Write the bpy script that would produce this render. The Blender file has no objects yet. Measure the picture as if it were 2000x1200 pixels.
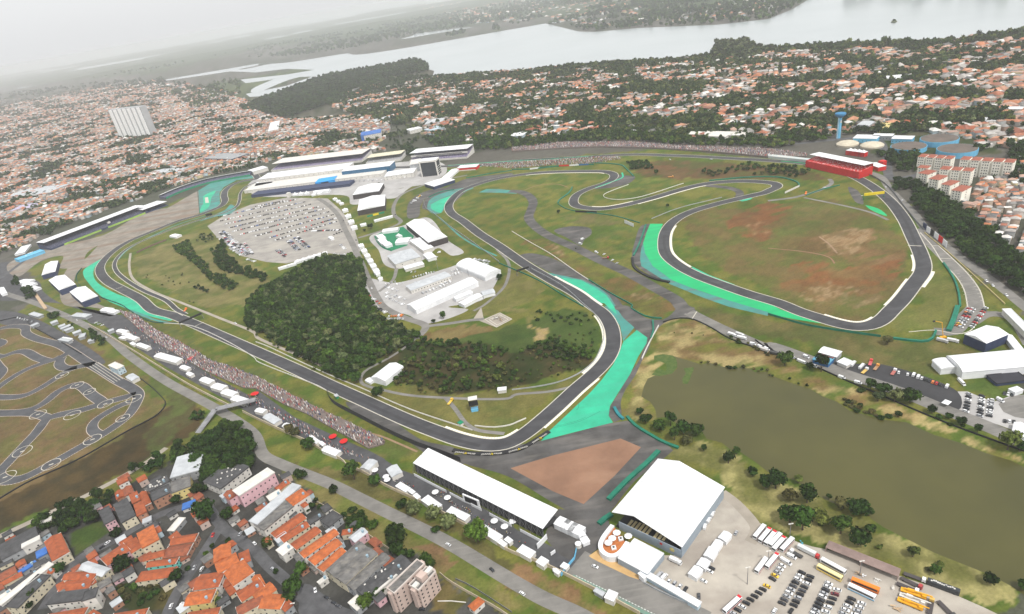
import bpy, math, random
import numpy as np
from mathutils import Vector, Matrix
random.seed(7); rng=np.random.default_rng(7)
C=bpy.context.scene
col=C.collection
R=math.radians
# ---------------------------------------------------------------- camera
CF,NX,NY,CY=1240.0,1377.0,2845.0,665.0        # focal length (px of a 2000 px wide frame), nadir point, principal row
H=320.0                                        # flying height
_n=np.array([NX-1000.0,NY-CY]); _L=np.hypot(*_n); _dn=_n/_L; _rd=np.array([_dn[1],-_dn[0]])
_th=math.atan2(CF*CF/_L,CF)
_fw=np.array([0,math.cos(_th),-math.sin(_th)]); _dw=np.array([0,-math.sin(_th),-math.cos(_th)]); _rt=np.array([1.,0,0])
def G(x,y,z=0.0):
    """ground (or height z) point seen at photograph position x,y"""
    q=np.array([x-1000.0,y-CY]); v=q@_dn; u=q@_rd
    d=CF*_fw+v*_dw+u*_rt
    d=d*(H-z)/(-d[2]); return Vector((d[0],d[1],z))
def PX(P):
    P=np.asarray(P,float)-np.array([0,0,H])
    zz=P@_fw; v=CF*(P@_dw)/zz; u=CF*(P@_rt)/zz
    return np.stack([1000+v*_dn[0]+u*_rd[0],CY+v*_dn[1]+u*_rd[1]],-1)
cd=bpy.data.cameras.new('camera'); cam=bpy.data.objects.new('camera',cd); col.objects.link(cam); C.camera=cam
cd.sensor_width=36; cd.lens=CF/2000*36; cd.clip_end=90000; cd.clip_start=1
cd.shift_y=(CY-600)/2000
ax=_rt*_dn[1]+_dw*_dn[0]; ay=_rt*_dn[0]-_dw*_dn[1]; az=-_fw
cam.matrix_world=Matrix(((ax[0],ay[0],az[0],0),(ax[1],ay[1],az[1],0),(ax[2],ay[2],az[2],H),(0,0,0,1)))
# ---------------------------------------------------------------- sky, sun, exposure
SUN_EL,SUN_AZ=R(58),R(150)      # azimuth counted clockwise from +Y
w=bpy.data.worlds.new('World'); C.world=w; w.use_nodes=True
nt=w.node_tree; bg=nt.nodes['Background']; sky=nt.nodes.new('ShaderNodeTexSky'); sky.sky_type='NISHITA'
sky.sun_disc=False; sky.sun_elevation=SUN_EL; sky.sun_rotation=SUN_AZ; sky.air_density=1; sky.dust_density=4; sky.ozone_density=1
hs=nt.nodes.new('ShaderNodeHueSaturation'); hs.inputs['Saturation'].default_value=.18; hs.inputs['Value'].default_value=1.25
nt.links.new(sky.outputs[0],hs.inputs['Color'])
ov=nt.nodes.new('ShaderNodeMix'); ov.data_type='RGBA'; ov.inputs[0].default_value=.62; ov.inputs[7].default_value=(12.6,12.75,12.9,1)   # high overcast in front of the clear sky
nt.links.new(hs.outputs[0],ov.inputs[6]); nt.links.new(ov.outputs[2],bg.inputs[0]); bg.inputs[1].default_value=.084
sl=bpy.data.lights.new('sun','SUN'); sl.energy=2.8; sl.angle=R(6); sl.color=(1,.96,.9)
so=bpy.data.objects.new('sun',sl); col.objects.link(so)
sd=Vector((math.sin(SUN_AZ)*math.cos(SUN_EL),math.cos(SUN_AZ)*math.cos(SUN_EL),math.sin(SUN_EL)))
so.rotation_euler=sd.to_track_quat('Z','Y').to_euler(); so.location=(0,0,900)
C.view_settings.view_transform='Standard'; C.view_settings.look='None'; C.view_settings.exposure=0.2; C.view_settings.gamma=1
C.cycles.max_bounces=4; C.cycles.diffuse_bounces=2; C.cycles.glossy_bounces=2; C.cycles.volume_bounces=1; C.cycles.transparent_max_bounces=4
try: C.cycles.use_denoising=True
except: pass
# ---------------------------------------------------------------- materials
MC={}
def M(name,c,c2=None,scale=.15,rough=.9,detail=6,attr=False,objcol=False,spec=.3,bump=0,metal=0,stretch=None,contrast=(.35,.65),streak=None):
    if name in MC: return MC[name]
    m=bpy.data.materials.new(name); m.use_nodes=True; t=m.node_tree; N=t.nodes; L=t.links
    p=N['Principled BSDF']; p.inputs['Roughness'].default_value=rough; p.inputs['Metallic'].default_value=metal
    p.inputs['Specular IOR Level'].default_value=spec
    ge=N.new('ShaderNodeNewGeometry'); src=ge.outputs['Position']
    if stretch:
        mp=N.new('ShaderNodeMapping'); mp.inputs['Rotation'].default_value=(0,0,stretch[0]); mp.inputs['Scale'].default_value=(stretch[1],stretch[2],1)
        L.new(src,mp.inputs[0]); src=mp.outputs[0]
    nz=N.new('ShaderNodeTexNoise'); nz.inputs['Scale'].default_value=scale; nz.inputs['Detail'].default_value=detail; nz.inputs['Roughness'].default_value=.62
    L.new(src,nz.inputs['Vector'])
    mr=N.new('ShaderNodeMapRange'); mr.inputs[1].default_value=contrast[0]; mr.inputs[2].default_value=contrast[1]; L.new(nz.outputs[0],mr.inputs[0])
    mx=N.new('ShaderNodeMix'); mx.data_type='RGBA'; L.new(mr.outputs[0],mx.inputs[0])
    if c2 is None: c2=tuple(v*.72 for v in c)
    if attr or objcol:
        if attr: a=N.new('ShaderNodeAttribute'); a.attribute_name='Col'; co=a.outputs['Color']
        else: a=N.new('ShaderNodeObjectInfo'); co=a.outputs['Color']
        m1=N.new('ShaderNodeMix'); m1.data_type='RGBA'; m1.blend_type='MULTIPLY'; m1.inputs[0].default_value=1
        mx.inputs[6].default_value=(*c,1); mx.inputs[7].default_value=(*c2,1)
        L.new(co,m1.inputs[6]); L.new(mx.outputs[2],m1.inputs[7]); out=m1.outputs[2]
    else:
        mx.inputs[6].default_value=(*c,1); mx.inputs[7].default_value=(*c2,1); out=mx.outputs[2]
    if streak:   # a second, stretched layer of wear: (colour, angle, sx, sy, amount)
        mp=N.new('ShaderNodeMapping'); mp.inputs['Rotation'].default_value=(0,0,streak[1]); mp.inputs['Scale'].default_value=(streak[2],streak[3],1)
        L.new(ge.outputs['Position'],mp.inputs[0]); n2=N.new('ShaderNodeTexNoise'); n2.inputs['Scale'].default_value=1; n2.inputs['Detail'].default_value=5
        L.new(mp.outputs[0],n2.inputs['Vector']); r2=N.new('ShaderNodeMapRange'); r2.inputs[1].default_value=.5; r2.inputs[2].default_value=.68; r2.inputs[4].default_value=streak[4]
        L.new(n2.outputs[0],r2.inputs[0]); m2=N.new('ShaderNodeMix'); m2.data_type='RGBA'; L.new(r2.outputs[0],m2.inputs[0]); L.new(out,m2.inputs[6]); m2.inputs[7].default_value=(*streak[0],1); out=m2.outputs[2]
    L.new(out,p.inputs['Base Color'])
    if bump:
        b=N.new('ShaderNodeBump'); b.inputs['Strength'].default_value=bump; b.inputs['Distance'].default_value=.4
        L.new(nz.outputs[0],b.inputs['Height']); L.new(b.outputs[0],p.inputs['Normal'])
    MC[name]=m; return m
def stripes(name,c,c2,period,duty=.5,rough=.8):
    """cross stripes along a ribbon's length (uv.x is metres)"""
    if name in MC: return MC[name]
    m=bpy.data.materials.new(name); m.use_nodes=True; t=m.node_tree; N=t.nodes; L=t.links; p=N['Principled BSDF']; p.inputs['Roughness'].default_value=rough
    uv=N.new('ShaderNodeUVMap'); s=N.new('ShaderNodeSeparateXYZ'); L.new(uv.outputs[0],s.inputs[0])
    a=N.new('ShaderNodeMath'); a.operation='DIVIDE'; a.inputs[1].default_value=period; L.new(s.outputs[0],a.inputs[0])
    f=N.new('ShaderNodeMath'); f.operation='FRACT'; L.new(a.outputs[0],f.inputs[0])
    g=N.new('ShaderNodeMath'); g.operation='GREATER_THAN'; g.inputs[1].default_value=duty; L.new(f.outputs[0],g.inputs[0])
    mx=N.new('ShaderNodeMix'); mx.data_type='RGBA'; mx.inputs[6].default_value=(*c,1); mx.inputs[7].default_value=(*c2,1)
    L.new(g.outputs[0],mx.inputs[0]); L.new(mx.outputs[2],p.inputs['Base Color']); MC[name]=m; return m
ASPH=M('race_asphalt',(.062,.062,.068),(.04,.04,.044),.05,.85,streak=((.105,.105,.11),0.7,.03,.12,.35))
ASPH2=M('old_asphalt',(.1,.096,.094),(.05,.048,.046),.045,.9,streak=((.18,.165,.15),1.1,.02,.1,.55))
ASPH3=M('car_park_asphalt',(.05,.05,.054),(.034,.034,.037),.06,.9)
PLAZA=M('plaza_asphalt',(.085,.085,.09),(.05,.05,.054),.08,.9)
ROADG=M('road_grey',(.21,.2,.185),(.14,.135,.125),.06,.9,streak=((.27,.255,.235),-.55,.03,.4,.4))
ROADT=M('road_tan',(.36,.32,.27),(.27,.24,.2),.06,.9)
STREET=M('street_asphalt',(.11,.11,.115),(.06,.06,.064),.12,.9)
KART=M('kart_asphalt',(.085,.088,.095),(.055,.056,.062),.08,.85)
LINE=M('white_line_paint',(.55,.52,.45),(.42,.4,.34),.3,.8)
KERB=stripes('kerb_stripes',(.78,.74,.62),(.5,.46,.36),3.0,.8)
KKERB=stripes('kart_kerb_stripes',(.5,.46,.4),(.36,.25,.2),2.4,.55)
TURQ=M('turquoise_paint',(.03,.45,.26),(.026,.33,.195),.05,.8,streak=((.04,.34,.22),.6,.01,.15,.55))
GREENP=M('green_paint',(.012,.42,.15),(.012,.36,.13),.03,.8,streak=((.02,.27,.13),.4,.01,.15,.5))
TEAL=M('faded_teal_paint',(.05,.27,.23),(.06,.19,.17),.06,.85,streak=((.1,.15,.14),.6,.01,.08,.8))
DIRT=M('red_brown_dirt',(.27,.15,.095),(.2,.11,.07),.04,.95,streak=((.33,.2,.13),.9,.02,.05,.5))
LOT=M('pale_gravel',(.46,.42,.36),(.3,.27,.235),.035,.95,streak=((.24,.2,.17),.4,.02,.05,.5))
LOT3=M('grey_gravel',(.34,.32,.29),(.24,.225,.21),.05,.95,streak=((.42,.39,.34),.4,.02,.05,.6))
LOT2=M('light_concrete',(.42,.41,.40),(.31,.30,.295),.04,.9)
SAND=M('tan_run_off_gravel',(.28,.25,.21),(.17,.15,.125),.04,.95,streak=((.2,.13,.09),.6,.006,.06,.8))
GRSH=M('mown_grass',(.15,.18,.045),(.09,.12,.03),.06,.95)
OLIV=M('pond_water',(.082,.077,.022),(.062,.06,.018),.012,.3,detail=3,spec=.25)
WHITE=M('white_membrane',(.78,.79,.80),(.66,.67,.69),.12,.6,streak=((.58,.59,.60),.55,.05,.5,.55))
OFFW=M('off_white_paint',(.66,.64,.60),(.55,.53,.49),.2,.8)
CREAM=M('cream_wall',(.62,.56,.42),(.5,.45,.34),.2,.85)
CREAMW=M('cream_boundary_wall',(.55,.47,.34),(.4,.34,.25),.15,.85)
PINKW=M('pink_beige_wall',(.52,.41,.36),(.45,.35,.31),.15,.85)
PINK=M('pink_wall',(.66,.42,.46),(.56,.35,.38),.2,.85)
YELW=M('yellow_wall',(.66,.55,.22),(.55,.45,.2),.2,.85)
TURW=M('turquoise_wall',(.18,.62,.55),(.15,.5,.45),.2,.85)
BRICK=M('brick_wall',(.38,.2,.13),(.28,.15,.1),.4,.9)
GREYW=M('grey_wall',(.34,.35,.36),(.25,.26,.27),.2,.85)
PALEB=M('pale_blue_wall',(.45,.56,.62),(.38,.47,.53),.2,.85)
STEELB=M('blue_grey_cladding',(.3,.35,.40),(.25,.3,.35),.2,.7)
TERRA=M('terracotta_tiles',(.4,.105,.04),(.2,.055,.025),.35,.9,contrast=(.3,.7),streak=((.26,.09,.05),.3,.25,.6,.45))
TERRA2=M('dull_terracotta_tiles',(.32,.10,.05),(.18,.06,.035),.35,.9,streak=((.17,.07,.05),.3,.25,.6,.5))
TERRA3=M('bright_orange_tiles',(.5,.14,.042),(.28,.08,.03),.35,.9,streak=((.34,.12,.06),.3,.25,.6,.4))
FIBRO=M('fibre_cement_roof',(.17,.165,.16),(.09,.088,.085),.25,.95,streak=((.25,.23,.2),.5,.1,.4,.5))
FIBROD=M('dark_weathered_roof',(.085,.085,.088),(.05,.05,.052),.25,.95)
FIBROL=M('light_metal_roof',(.5,.52,.54),(.38,.4,.42),.15,.6)
BLUER=M('blue_roof',(.05,.17,.5),(.04,.12,.36),.2,.7)
NAVY=M('navy_panel',(.035,.05,.11),(.025,.035,.08),.2,.7)
BLUEP=M('blue_panel',(.03,.14,.35),(.025,.11,.28),.2,.6)
CYAN=M('light_blue_paint',(.15,.48,.72),(.13,.4,.6),.15,.7)
BRBL=M('bright_blue_panel',(.02,.35,.8),(.02,.28,.65),.2,.6)
REDP=M('red_panel',(.62,.015,.015),(.5,.012,.012),.2,.6)
GRNP=M('green_barrier',(.01,.18,.11),(.01,.12,.08),.2,.7)
GRNS=M('green_stand_wall',(.01,.24,.12),(.01,.19,.1),.2,.7)
BLACK=M('black_panel',(.012,.012,.014),(.02,.02,.022),.3,.7)
DARK=M('dark_shade_net',(.03,.03,.033),(.045,.045,.05),.3,.9)
STEEL=M('galvanised_steel',(.25,.25,.26),(.18,.18,.19),.4,.6,metal=.3)
RUST=M('rusty_brown_frame',(.2,.12,.1),(.13,.08,.07),.4,.9)
WOOD=M('pale_timber',(.5,.37,.24),(.4,.29,.19),.4,.9)
YEL=M('yellow_paint',(.78,.6,.02),(.7,.52,.02),.3,.6)
YELO=M('orange_yellow_paint',(.80,.40,.02),(.68,.33,.02),.3,.6)
ORNG=M('orange_paint',(.8,.2,.02),(.7,.16,.02),.3,.6)
GLASS=M('dark_glass',(.02,.026,.035),(.03,.035,.045),.4,.15,spec=.6)
TYRE=M('black_rubber',(.015,.015,.015),(.02,.02,.02),.4,.9)
CPAINT=M('vehicle_paint',(1,1,1),(.93,.93,.93),.4,.35,objcol=True,spec=.5)
SEATD=M('navy_seats',(.045,.05,.09),(.14,.14,.19),.5,.8,contrast=(.45,.6))
SEATP=M('purple_grey_seats',(.16,.14,.25),(.38,.34,.42),.4,.8,contrast=(.45,.6))
SEATG=M('pale_grey_seats',(.5,.5,.5),(.22,.22,.24),.4,.8,contrast=(.4,.6))
SEATY=stripes('rows_of_cream_seats',(.62,.5,.25),(.03,.03,.03),1.1,.5)
DECK=M('orange_deck',(.5,.17,.05),(.36,.12,.04),.5,.8)
SILL=M('window_sill_white',(.6,.58,.55))
GFLOOR=M('green_carpet',(.01,.2,.09),(.01,.15,.07),.3,.9)
LEAF=M('foliage',(1.45,1.55,1.1),(.16,.21,.11),.3,.95,attr=True,contrast=(.35,.65),spec=.1)  # random leaf tones, with crown highlights and shadows mottled into the colour
LEAFO=M('foliage_on_tree',(1.45,1.55,1.1),(.16,.21,.11),.35,.95,objcol=True,contrast=(.35,.65),spec=.1)  # same mottling: highlight and shadow tones put into the leaf colour
BARK=M('bark',(.1,.075,.055),(.06,.045,.035),1,.95)
HCOL=M('painted_house_surfaces',(1,1,1),(.72,.7,.68),.15,.9,attr=True)
ROOFO=M('house_roof_surface',(1,1,1),(.62,.6,.58),.3,.9,objcol=True)
WALLO=M('house_wall_surface',(1,1,1),(.75,.73,.7),.2,.9,objcol=True)
CLOTH=M('clothing',(1,1,1),(.8,.8,.8),1,.9,attr=True)
# ---------------------------------------------------------------- mesh helpers
class MB:
    def __init__(s): s.v=[]; s.f=[]; s.m=[]; s.uv=None
    def add(s,vs,fs,mi=0):
        b=len(s.v); s.v+= [tuple(v) for v in vs]; s.f+=[tuple(b+i for i in f) for f in fs]; s.m+=[mi]*len(fs)
    def box(s,c,ux,uy,sx,sy,z0,z1,mi=0,top=1.0):
        """box standing on z0: centre c, axes ux,uy (2-D unit), full sizes; top = taper"""
        c=Vector((c[0],c[1],0)); ux=Vector((ux[0],ux[1],0)); uy=Vector((uy[0],uy[1],0)); vs=[]
        for z,k in ((z0,1),(z1,top)):
            for a,b in ((-1,-1),(1,-1),(1,1),(-1,1)): 
                p=c+ux*a*sx/2*k+uy*b*sy/2*k; vs.append((p.x,p.y,z))
        s.add(vs,[(3,2,1,0),(4,5,6,7),(0,1,5,4),(1,2,6,5),(2,3,7,6),(3,0,4,7)],mi)
    def prism(s,poly,z0,z1,mi=0,mt=None):
        n=len(poly); 
        if area2(poly)<0: poly=poly[::-1]
        vs=[(p[0],p[1],z0) for p in poly]+[(p[0],p[1],z1) for p in poly]
        s.add(vs,[(i,(i+1)%n,n+(i+1)%n,n+i) for i in range(n)]+[tuple(range(n-1,-1,-1))],mi)
        s.add([(p[0],p[1],z1) for p in poly],[tuple(range(n))],mi if mt is None else mt)
    def bar(s,a,b,r,mi=0,n=4):
        a=Vector(a); b=Vector(b); d=(b-a)
        if d.length<1e-6: return
        d.normalize(); u=d.cross(Vector((0,0,1)));
        if u.length<.01: u=Vector((1,0,0))
        u.normalize(); v=d.cross(u); vs=[]
        for p in (a,b):
            for k in range(n):
                t=2*math.pi*(k+.5)/n; vs.append(p+u*math.cos(t)*r+v*math.sin(t)*r)
        s.add(vs,[(k,(k+1)%n,n+(k+1)%n,n+k) for k in range(n)]+[tuple(range(n-1,-1,-1)),tuple(range(n,2*n))],mi)
    def cyl(s,c,r,z0,z1,n=24,mi=0,r2=None):
        r2=r if r2 is None else r2
        vs=[(c[0]+r*math.cos(2*math.pi*k/n),c[1]+r*math.sin(2*math.pi*k/n),z0) for k in range(n)]+[(c[0]+r2*math.cos(2*math.pi*k/n),c[1]+r2*math.sin(2*math.pi*k/n),z1) for k in range(n)]
        s.add(vs,[(k,(k+1)%n,n+(k+1)%n,n+k) for k in range(n)]+[tuple(range(n-1,-1,-1)),tuple(range(n,2*n))],mi)
    def build(s,name,mats,parent=None,loc=None,smooth=False):
        me=bpy.data.meshes.new(name); me.from_pydata(s.v,[],s.f)
        if not isinstance(mats,(list,tuple)): mats=[mats]
        for m in mats: me.materials.append(m)
        if len(mats)>1: me.polygons.foreach_set('material_index',s.m)
        if s.uv is not None:
            l=me.uv_layers.new(name='UVMap'); l.data.foreach_set('uv',np.array(s.uv,dtype=np.float32).ravel())
        if smooth: me.polygons.foreach_set('use_smooth',[True]*len(me.polygons))
        me.update(); o=bpy.data.objects.new(name,me); col.objects.link(o)
        if parent is not None:
            o.parent=parent
            if loc is None: # geometry was given in world space
                o.matrix_parent_inverse=parent_matrix(parent).inverted()
        if loc is not None: o.location=loc
        return o
def parent_matrix(p):
    m=Matrix.Translation(p.location) @ p.rotation_euler.to_matrix().to_4x4()
    if p.parent: m=parent_matrix(p.parent)@p.matrix_parent_inverse@m
    return m
def area2(p): return sum(p[i][0]*p[(i+1)%len(p)][1]-p[(i+1)%len(p)][0]*p[i][1] for i in range(len(p)))
def tag(o,label,cat,group=None,kind=None):
    o['label']=label; o['category']=cat
    if group: o['group']=group
    if kind: o['kind']=kind
    return o
def empty(name,loc,label=None,cat=None,group=None,rz=0):
    o=bpy.data.objects.new(name,None); o.location=loc; o.rotation_euler=(0,0,rz); o.empty_display_size=1; col.objects.link(o)
    if label: tag(o,label,cat,group)
    return o
def struct(o): o['kind']='structure'; return o
OFF={'A':(0,0),'B':(500,0),'C':(1000,0),'D':(1500,0),'E':(0,300),'F':(500,300),'Q':(1000,300),'H':(1500,300),'I':(0,600),'J':(500,600),'K':(1000,600),'L':(1500,600),'M':(0,900),'N':(500,900),'O':(1000,900),'P':(1500,900)}
def PP(s):
    """'E 10,20 30,40 K 5,6' -> photograph positions; a letter names a 500x300 tile read at 4x, '@' plain positions"""
    out=[]; off=(0,0); k=1
    for t in s.split():
        if t=='@': off=(0,0); k=1
        elif t in OFF: off=OFF[t]; k=4
        else:
            a,b=t.split(','); out.append((off[0]+float(a)/k,off[1]+float(b)/k))
    return out
def gp(s,z=0): return [G(x,y,z) for x,y in (PP(s) if isinstance(s,str) else s)]
def catmull(P,step=4.0,closed=False):
    P=[Vector(p) for p in P]; n=len(P); out=[]
    rg=range(n if closed else n-1)
    for i in rg:
        p1=P[i]; p2=P[(i+1)%n]; p0=P[i-1] if (i>0 or closed) else p1*2-p2; p3=P[(i+2)%n] if (i+2<n or closed) else p2*2-p1
        k=max(1,int((p2-p1).length/step))
        # centripetal parameterisation
        t01=max((p1-p0).length**.5,1e-3); t12=max((p2-p1).length**.5,1e-3); t23=max((p3-p2).length**.5,1e-3)
        m1=(p2-p1)+t12*((p1-p0)/t01-(p2-p0)/(t01+t12)); m2=(p2-p1)+t12*((p3-p2)/t23-(p3-p1)/(t12+t23))
        for j in range(k):
            t=j/k; out.append(p1*(2*t**3-3*t*t+1)+m1*(t**3-2*t*t+t)+p2*(-2*t**3+3*t*t)+m2*(t**3-t*t))
    if not closed: out.append(P[-1])
    return out
def smooth_line(P,n=2,closed=False):
    for _ in range(n):
        Q=[p.copy() for p in P]
        for i in range(len(P)):
            if closed or 0<i<len(P)-1: Q[i]=(P[i-1]+P[i]*2+P[(i+1)%len(P)])/4
        P=Q
    return P
def offset_line(P,d,closed=False):
    out=[]
    n=len(P)
    for i in range(n):
        a=P[i-1] if (i>0 or closed) else P[i]; b=P[(i+1)%n] if (i<n-1 or closed) else P[i]
        t=(b-a); t.z=0
        if t.length<1e-6: t=Vector((1,0,0))
        t.normalize(); dd=d[i] if hasattr(d,'__len__') else d
        out.append(P[i]+Vector((-t.y,t.x,0))*dd)
    return out
def ribbon_mesh(P,w0,w1,z,closed=False):
    """strip between offsets w0 and w1 (metres, left positive) of line P"""
    A=offset_line(P,w0,closed); B=offset_line(P,w1,closed); n=len(P); mb=MB(); mb.uv=[]; s=[0]
    for i in range(1,n): s.append(s[-1]+(P[i]-P[i-1]).length)
    s.append(s[-1]+(P[0]-P[-1]).length)
    for a,b in zip(A,B): mb.v+=[(a.x,a.y,z),(b.x,b.y,z)]
    for i in range(n if closed else n-1):
        j=(i+1)%n; mb.f.append((2*i,2*i+1,2*j+1,2*j)) if w1<w0 or True else None; mb.m.append(0)
        mb.uv+=[(s[i],0),(s[i],1),(s[i+1],1),(s[i+1],0)]
    return mb
def line(s,step=4,closed=False,sm=2): 
    P=s if not isinstance(s,str) else gp(s); return smooth_line(catmull(P,step,closed),sm,closed)
def ribbon(name,s,wd,z,mat,closed=False,step=4,kind='structure'):
    P=line(s,step,closed); o=ribbon_mesh(P,-wd/2,wd/2,z,closed).build(name,mat)
    if kind: o['kind']=kind
    return o,P
def edge(name,P,a,b,z,mat,closed=False):
    o=ribbon_mesh(P,a,b,z,closed).build(name,mat); o['kind']='structure'; return o
def sheet(name,s,z,mat,curve=True,kind='structure'):
    P=gp(s)
    if curve: P=catmull(P,6,True)
    if area2(P)<0: P=P[::-1]
    mb=MB(); mb.add([(p.x,p.y,z) for p in P],[tuple(range(len(P)))]); o=mb.build(name,mat)
    if kind: o['kind']=kind
    return o
def near_seg(P,a,b):
    """part of line P between its points nearest to photograph positions a and b"""
    A=G(*a); B=G(*b); ia=min(range(len(P)),key=lambda i:(P[i]-A).length); ib=min(range(len(P)),key=lambda i:(P[i]-B).length)
    if ia>ib: ia,ib=ib,ia
    return P[ia:ib+1]
def rect(s,z=0):
    """rectangle on plane z fitted to four corner positions: centre, ux (first edge), uy, lengths"""
    P=gp(s,z); c=sum(P,Vector())/4; a=(P[1]-P[0])+(P[2]-P[3]); b=(P[3]-P[0])+(P[2]-P[1])
    la=a.length/2; lb=b.length/2; a=a.normalized(); b=b.normalized(); bp=Vector((-a.y,a.x,0))
    if bp.dot(b)<0: bp=-bp
    a2=Vector((b.y,-b.x,0));
    if a2.dot(a)<0: a2=-a2
    wa,wb=la,lb; ux=(a*wa+a2*wb).normalized(); uy=Vector((-ux.y,ux.x,0))
    if uy.dot(b)<0: uy=-uy
    c.z=0; return c,ux,uy,la,lb
def inpoly(xy,poly):
    x,y=xy[:,0],xy[:,1]; r=np.zeros(len(x),bool); n=len(poly)
    for i in range(n):
        x1,y1=poly[i]; x2,y2=poly[(i+1)%n]
        c=((y1>y)!=(y2>y)); 
        with np.errstate(divide='ignore',invalid='ignore'): r^= c&(x<(x2-x1)*(y-y1)/(y2-y1+1e-12)+x1)
    return r
def np_mesh(name,V,F,mat,colr=None,smooth=False):
    """V (n,3), F list of arrays of equal-length faces"""
    me=bpy.data.meshes.new(name); me.vertices.add(len(V)); me.vertices.foreach_set('co',V.astype(np.float32).ravel())
    nl=sum(f.size for f in F); nf=sum(len(f) for f in F)
    me.loops.add(nl); me.polygons.add(nf)
    me.loops.foreach_set('vertex_index',np.concatenate([f.ravel() for f in F]).astype(np.int32))
    tot=np.concatenate([np.full(len(f),f.shape[1]) for f in F]); st=np.concatenate([[0],np.cumsum(tot)[:-1]])
    me.polygons.foreach_set('loop_start',st.astype(np.int32)); me.polygons.foreach_set('loop_total',tot.astype(np.int32))
    for m in (mat if isinstance(mat,list) else [mat]): me.materials.append(m)
    me.update(calc_edges=True)
    if colr is not None:
        a=me.color_attributes.new('Col','FLOAT_COLOR','POINT'); c=np.ones((len(V),4),np.float32); c[:,:3]=colr; a.data.foreach_set('color',c.ravel())
    if smooth: me.polygons.foreach_set('use_smooth',np.ones(nf,bool))
    o=bpy.data.objects.new(name,me); col.objects.link(o); return o
def vnoise(x,y,seed=0):
    """smooth value noise 0..1"""
    xi=np.floor(x).astype(np.int64); yi=np.floor(y).astype(np.int64); fx=x-xi; fy=y-yi; fx=fx*fx*(3-2*fx); fy=fy*fy*(3-2*fy)
    def h(a,b):
        n=(a*374761393+b*668265263+seed*974634777)&0x7fffffff; n=((n^(n>>13))*1274126177)&0x7fffffff; return ((n^(n>>16))&0xffff)/65535.
    return (h(xi,yi)*(1-fx)+h(xi+1,yi)*fx)*(1-fy)+(h(xi,yi+1)*(1-fx)+h(xi+1,yi+1)*fx)*fy
def fbm(x,y,seed=0,o=4):
    s=0;a=.5;t=0
    for k in range(o): s=s+a*vnoise(x*2**k,y*2**k,seed+k); t+=a; a*=.55
    return s/t
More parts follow.
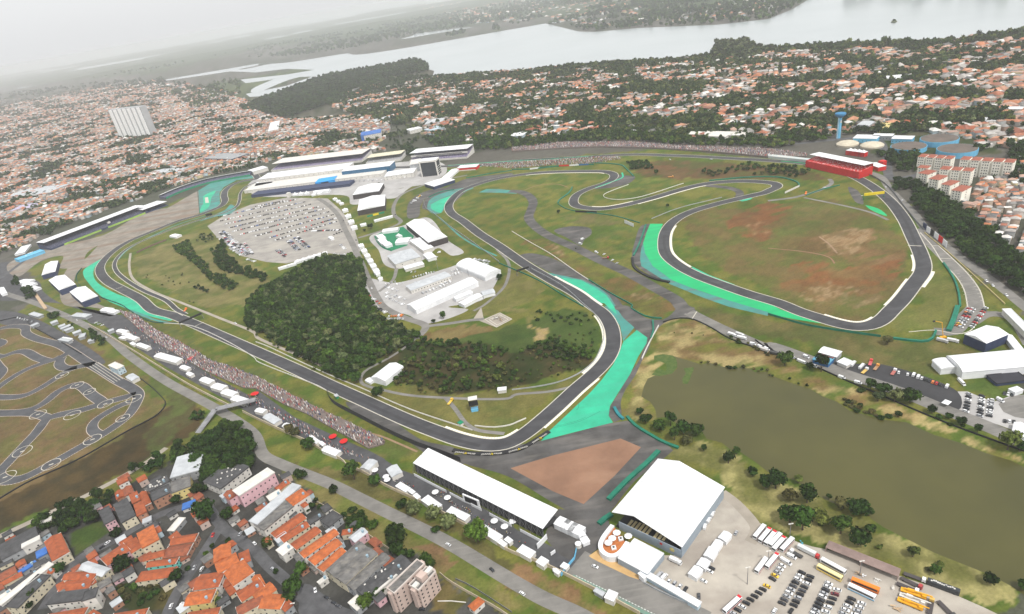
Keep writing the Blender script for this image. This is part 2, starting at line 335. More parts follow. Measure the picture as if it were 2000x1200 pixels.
# ---------------------------------------------------------------- ground: one sheet to the horizon, tinted by what grows on it
def build_ground():
    r=[90.0]
    while r[-1]<2600: r.append(r[-1]*1.0045)
    while r[-1]<28000: r.append(r[-1]*1.06)
    r=np.array(r); u=np.concatenate([[-6,-4,-3],np.arange(-1.75,1.2,.0045),[1.4,1.8,2.5,4,6]])
    X=np.outer(r+160,u); Y=np.repeat((r-160)[:,None],len(u),1)
    x=np.clip(X.ravel(),-31000,31000); y=Y.ravel(); n=len(x)
    px=PX(np.stack([x,y,0*x],1)); ok=(y>-40)
    wx=x+14*(fbm(x/30,y/30,5)-.5)*2+5*(fbm(x/7,y/7,9)-.5)*2; wy=y+14*(fbm(x/30+9,y/30,6)-.5)*2+5*(fbm(x/7,y/7,8)-.5)*2
    wpx=PX(np.stack([wx,wy,0*x],1))
    st=fbm(x/26+y/40,y/9-x/40,13,5); a=fbm(x/60,y/60,1); b=fbm(x/16,y/16,2); c2=fbm(x/5,y/5,3)
    # far: town and woods
    base=np.array([.15,.14,.12])*np.ones((n,3)); g=fbm(x/220,y/220,11)[:,None]
    base=np.where(g>.5,base*.55+np.array([.02,.03,.01]),base)
    def mixin(poly,c,c2_,m=None,soft=1.0,warp=True):
        nonlocal base
        k=(inpoly(wpx if warp else px,PP(poly) if isinstance(poly,str) else poly)&ok).astype(float)
        t=b if m is None else m
        t=np.clip((t-.38)/.24,0,1)[:,None]
        cc=np.array(c)*(1-t)+np.array(c2_)*t
        k=(k*soft*(np.clip((st-.31)*5,0,1) if soft<1 else 1))[:,None]; base=base*(1-k)+cc*k
    GR=(.105,.16,.026); GY=(.21,.205,.045); BR=(.17,.12,.05); RU=(.29,.125,.05); TA=(.42,.30,.17); DY=(.40,.31,.13); DK=(.06,.075,.02); DB=(.075,.06,.03)
    # far shores
    mixin('@ -400,330 0,170 300,150 500,100 1000,40 1560,5 1700,-30 2400,-120 1600,-200 -400,-10',(.05,.085,.03),(.08,.11,.04),warp=False)
    mixin('@ 520,215 480,190 600,160 820,120 1000,140 1400,100 2000,50 2400,0 2400,220 2000,250 1300,260 800,240 640,240',(.055,.065,.03),(.13,.12,.09),warp=False)
    mixin('@ 330,185 600,128 640,140 480,185 520,215 400,240 320,235',(.13,.16,.06),(.07,.1,.04),warp=False)
    # circuit grounds
    mixin('@ 60,520 150,480 300,410 480,340 520,350 640,330 900,325 1300,290 1600,320 1720,330 1790,420 1900,540 2010,600 2010,1210 1000,1210 760,1060 600,960 480,870 330,960 150,1030 -20,1050 -20,640 60,600',GR,GY)
    mixin('@ -20,640 60,625 160,660 260,720 300,770 320,800 300,850 200,905 -20,990',(.17,.155,.05),(.22,.15,.07))   # kart infield
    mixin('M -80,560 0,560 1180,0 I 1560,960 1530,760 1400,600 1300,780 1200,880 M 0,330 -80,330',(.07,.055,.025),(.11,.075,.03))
    mixin('I 1120,480 1400,620 1500,760 1480,900 1250,1200 M 900,130 1150,0 I 1180,960 1300,820 1310,760 1200,620',(.12,.15,.04),(.1,.09,.035))
    # oval infield
    mixin('H 0,420 200,380 550,360 800,440 960,560 1080,760 1120,880 1000,1080 930,1200 L 850,100 700,120 500,90 200,0 H 0,1080 -500,800 -700,500 -500,430 -300,420',(.15,.155,.04),(.2,.15,.055))
    mixin('H -120,390 0,370 190,400 190,480 60,600 -40,700 -200,640 -330,560 -320,520 -200,450',RU,(.22,.11,.045),soft=.97)
    mixin('H -150,560 0,520 20,600 -20,650 -140,620',TA,RU,soft=.6)
    mixin('H 230,640 380,650 560,590 830,560 860,620 740,700 800,730 1000,740 1080,800 1090,860 900,860 740,900 560,800 400,790 200,720',(.29,.17,.08),(.20,.13,.05),soft=.95)
    mixin('H 430,640 700,580 840,580 830,640 700,700 720,760 560,790',TA,(.38,.27,.14),c2) if False else mixin('H 430,640 700,580 840,580 830,640 700,700 720,760 560,790',TA,(.28,.17,.08),c2,soft=.7)
    mixin('H 80,960 240,860 480,840 560,920 800,860 1080,840 1070,960 900,1000 960,1060 840,1110 600,1080 400,1140 260,1060 100,1040',RU,(.25,.15,.06),soft=.95)
    mixin('H 260,1080 480,1000 700,1060 960,1100 900,1150 700,1190 300,1140',TA,(.2,.13,.05),c2,soft=.7)
    mixin('H 20,600 190,400 400,380 600,430 780,480 860,560 400,640 200,640 80,720',(.14,.16,.04),(.18,.15,.05),soft=.8)
    # infield strips and banks
    mixin('Q 900,60 1100,60 1500,60 2000,90 H 0,130 300,120 480,200 300,200 Q 2000,190 1500,200 1300,190 1000,170 930,130',(.12,.12,.035),(.17,.10,.045))
    mixin('Q 1000,90 1180,90 1350,130 1330,190 1200,170 1000,150',(.26,.12,.06),BR,soft=.8)
    mixin('Q 620,860 760,930 1100,1060 1300,1190 K 1240,40 1160,85 1080,60 900,0 Q 900,1190 700,1080 600,980 500,900 200,760 60,700 260,660 400,760',(.25,.14,.06),(.14,.13,.04),soft=.8)
    mixin('Q 280,690 420,760 400,800 330,780',TA,BR,c2,soft=.8); mixin('Q 960,1080 1110,1120 1080,1160 980,1130',TA,BR,c2,soft=.9)
    mixin('Q 640,640 900,560 980,640 940,760 900,880 700,800 560,720',(.11,.16,.035),(.17,.17,.045),soft=.8)
    mixin('Q 370,470 700,480 900,540 720,560 500,560 400,520',(.23,.17,.08),(.13,.15,.045),soft=.7)
    # hill by the first corners
    mixin('E 1530,590 1760,680 1800,780 1950,850 2000,870 F 80,900 100,1050 0,1180 E 1600,1190 1300,1050 1080,960 1040,830 1180,740 1500,620',(.27,.235,.09),(.15,.17,.045))
    mixin('J 0,200 300,400 560,540 J 820,700 1000,800 1400,960 1480,1000 1800,1010 1960,960 K 100,860 400,660 520,540 540,510 300,640 0,640 J 1700,700 1500,560 1060,660 800,600 600,540 300,380 0,220',(.15,.17,.045),(.22,.2,.06))
    mixin('J 1300,230 1500,140 1700,120 1880,180 1800,230 1540,270',(.26,.2,.08),(.2,.13,.05))
    mixin('F 1760,1100 2000,900 Q 60,900 300,1040 K 20,0 180,60 260,250 150,270 100,200 130,60 J 1900,40 1700,60',(.23,.205,.07),(.17,.17,.045))
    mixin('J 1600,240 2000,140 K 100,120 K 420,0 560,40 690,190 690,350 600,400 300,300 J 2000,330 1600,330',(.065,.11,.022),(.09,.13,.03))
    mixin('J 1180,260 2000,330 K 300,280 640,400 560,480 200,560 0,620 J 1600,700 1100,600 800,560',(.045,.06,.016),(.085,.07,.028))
    mixin('K 120,120 200,130 260,250 180,270 130,250 190,190',TA,(.35,.27,.1),c2)
    # strip by the straight and the foreground verges
    mixin('I 1250,120 2000,560 J 500,900 900,1000 J 1280,1100 1330,1190 1000,1080 600,860 0,480 I 1500,350 1150,130',(.18,.175,.05),(.12,.155,.04))
    mixin('J 950,1080 1150,1060 1290,1140 1200,1190 940,1190',(.12,.16,.035),(.2,.17,.06))
    mixin('N 160,0 620,200 1000,400 1500,680 1800,860 2000,980 O 500,1200 0,1120 N 2000,1090 1500,950 1280,780 1000,580 700,420 430,300 200,110 60,0',(.17,.19,.045),(.26,.22,.08))
    mixin('N 1200,640 1500,700 1620,830 1500,880 1340,800',(.28,.15,.09),(.2,.15,.06),soft=.8)
    mixin('N 300,0 640,20 1000,200 1700,560 2000,740 O 500,1000 900,1200 500,1180 0,960 N 1900,800 1500,560 1000,350 600,170',(.2,.17,.06),(.13,.12,.04))
    mixin('O 0,740 400,920 860,1180 500,1180 0,940',(.19,.18,.055),(.3,.18,.09))
    # banks of the pond
    mixin('K 1150,140 1240,100 1390,90 1560,170 1700,260 2000,340 L 200,450 600,640 1000,800 1400,960 1800,1130 2000,1210 P 2000,100 1900,0 L 1600,1100 900,850 500,700 0,520 K 1500,420 1240,400 1000,760 860,770 960,560 1080,360',(.42,.33,.15),(.25,.16,.07),soft=.95)
    mixin('K 840,800 1000,540 1080,540 1000,720 1120,860 1000,880 880,840',(.36,.31,.13),(.2,.17,.06))
    mixin('K 1320,1120 1500,1060 1700,1120 1800,1200 P -300,0 0,100 400,300 800,470 1600,840 2000,1060 2000,1200 1400,1040 1000,880 400,620 0,500 O 1900,450 1500,60 1300,0',(.36,.32,.13),(.19,.19,.055))
    # grass right of the pond road
    mixin('L -500,0 0,100 500,160 800,220 1400,300 1900,420 1400,520 1100,500 700,400 300,300 0,260 -500,60',(.125,.14,.038),(.2,.17,.06))
    mixin('L 1570,590 1800,560 1900,640 1800,740 1650,680',(.1,.16,.03),(.13,.18,.04))
    mixin('H 1100,1200 1210,960 1280,760 1480,1040 1490,1160 L 1390,190 940,190',(.15,.175,.04),(.2,.2,.055))
    # foreground town ground
    mixin('@ -50,1060 180,990 330,900 460,860 560,930 700,1040 860,1130 1010,1220 -50,1230',(.10,.097,.09),(.06,.058,.055))
    mixin('M 560,560 780,470 860,560 600,740 540,620',(.06,.1,.02),(.09,.12,.03),warp=False)
    mixin('M 900,960 1350,960 1290,1180 860,1160',(.05,.06,.02),(.1,.085,.03))
    mixin('N 1500,960 1640,1030 1620,1160 1400,1160 1430,1000',(.12,.11,.035),(.2,.15,.06))
    mixin('@ 1700,262 1790,248 1900,255 1960,300 1850,310 1780,330 1740,310 1700,300',(.05,.08,.02),(.13,.12,.07),warp=False)
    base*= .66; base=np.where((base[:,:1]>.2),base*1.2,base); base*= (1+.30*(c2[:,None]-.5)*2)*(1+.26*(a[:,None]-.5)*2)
    nr,nc=len(r),len(u); I=np.arange(nr*nc).reshape(nr,nc)
    F=np.stack([I[:-1,:-1],I[:-1,1:],I[1:,1:],I[1:,:-1]],-1).reshape(-1,4)
    # low hills beyond the lake
    z=np.where(y>5200,np.clip((y-5200)/4000,0,1)*70*np.maximum(0,fbm(x/2600,y/2600,21)-.42)*2,0)
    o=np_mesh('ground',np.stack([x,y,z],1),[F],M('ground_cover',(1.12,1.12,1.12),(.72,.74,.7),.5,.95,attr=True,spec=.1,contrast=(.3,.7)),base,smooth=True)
    o['kind']='structure'
build_ground()
# ---------------------------------------------------------------- water
LAKE=M('lake_water',(.40,.44,.45),(.36,.40,.41),.002,.22,detail=3,spec=.6)
sheet('lake','@ 2450,-5 2150,45 2000,62 1940,75 1860,83 1700,84 1600,90 1500,102 1420,102 1350,117 1200,117 1120,130 1000,146 930,154 880,155 845,150 848,139 820,132 770,133 700,142 640,162 540,186 488,190 480,184 560,168 610,150 560,152 480,163 470,156 560,146 614,137 560,135 500,142 450,140 340,156 130,178 -120,205 -120,192 130,160 300,140 380,118 485,100 490,118 600,108 688,95 690,84 800,68 900,55 1060,45 1130,62 1160,63 1250,55 1400,49 1500,38 1545,20 1575,2 1640,-30 2000,-50 2300,-70 2500,-80',.5,LAKE,curve=False)
sheet('added_haze_water','@ 8,148 130,140 300,118 480,84 640,58 760,42 900,18 1000,4 1100,-16 1150,-40 1100,-48 1000,-30 900,-12 760,12 640,34 480,61 300,93 130,122 8,140',.5,LAKE,curve=False)  # added pale water, put in to whiten the distance like haze
sheet('lake_far_arm','@ 690,62 760,52 830,38 860,42 800,58 720,70',.5,LAKE)
sheet('lake_shore_arm','@ 1075,40 1130,30 1170,23 1170,26 1130,36 1090,45',.5,LAKE)
sheet('river_arm','@ 500,170 560,148 610,139 622,142 570,155 500,182 490,180',.6,LAKE)
for nm,s in (('island','@ 869,72 880,66 905,63 913,66 900,70 880,73'),('island','@ 962,60 967,54 973,55 977,60 970,62'),('island','@ 1740,45 1745,41 1752,43 1748,46')):
    P=catmull(gp(s),20,True); mb=MB(); mb.prism([(p.x,p.y) for p in P],-1,3); struct(mb.build(nm,M('island_scrub',(.05,.07,.035),(.09,.1,.05),.02)))
sheet('pond','K 1265,385 1370,415 1480,450 1540,435 1660,470 1860,480 1900,510 2000,505 L 0,525 200,600 330,640 430,700 540,740 640,810 900,880 1080,900 1300,1000 1500,1060 1700,1140 1900,1200 P 2020,60 2100,300 2100,1120 1900,980 1750,900 1500,800 1300,720 1100,620 900,520 800,450 780,400 640,350 500,330 400,280 200,150 0,90 O 1900,10 K 1780,1130 1700,1110 1640,1060 1520,1030 1480,960 1300,920 1220,860 1130,865 1120,800 1080,740 1010,700 1030,620 1060,560 1130,530 1250,520 1290,480 1265,420',.03,OLIV,curve=False)
WEED=M('floating_weed',(.04,.085,.015),(.09,.12,.03),.3,.95)
sheet('water_weed','K 1110,380 1180,370 1260,380 1290,470 1250,520 1150,540 1090,530 1140,480 1200,500 1200,440 1110,410',.07,WEED)
sheet('water_weed','K 1340,480 1420,470 1400,530 1370,600 1335,600 1330,560 1360,520',.07,WEED)
# ---------------------------------------------------------------- asphalt areas, run-offs, lots (each sheet above the one below)
sheet('outer_asphalt','@ 905,887 1057,861 1197,826 1225,822 1275,855 1315,880 1300,893 1240,940 1192,1000 1165,1025 1085,985 990,930 905,905 880,890',.04,ASPH2)
sheet('outer_asphalt','K 820,-20 900,-10 1060,90 1180,98 1270,30 1290,-10 1370,-10 1450,40 1400,85 1280,90 1180,130 1110,210 1050,280 950,160 860,80',.04,ASPH2)
sheet('outer_asphalt','K 980,440 1060,270 1080,280 1010,430 960,540 890,640 850,740 850,880 800,900 750,850 770,770 830,680 900,540',.036,ASPH2)
sheet('outer_asphalt','Q 60,795 130,780 260,800 400,860 600,990 760,1080 860,1180 K 860,70 800,20 Q 760,1150 680,1100 500,1000 300,930 150,850',.03,ASPH2)
sheet('dirt_field','@ 997,915 1080,890 1212,857 1252,874 1200,930 1140,985 1080,960',.08,DIRT,curve=False)
sheet('outer_asphalt','E 1300,430 1560,290 1550,470 1400,520 1100,640 900,770 760,870 640,900 580,1000 640,1110 850,1220 I 700,0 500,-20 E 560,870 640,840 800,690 1000,560',.03,SAND)
sheet('outer_asphalt','E 80,850 350,750 800,640 1130,460 1300,430 1000,600 700,760 620,880 480,900 480,800 340,830 150,960',.034,SAND)
sheet('outer_asphalt','J 700,740 800,760 1000,840 1300,1040 1560,1110 1540,1180 1700,1200 1500,1240 1200,1060 900,900 740,800',.05,ASPH2)
sheet('outer_asphalt','Q 940,830 960,690 1020,560 1080,548 1040,640 1030,740 1100,890 1250,1010 1180,1000 1000,900',.03,ASPH2)
sheet('outer_asphalt','Q 790,150 860,170 960,180 900,240 760,270 640,275 720,240 820,190',.03,ASPH2)
sheet('outer_asphalt','F 1300,430 1350,330 1500,260 1640,200 1850,170 2000,155 2000,175 1900,200 1700,265 1500,420 1400,470 1330,440',.03,ASPH2)
sheet('outer_asphalt','Q 330,600 450,570 600,580 620,630 560,680 540,720 430,660',.03,ASPH2)
sheet('outer_asphalt','H 630,260 700,290 740,400 700,390 650,330',.045,ASPH2)
def roff(nm,s,z,m,cv=True): return sheet(nm,s,z,m,cv)
roff('run_off_turquoise','K 870,270 975,180 1058,240 1050,285 985,390 920,530 830,670 765,775 755,850 790,902 500,975 228,1046 290,970 430,840 600,680 700,570 790,450 840,350',.06,TURQ,False)
roff('run_off_teal','K 780,0 830,30 870,85 955,160 868,268 845,150 790,70 720,-10 Q 780,1200 640,1120 500,1030 300,960 270,930 420,960 560,990 680,1050 760,1110 810,1190',.06,TEAL,False)
roff('run_off_turquoise','Q 385,970 540,990 640,1045 740,1110 800,1200 K 820,60 770,20 720,-30 Q 680,1170 600,1120 480,1060',.09,TURQ,False)
roff('run_off_turquoise','F 1370,400 1450,355 1600,305 1680,268 1560,340 1480,410 1445,465 1390,447 1368,425',.07,TURQ)
roff('run_off_teal','F 1340,400 1380,345 1520,290 1690,262 1700,272 1450,352 1372,400 1390,450 1440,470 1400,475 1350,450',.05,TEAL)
roff('run_off_teal','F 1740,305 1800,278 1900,278 2000,290 Q 55,292 35,315 F 1900,308',.03,TEAL,False)
roff('run_off_green','Q 1080,550 1180,550 1150,620 1140,700 1160,780 1220,850 1350,930 1550,1010 1750,1090 2000,1170 L 100,20 300,90 440,132 200,95 0,55 Q 2000,1240 1700,1150 1400,1050 1250,990 1100,880 1040,780 1025,700 1050,620',.07,GREENP,False)
roff('run_off_teal','Q 1000,820 1010,740 1030,690 1100,870 1250,985 1500,1085 1800,1180 L 0,20 0,70 Q 1700,1200 1500,1130 1230,1020 1010,880',.05,TEAL,False)
roff('run_off_green','Q 1400,880 1540,950 1740,1025 1720,1035 1540,980 1420,910',.05,TURQ,False)
roff('run_off_green','Q 1750,365 1860,345 1880,350 1800,375',.05,TURQ)
roff('run_off_green','H 760,405 860,430 930,490 840,460 780,425',.05,GREENP)
roff('run_off_teal','E 1550,290 1700,200 1850,165 2010,140 2010,190 1850,208 1750,262 1715,310 1718,360 1720,395 1680,430 1560,468',.06,TEAL,False)
roff('run_off_turquoise','E 1600,325 1680,290 1650,350 1640,395 1620,430 1562,462 1590,385',.09,TURQ)
roff('painted_patch','E 1600,345 1625,342 1632,385 1605,388',.12,LINE,False)
roff('run_off_turquoise','E 655,910 700,875 820,812 760,865 735,905 732,960 765,1012 900,1092 1100,1170 I 1100,0 1350,90 1340,106 1200,80 1050,30 E 1000,1215 850,1155 760,1090 690,1010 655,960',.07,TURQ)
roff('run_off_teal','I 970,0 1060,10 1200,90 1380,130 1330,130 1200,105 1060,50',.06,TEAL)
roff('run_off_turquoise','E 1700,470 1760,440 1800,400 1830,410 1840,440 1780,480 1700,490 1560,530',.05,TEAL)
sheet('car_park','@ 405,442 440,420 490,400 560,386 640,388 665,410 690,440 705,490 690,500 640,495 560,515 520,512 470,500 425,465',.03,LOT3,False)
sheet('car_park','@ 1330,1090 1345,1060 1400,985 1410,960 1450,1000 1560,1060 1640,1080 1770,1130 1860,1160 1990,1230 1330,1230 1340,1180 1300,1130',.03,LOT)
sheet('car_park','L 500,400 620,440 900,450 1480,660 1480,810 1350,770 1000,620 640,510 520,470',.05,ASPH3)
sheet('forecourt','L 1480,660 1560,660 1760,740 1900,690 2060,700 2060,1000 1800,920 1460,810',.045,LOT2)
sheet('circular_court','L 1800,760 1900,700 2060,690 2060,880 1930,860 1840,820',.075,ROADG)
sheet('paddock_yard','F 880,980 1100,1010 1480,900 1620,860 1880,920 1860,1040 1760,1150 1500,1200 J 1660,20 1340,130 1180,60 900,0',.04,LOT2)
sheet('paddock_yard','F 900,640 1160,560 1320,500 1500,680 1620,780 1540,800 1420,740 1310,830 1130,900 1020,880 960,760',.04,LOT2)
sheet('paddock_yard','F 0,200 800,100 1400,60 1480,160 1320,240 1100,280 1000,360 760,400 700,330 0,330',.03,LOT2)
sheet('construction_yard','F 1000,290 1150,270 1230,200 1330,190 1200,270 1080,350 1000,350',.05,LOT2)
sheet('helipad','F 1760,1200 J 1780,95 1900,45 2000,95 1880,160 J 1700,90',.05,ROADT,False)
sheet('terrace_asphalt','I 740,90 950,60 1300,330 1700,560 2000,720 J 0,640 300,860 600,1000 900,1130 1010,1190 900,1230 640,1180 400,1040 0,860 I 1900,800 1300,470 960,250',.05,PLAZA,False)
sheet('plaza','J 800,1190 1000,1190 N 1130,70 1290,130 1700,330 1900,440 O 40,540 330,680 560,790 700,880 900,1010 1300,1200 1010,1200 600,985 200,780 0,660 N 1700,535 1000,175 860,90',.045,PLAZA,False)
sheet('timber_forecourt','O 600,745 680,690 1000,910 990,930 820,860 620,760',.07,M('orange_sand',(.55,.36,.16),(.45,.28,.12),.2))
sheet('outer_asphalt','I -50,30 120,40 300,100 740,350 800,400 820,440 700,460 560,330 420,250 240,160 0,130',.03,PLAZA)
sheet('outer_asphalt','E -20,860 150,850 130,960 300,1000 340,1080 500,1180 I 1000,100 900,60 740,130 600,0 200,-50 -40,-60',.025,PLAZA)
sheet('recovery_apron','F 1180,440 1205,370 1290,310 1400,275 1480,270 1350,330 1290,400 1260,500 1200,510',.05,ASPH2)
for s in ('K 505,805 530,790 530,765 515,750','K 320,945 420,925 540,890 640,840 690,815','K 350,930 480,900 580,860'): ribbon('tyre_mark',s,.35,.075,M('tyre_mark_dark',(.02,.2,.13)))
for s in ('J 300,490 800,722 1200,902 1500,1020 1750,1085','Q 30,850 300,1000 560,1160','Q 1190,640 1190,720 1240,830 1400,945 1650,1045','H 900,330 1000,420 1090,560 1190,800'): ribbon('rubbered_line',s,3.2,.108,M('rubbered_asphalt',(.05,.05,.054),(.04,.04,.044),.1))
sheet('hall_forecourt','O 370,375 480,400 620,470 760,470 760,520 690,600 680,680 600,745 500,795 380,740 330,690 260,610 290,500',.05,ASPH2); sheet('car_park','O 1160,740 1300,740 1420,600 1660,240 1740,300 1500,900 1450,1120 1300,1040 1150,960 1080,900',.034,LOT,False)
# roads
for nm,s,wd,z,m in (
 ('avenue','I -300,-260 0,-120 250,-40 400,20 560,90 700,160 850,240 1000,370 1300,580 1500,690 1700,800 1990,1000 N 60,-40 180,20 400,110 600,190 800,290 1000,390 1500,640 1850,850 2000,940 O 250,1080 500,1190 700,1300',10,.05,ROADG),
 ('circuit_road','O 500,790 900,1000 1300,1190 1500,1290',20,.06,ROADG),
 ('pond_road','K 1380,40 1600,150 1800,240 2000,320 L 0,300 300,400 600,520 1000,650 1400,810 1800,970 2100,1120',13,.06,ROADG),
 ('paddock_road','F 480,350 560,400 640,480 700,600 760,720 820,850 880,990 950,1130 J 1000,0 1150,80 1330,150 1300,200 1250,245',9,.06,ROADG),
 ('paddock_road','F 1650,170 1400,220 1250,270 1140,320 1080,400 1080,480 1130,540 1050,580 900,630 800,660',7,.07,ROADG),
 ('service_road','J 1330,150 1500,130 1700,100 1780,95',6,.065,ROADG),
 ('service_road','J 1250,245 1130,340 1000,420 850,500 820,590 1000,650 1200,690 1500,710 1800,720 2000,710 K 0,690 300,660 480,620',3.5,.055,ROADG),
 ('service_road','J 1480,710 1560,800 1640,910 1720,960 1940,990',4,.06,ROADG),
 ('service_road','F 1880,750 1960,830 1980,900 1940,1040 1850,1130 1760,1200 J 1700,30',4,.055,ROADG),
 ('service_road','F 1100,890 1070,990 1000,1050 960,1080',5,.055,ROADG),
 ('service_road','E 1020,780 1010,880 1040,980 1200,1080 1400,1160 I 1500,0 1700,80 2000,210 J 0,230 500,450 560,500',4,.055,ROADT),
 ('service_road','L 0,640 0,640',1,.05,ROADG) if False else ('service_road','E 880,900 900,840',1,.02,ROADG),
 ('right_ring_road','H 1150,590 1290,720 1400,830 1500,930 1590,1060 1620,1200 L 1560,60 1480,160 1440,195 1300,190',13,.055,ROADG),
 ('right_ring_road','H 700,130 860,170 960,290 1150,480 1240,600 1500,810 1800,1030 2050,1230 L 2050,20',10,.05,ROADG),
 ('right_ring_road','L 1600,120 1720,50 1850,60 1940,120 2050,300',10,.058,ROADG),
 ('gravel_road','O 1640,250 1750,330 1860,450 1920,530 1860,640',7,.065,ROADT),
 ('street','M 0,590 300,450 700,260 1120,30 1300,-100',6,.05,ROADT),
 ('street','M 540,840 640,740 760,690 900,620 1100,500 1250,420 1400,370 1600,360 1700,470 1760,540 2000,710 N 100,820 250,950 380,1080 700,1230',8,.06,STREET),
 ('street','M 1290,1230 1400,1000 1540,800 1660,610 1720,520',8,.055,STREET),
 ('street','M 330,1160 440,980 540,830',7,.05,STREET),
 ('street','@ 1900,430 1960,390 2020,330',8,.05,STREET),
 ('street','@ 1840,330 1780,345 1745,350 1730,300 1700,270 1500,283 1200,262 1000,275 930,282',12,.045,STREET),
 ('street','@ 0,545 60,500 120,455',8,.05,STREET)):
    ribbon(nm,s,wd,z,m)
sheet('street_yard','N 380,960 600,1100 700,1150 820,1200 350,1230 340,1100',.05,STREET)
# old circuit
for s,wd in (('Q -20,295 60,300 130,330 165,380 150,440 130,500 170,560 280,640 500,740 700,840 900,930 1100,1040 1300,1160 K 1330,10 1400,30',15),):
    o,P=ribbon('old_track',s,wd,.07,ASPH2)
o,P=ribbon('link_track','Q 1500,250 1620,260 1720,275 1780,305 1770,345',11,.07,ASPH2)
o,P=ribbon('link_track','H 0,370 200,345 280,325 400,290 500,230 480,200',6,.075,ROADG)
o,P=ribbon('maintenance_track','H 280,345 600,410 800,460 940,520',4,.04,ROADG)
ribbon('earth_path','Q 90,290 200,250 350,240 440,265',1.6,.04,DIRT); ribbon('earth_path','H 0,740 300,770 480,810 520,860',1.6,.04,DIRT)
ribbon('earth_path','H 400,650 480,710 540,780',2,.04,M('bare_earth',(.3,.2,.12)))
ribbon('earth_path','J 850,980 950,1000 1100,1060 1260,1130',2,.05,M('bare_earth',(.3,.2,.12)))
# ---------------------------------------------------------------- race track
TR='E 2000,200 1900,215 1820,243 1765,285 1750,330 1757,372 1725,412 1650,445 1560,480 1400,525 1200,605 1000,690 860,785 785,880 790,940 850,1005 960,1065 1100,1140 I 1200,25 1350,65 1500,125 1750,235 2000,345 J 300,480 600,622 800,712 1200,892 1400,970 1600,1040 1800,1078 1950,1070 K 100,990 220,895 350,780 500,640 640,520 735,420 785,320 790,220 765,130 710,50 Q 600,1170 500,1095 300,985 100,865 F 1900,725 1750,630 1620,530 1530,470 1505,420 1530,360 1610,290 1750,235 1900,195 Q 30,172 200,152 400,142 600,140 720,142 790,160 790,195 730,232 600,275 510,320 480,370 495,405 570,425 700,432 850,410 1100,348 1300,288 1500,240 1750,217 1920,220 H 60,238 72,262 20,285 Q 1980,305 1850,335 1600,395 1400,455 1275,520 1205,600 1185,700 1205,790 1300,875 1450,955 1650,1030 1850,1100 H 100,1175 L 250,38 400,85 550,130 700,155 800,145 890,100 960,30 H 1040,1150 1140,1020 1205,930 1215,870 1190,780 1130,650 1060,510 950,370 800,250 650,170 500,120 300,80 0,55 Q 1700,38 1400,22 1200,15 1000,8 800,14 600,26 300,42 0,60 F 1800,90 1500,100 1300,105 1000,112 600,126 200,140 -50,165 E 1950,140'
TW=15.5
_o,TP=ribbon('race_track',TR,TW,.10,ASPH,closed=True,step=4)
edge('track_edge_line',TP,TW/2-.7,TW/2+.2,.125,LINE,True); edge('track_edge_line',TP,-TW/2-.2,-TW/2+.7,.125,LINE,True)
def kerb(a,b,side,wd=2.2,P=None,e=TW/2,m=None):
    S=near_seg(TP if P is None else P,a,b); x0=side*(e-.2); x1=side*(e-.2+wd); edge('kerb',S,min(x0,x1),max(x0,x1),.15,m or KERB)
kerb((1163,617),(1145,729),1,3.2); kerb((1075,840),(1175,738),-1); kerb((865,842),(1040,860),1)
kerb((1080,540),(1165,600),-1,2.6); kerb((1308,440),(1350,522),1,2.8)
kerb((1380,364),(1240,395),-1); kerb((1240,395),(1150,408),1)
kerb((1590,626),(1730,630),1); kerb((1735,600),(1775,545),1); kerb((1785,560),(1810,530),-1,3); kerb((1790,500),(1795,530),1)
kerb((1190,335),(1030,338),-1); kerb((1600,328),(1530,312),-1)
# pit exit and inner roads of the first corners
_o,PE=ribbon('pit_exit_road','E 2000,225 1930,255 1880,310 1870,370 1840,420 1760,460 1640,495 1400,572 1150,668 1010,735 930,800 895,860 910,920 980,985 1120,1070 1300,1150 I 1380,20 1450,60',7,.09,ASPH)
edge('pit_exit_line',PE,3,3.9,.115,LINE); edge('pit_exit_line',PE,-3.9,-3,.115,LINE)
ribbon('teal_strip','E 1640,478 1400,552 1200,640 1080,700 980,765 920,830',4,.08,TEAL)
ribbon('teal_strip','F 1430,500 1500,560 1600,650 1750,740 1880,800',3,.08,TEAL)
ribbon('teal_strip','Q 860,150 862,190 800,215 650,270',3,.12,TURQ); ribbon('teal_strip','F 1560,340 1480,410 1450,460',2,.1,TEAL)
ribbon('teal_strip','Q 700,15 400,32 100,50 0,55 F 1600,130 1500,135',4,.1,TURQ); ribbon('teal_strip','H 100,60 320,82 560,140 700,200',2,.13,GREENP)
ribbon('teal_strip','F 1500,95 1800,72 2000,60 Q 300,45 600,22',3,.12,TURQ)
for a,b in ((((1773,480),(1800,481))),((1230,0),(0,0)))[:1]: ribbon('grid_line',[G(*a,0),G(*b,0)],1.4,.16,LINE)
for a,b in (('I 1525,150','I 1590,120'),('E 905,1060','E 960,1040'),('H 1340,822','H 1440,820'),('H 1280,722','H 1340,722'),('K 1405,95','K 1445,35')): 
    ribbon('painted_line',[G(*PP(a)[0]),G(*PP(b)[0])],1.0,.16,LINE)
for k in range(9):
    t=k/8; 
    for (x0,y0,x1,y1) in ((1475,940,1545,1160),(1560,930,1660,1150)):
        x=x0+(x1-x0)*t; y=y0+(y1-y0)*t; ribbon('parking_mark',[G(*PP('H %f,%f'%(x,y))[0]),G(*PP('H %f,%f'%(x+22,y-3))[0])],.5,.12,LINE)
_o,RR=ribbon('ring_road_line','H 1190,620 1280,720 1370,860 1460,950 1530,1060 1560,1200',1,.12,LINE); ribbon('ring_road_line','H 1330,720 1450,830 1560,940 1650,1060 1680,1150 L 1690,20 1640,110 1560,200 1460,215 1330,180 1100,195',1,.12,LINE)
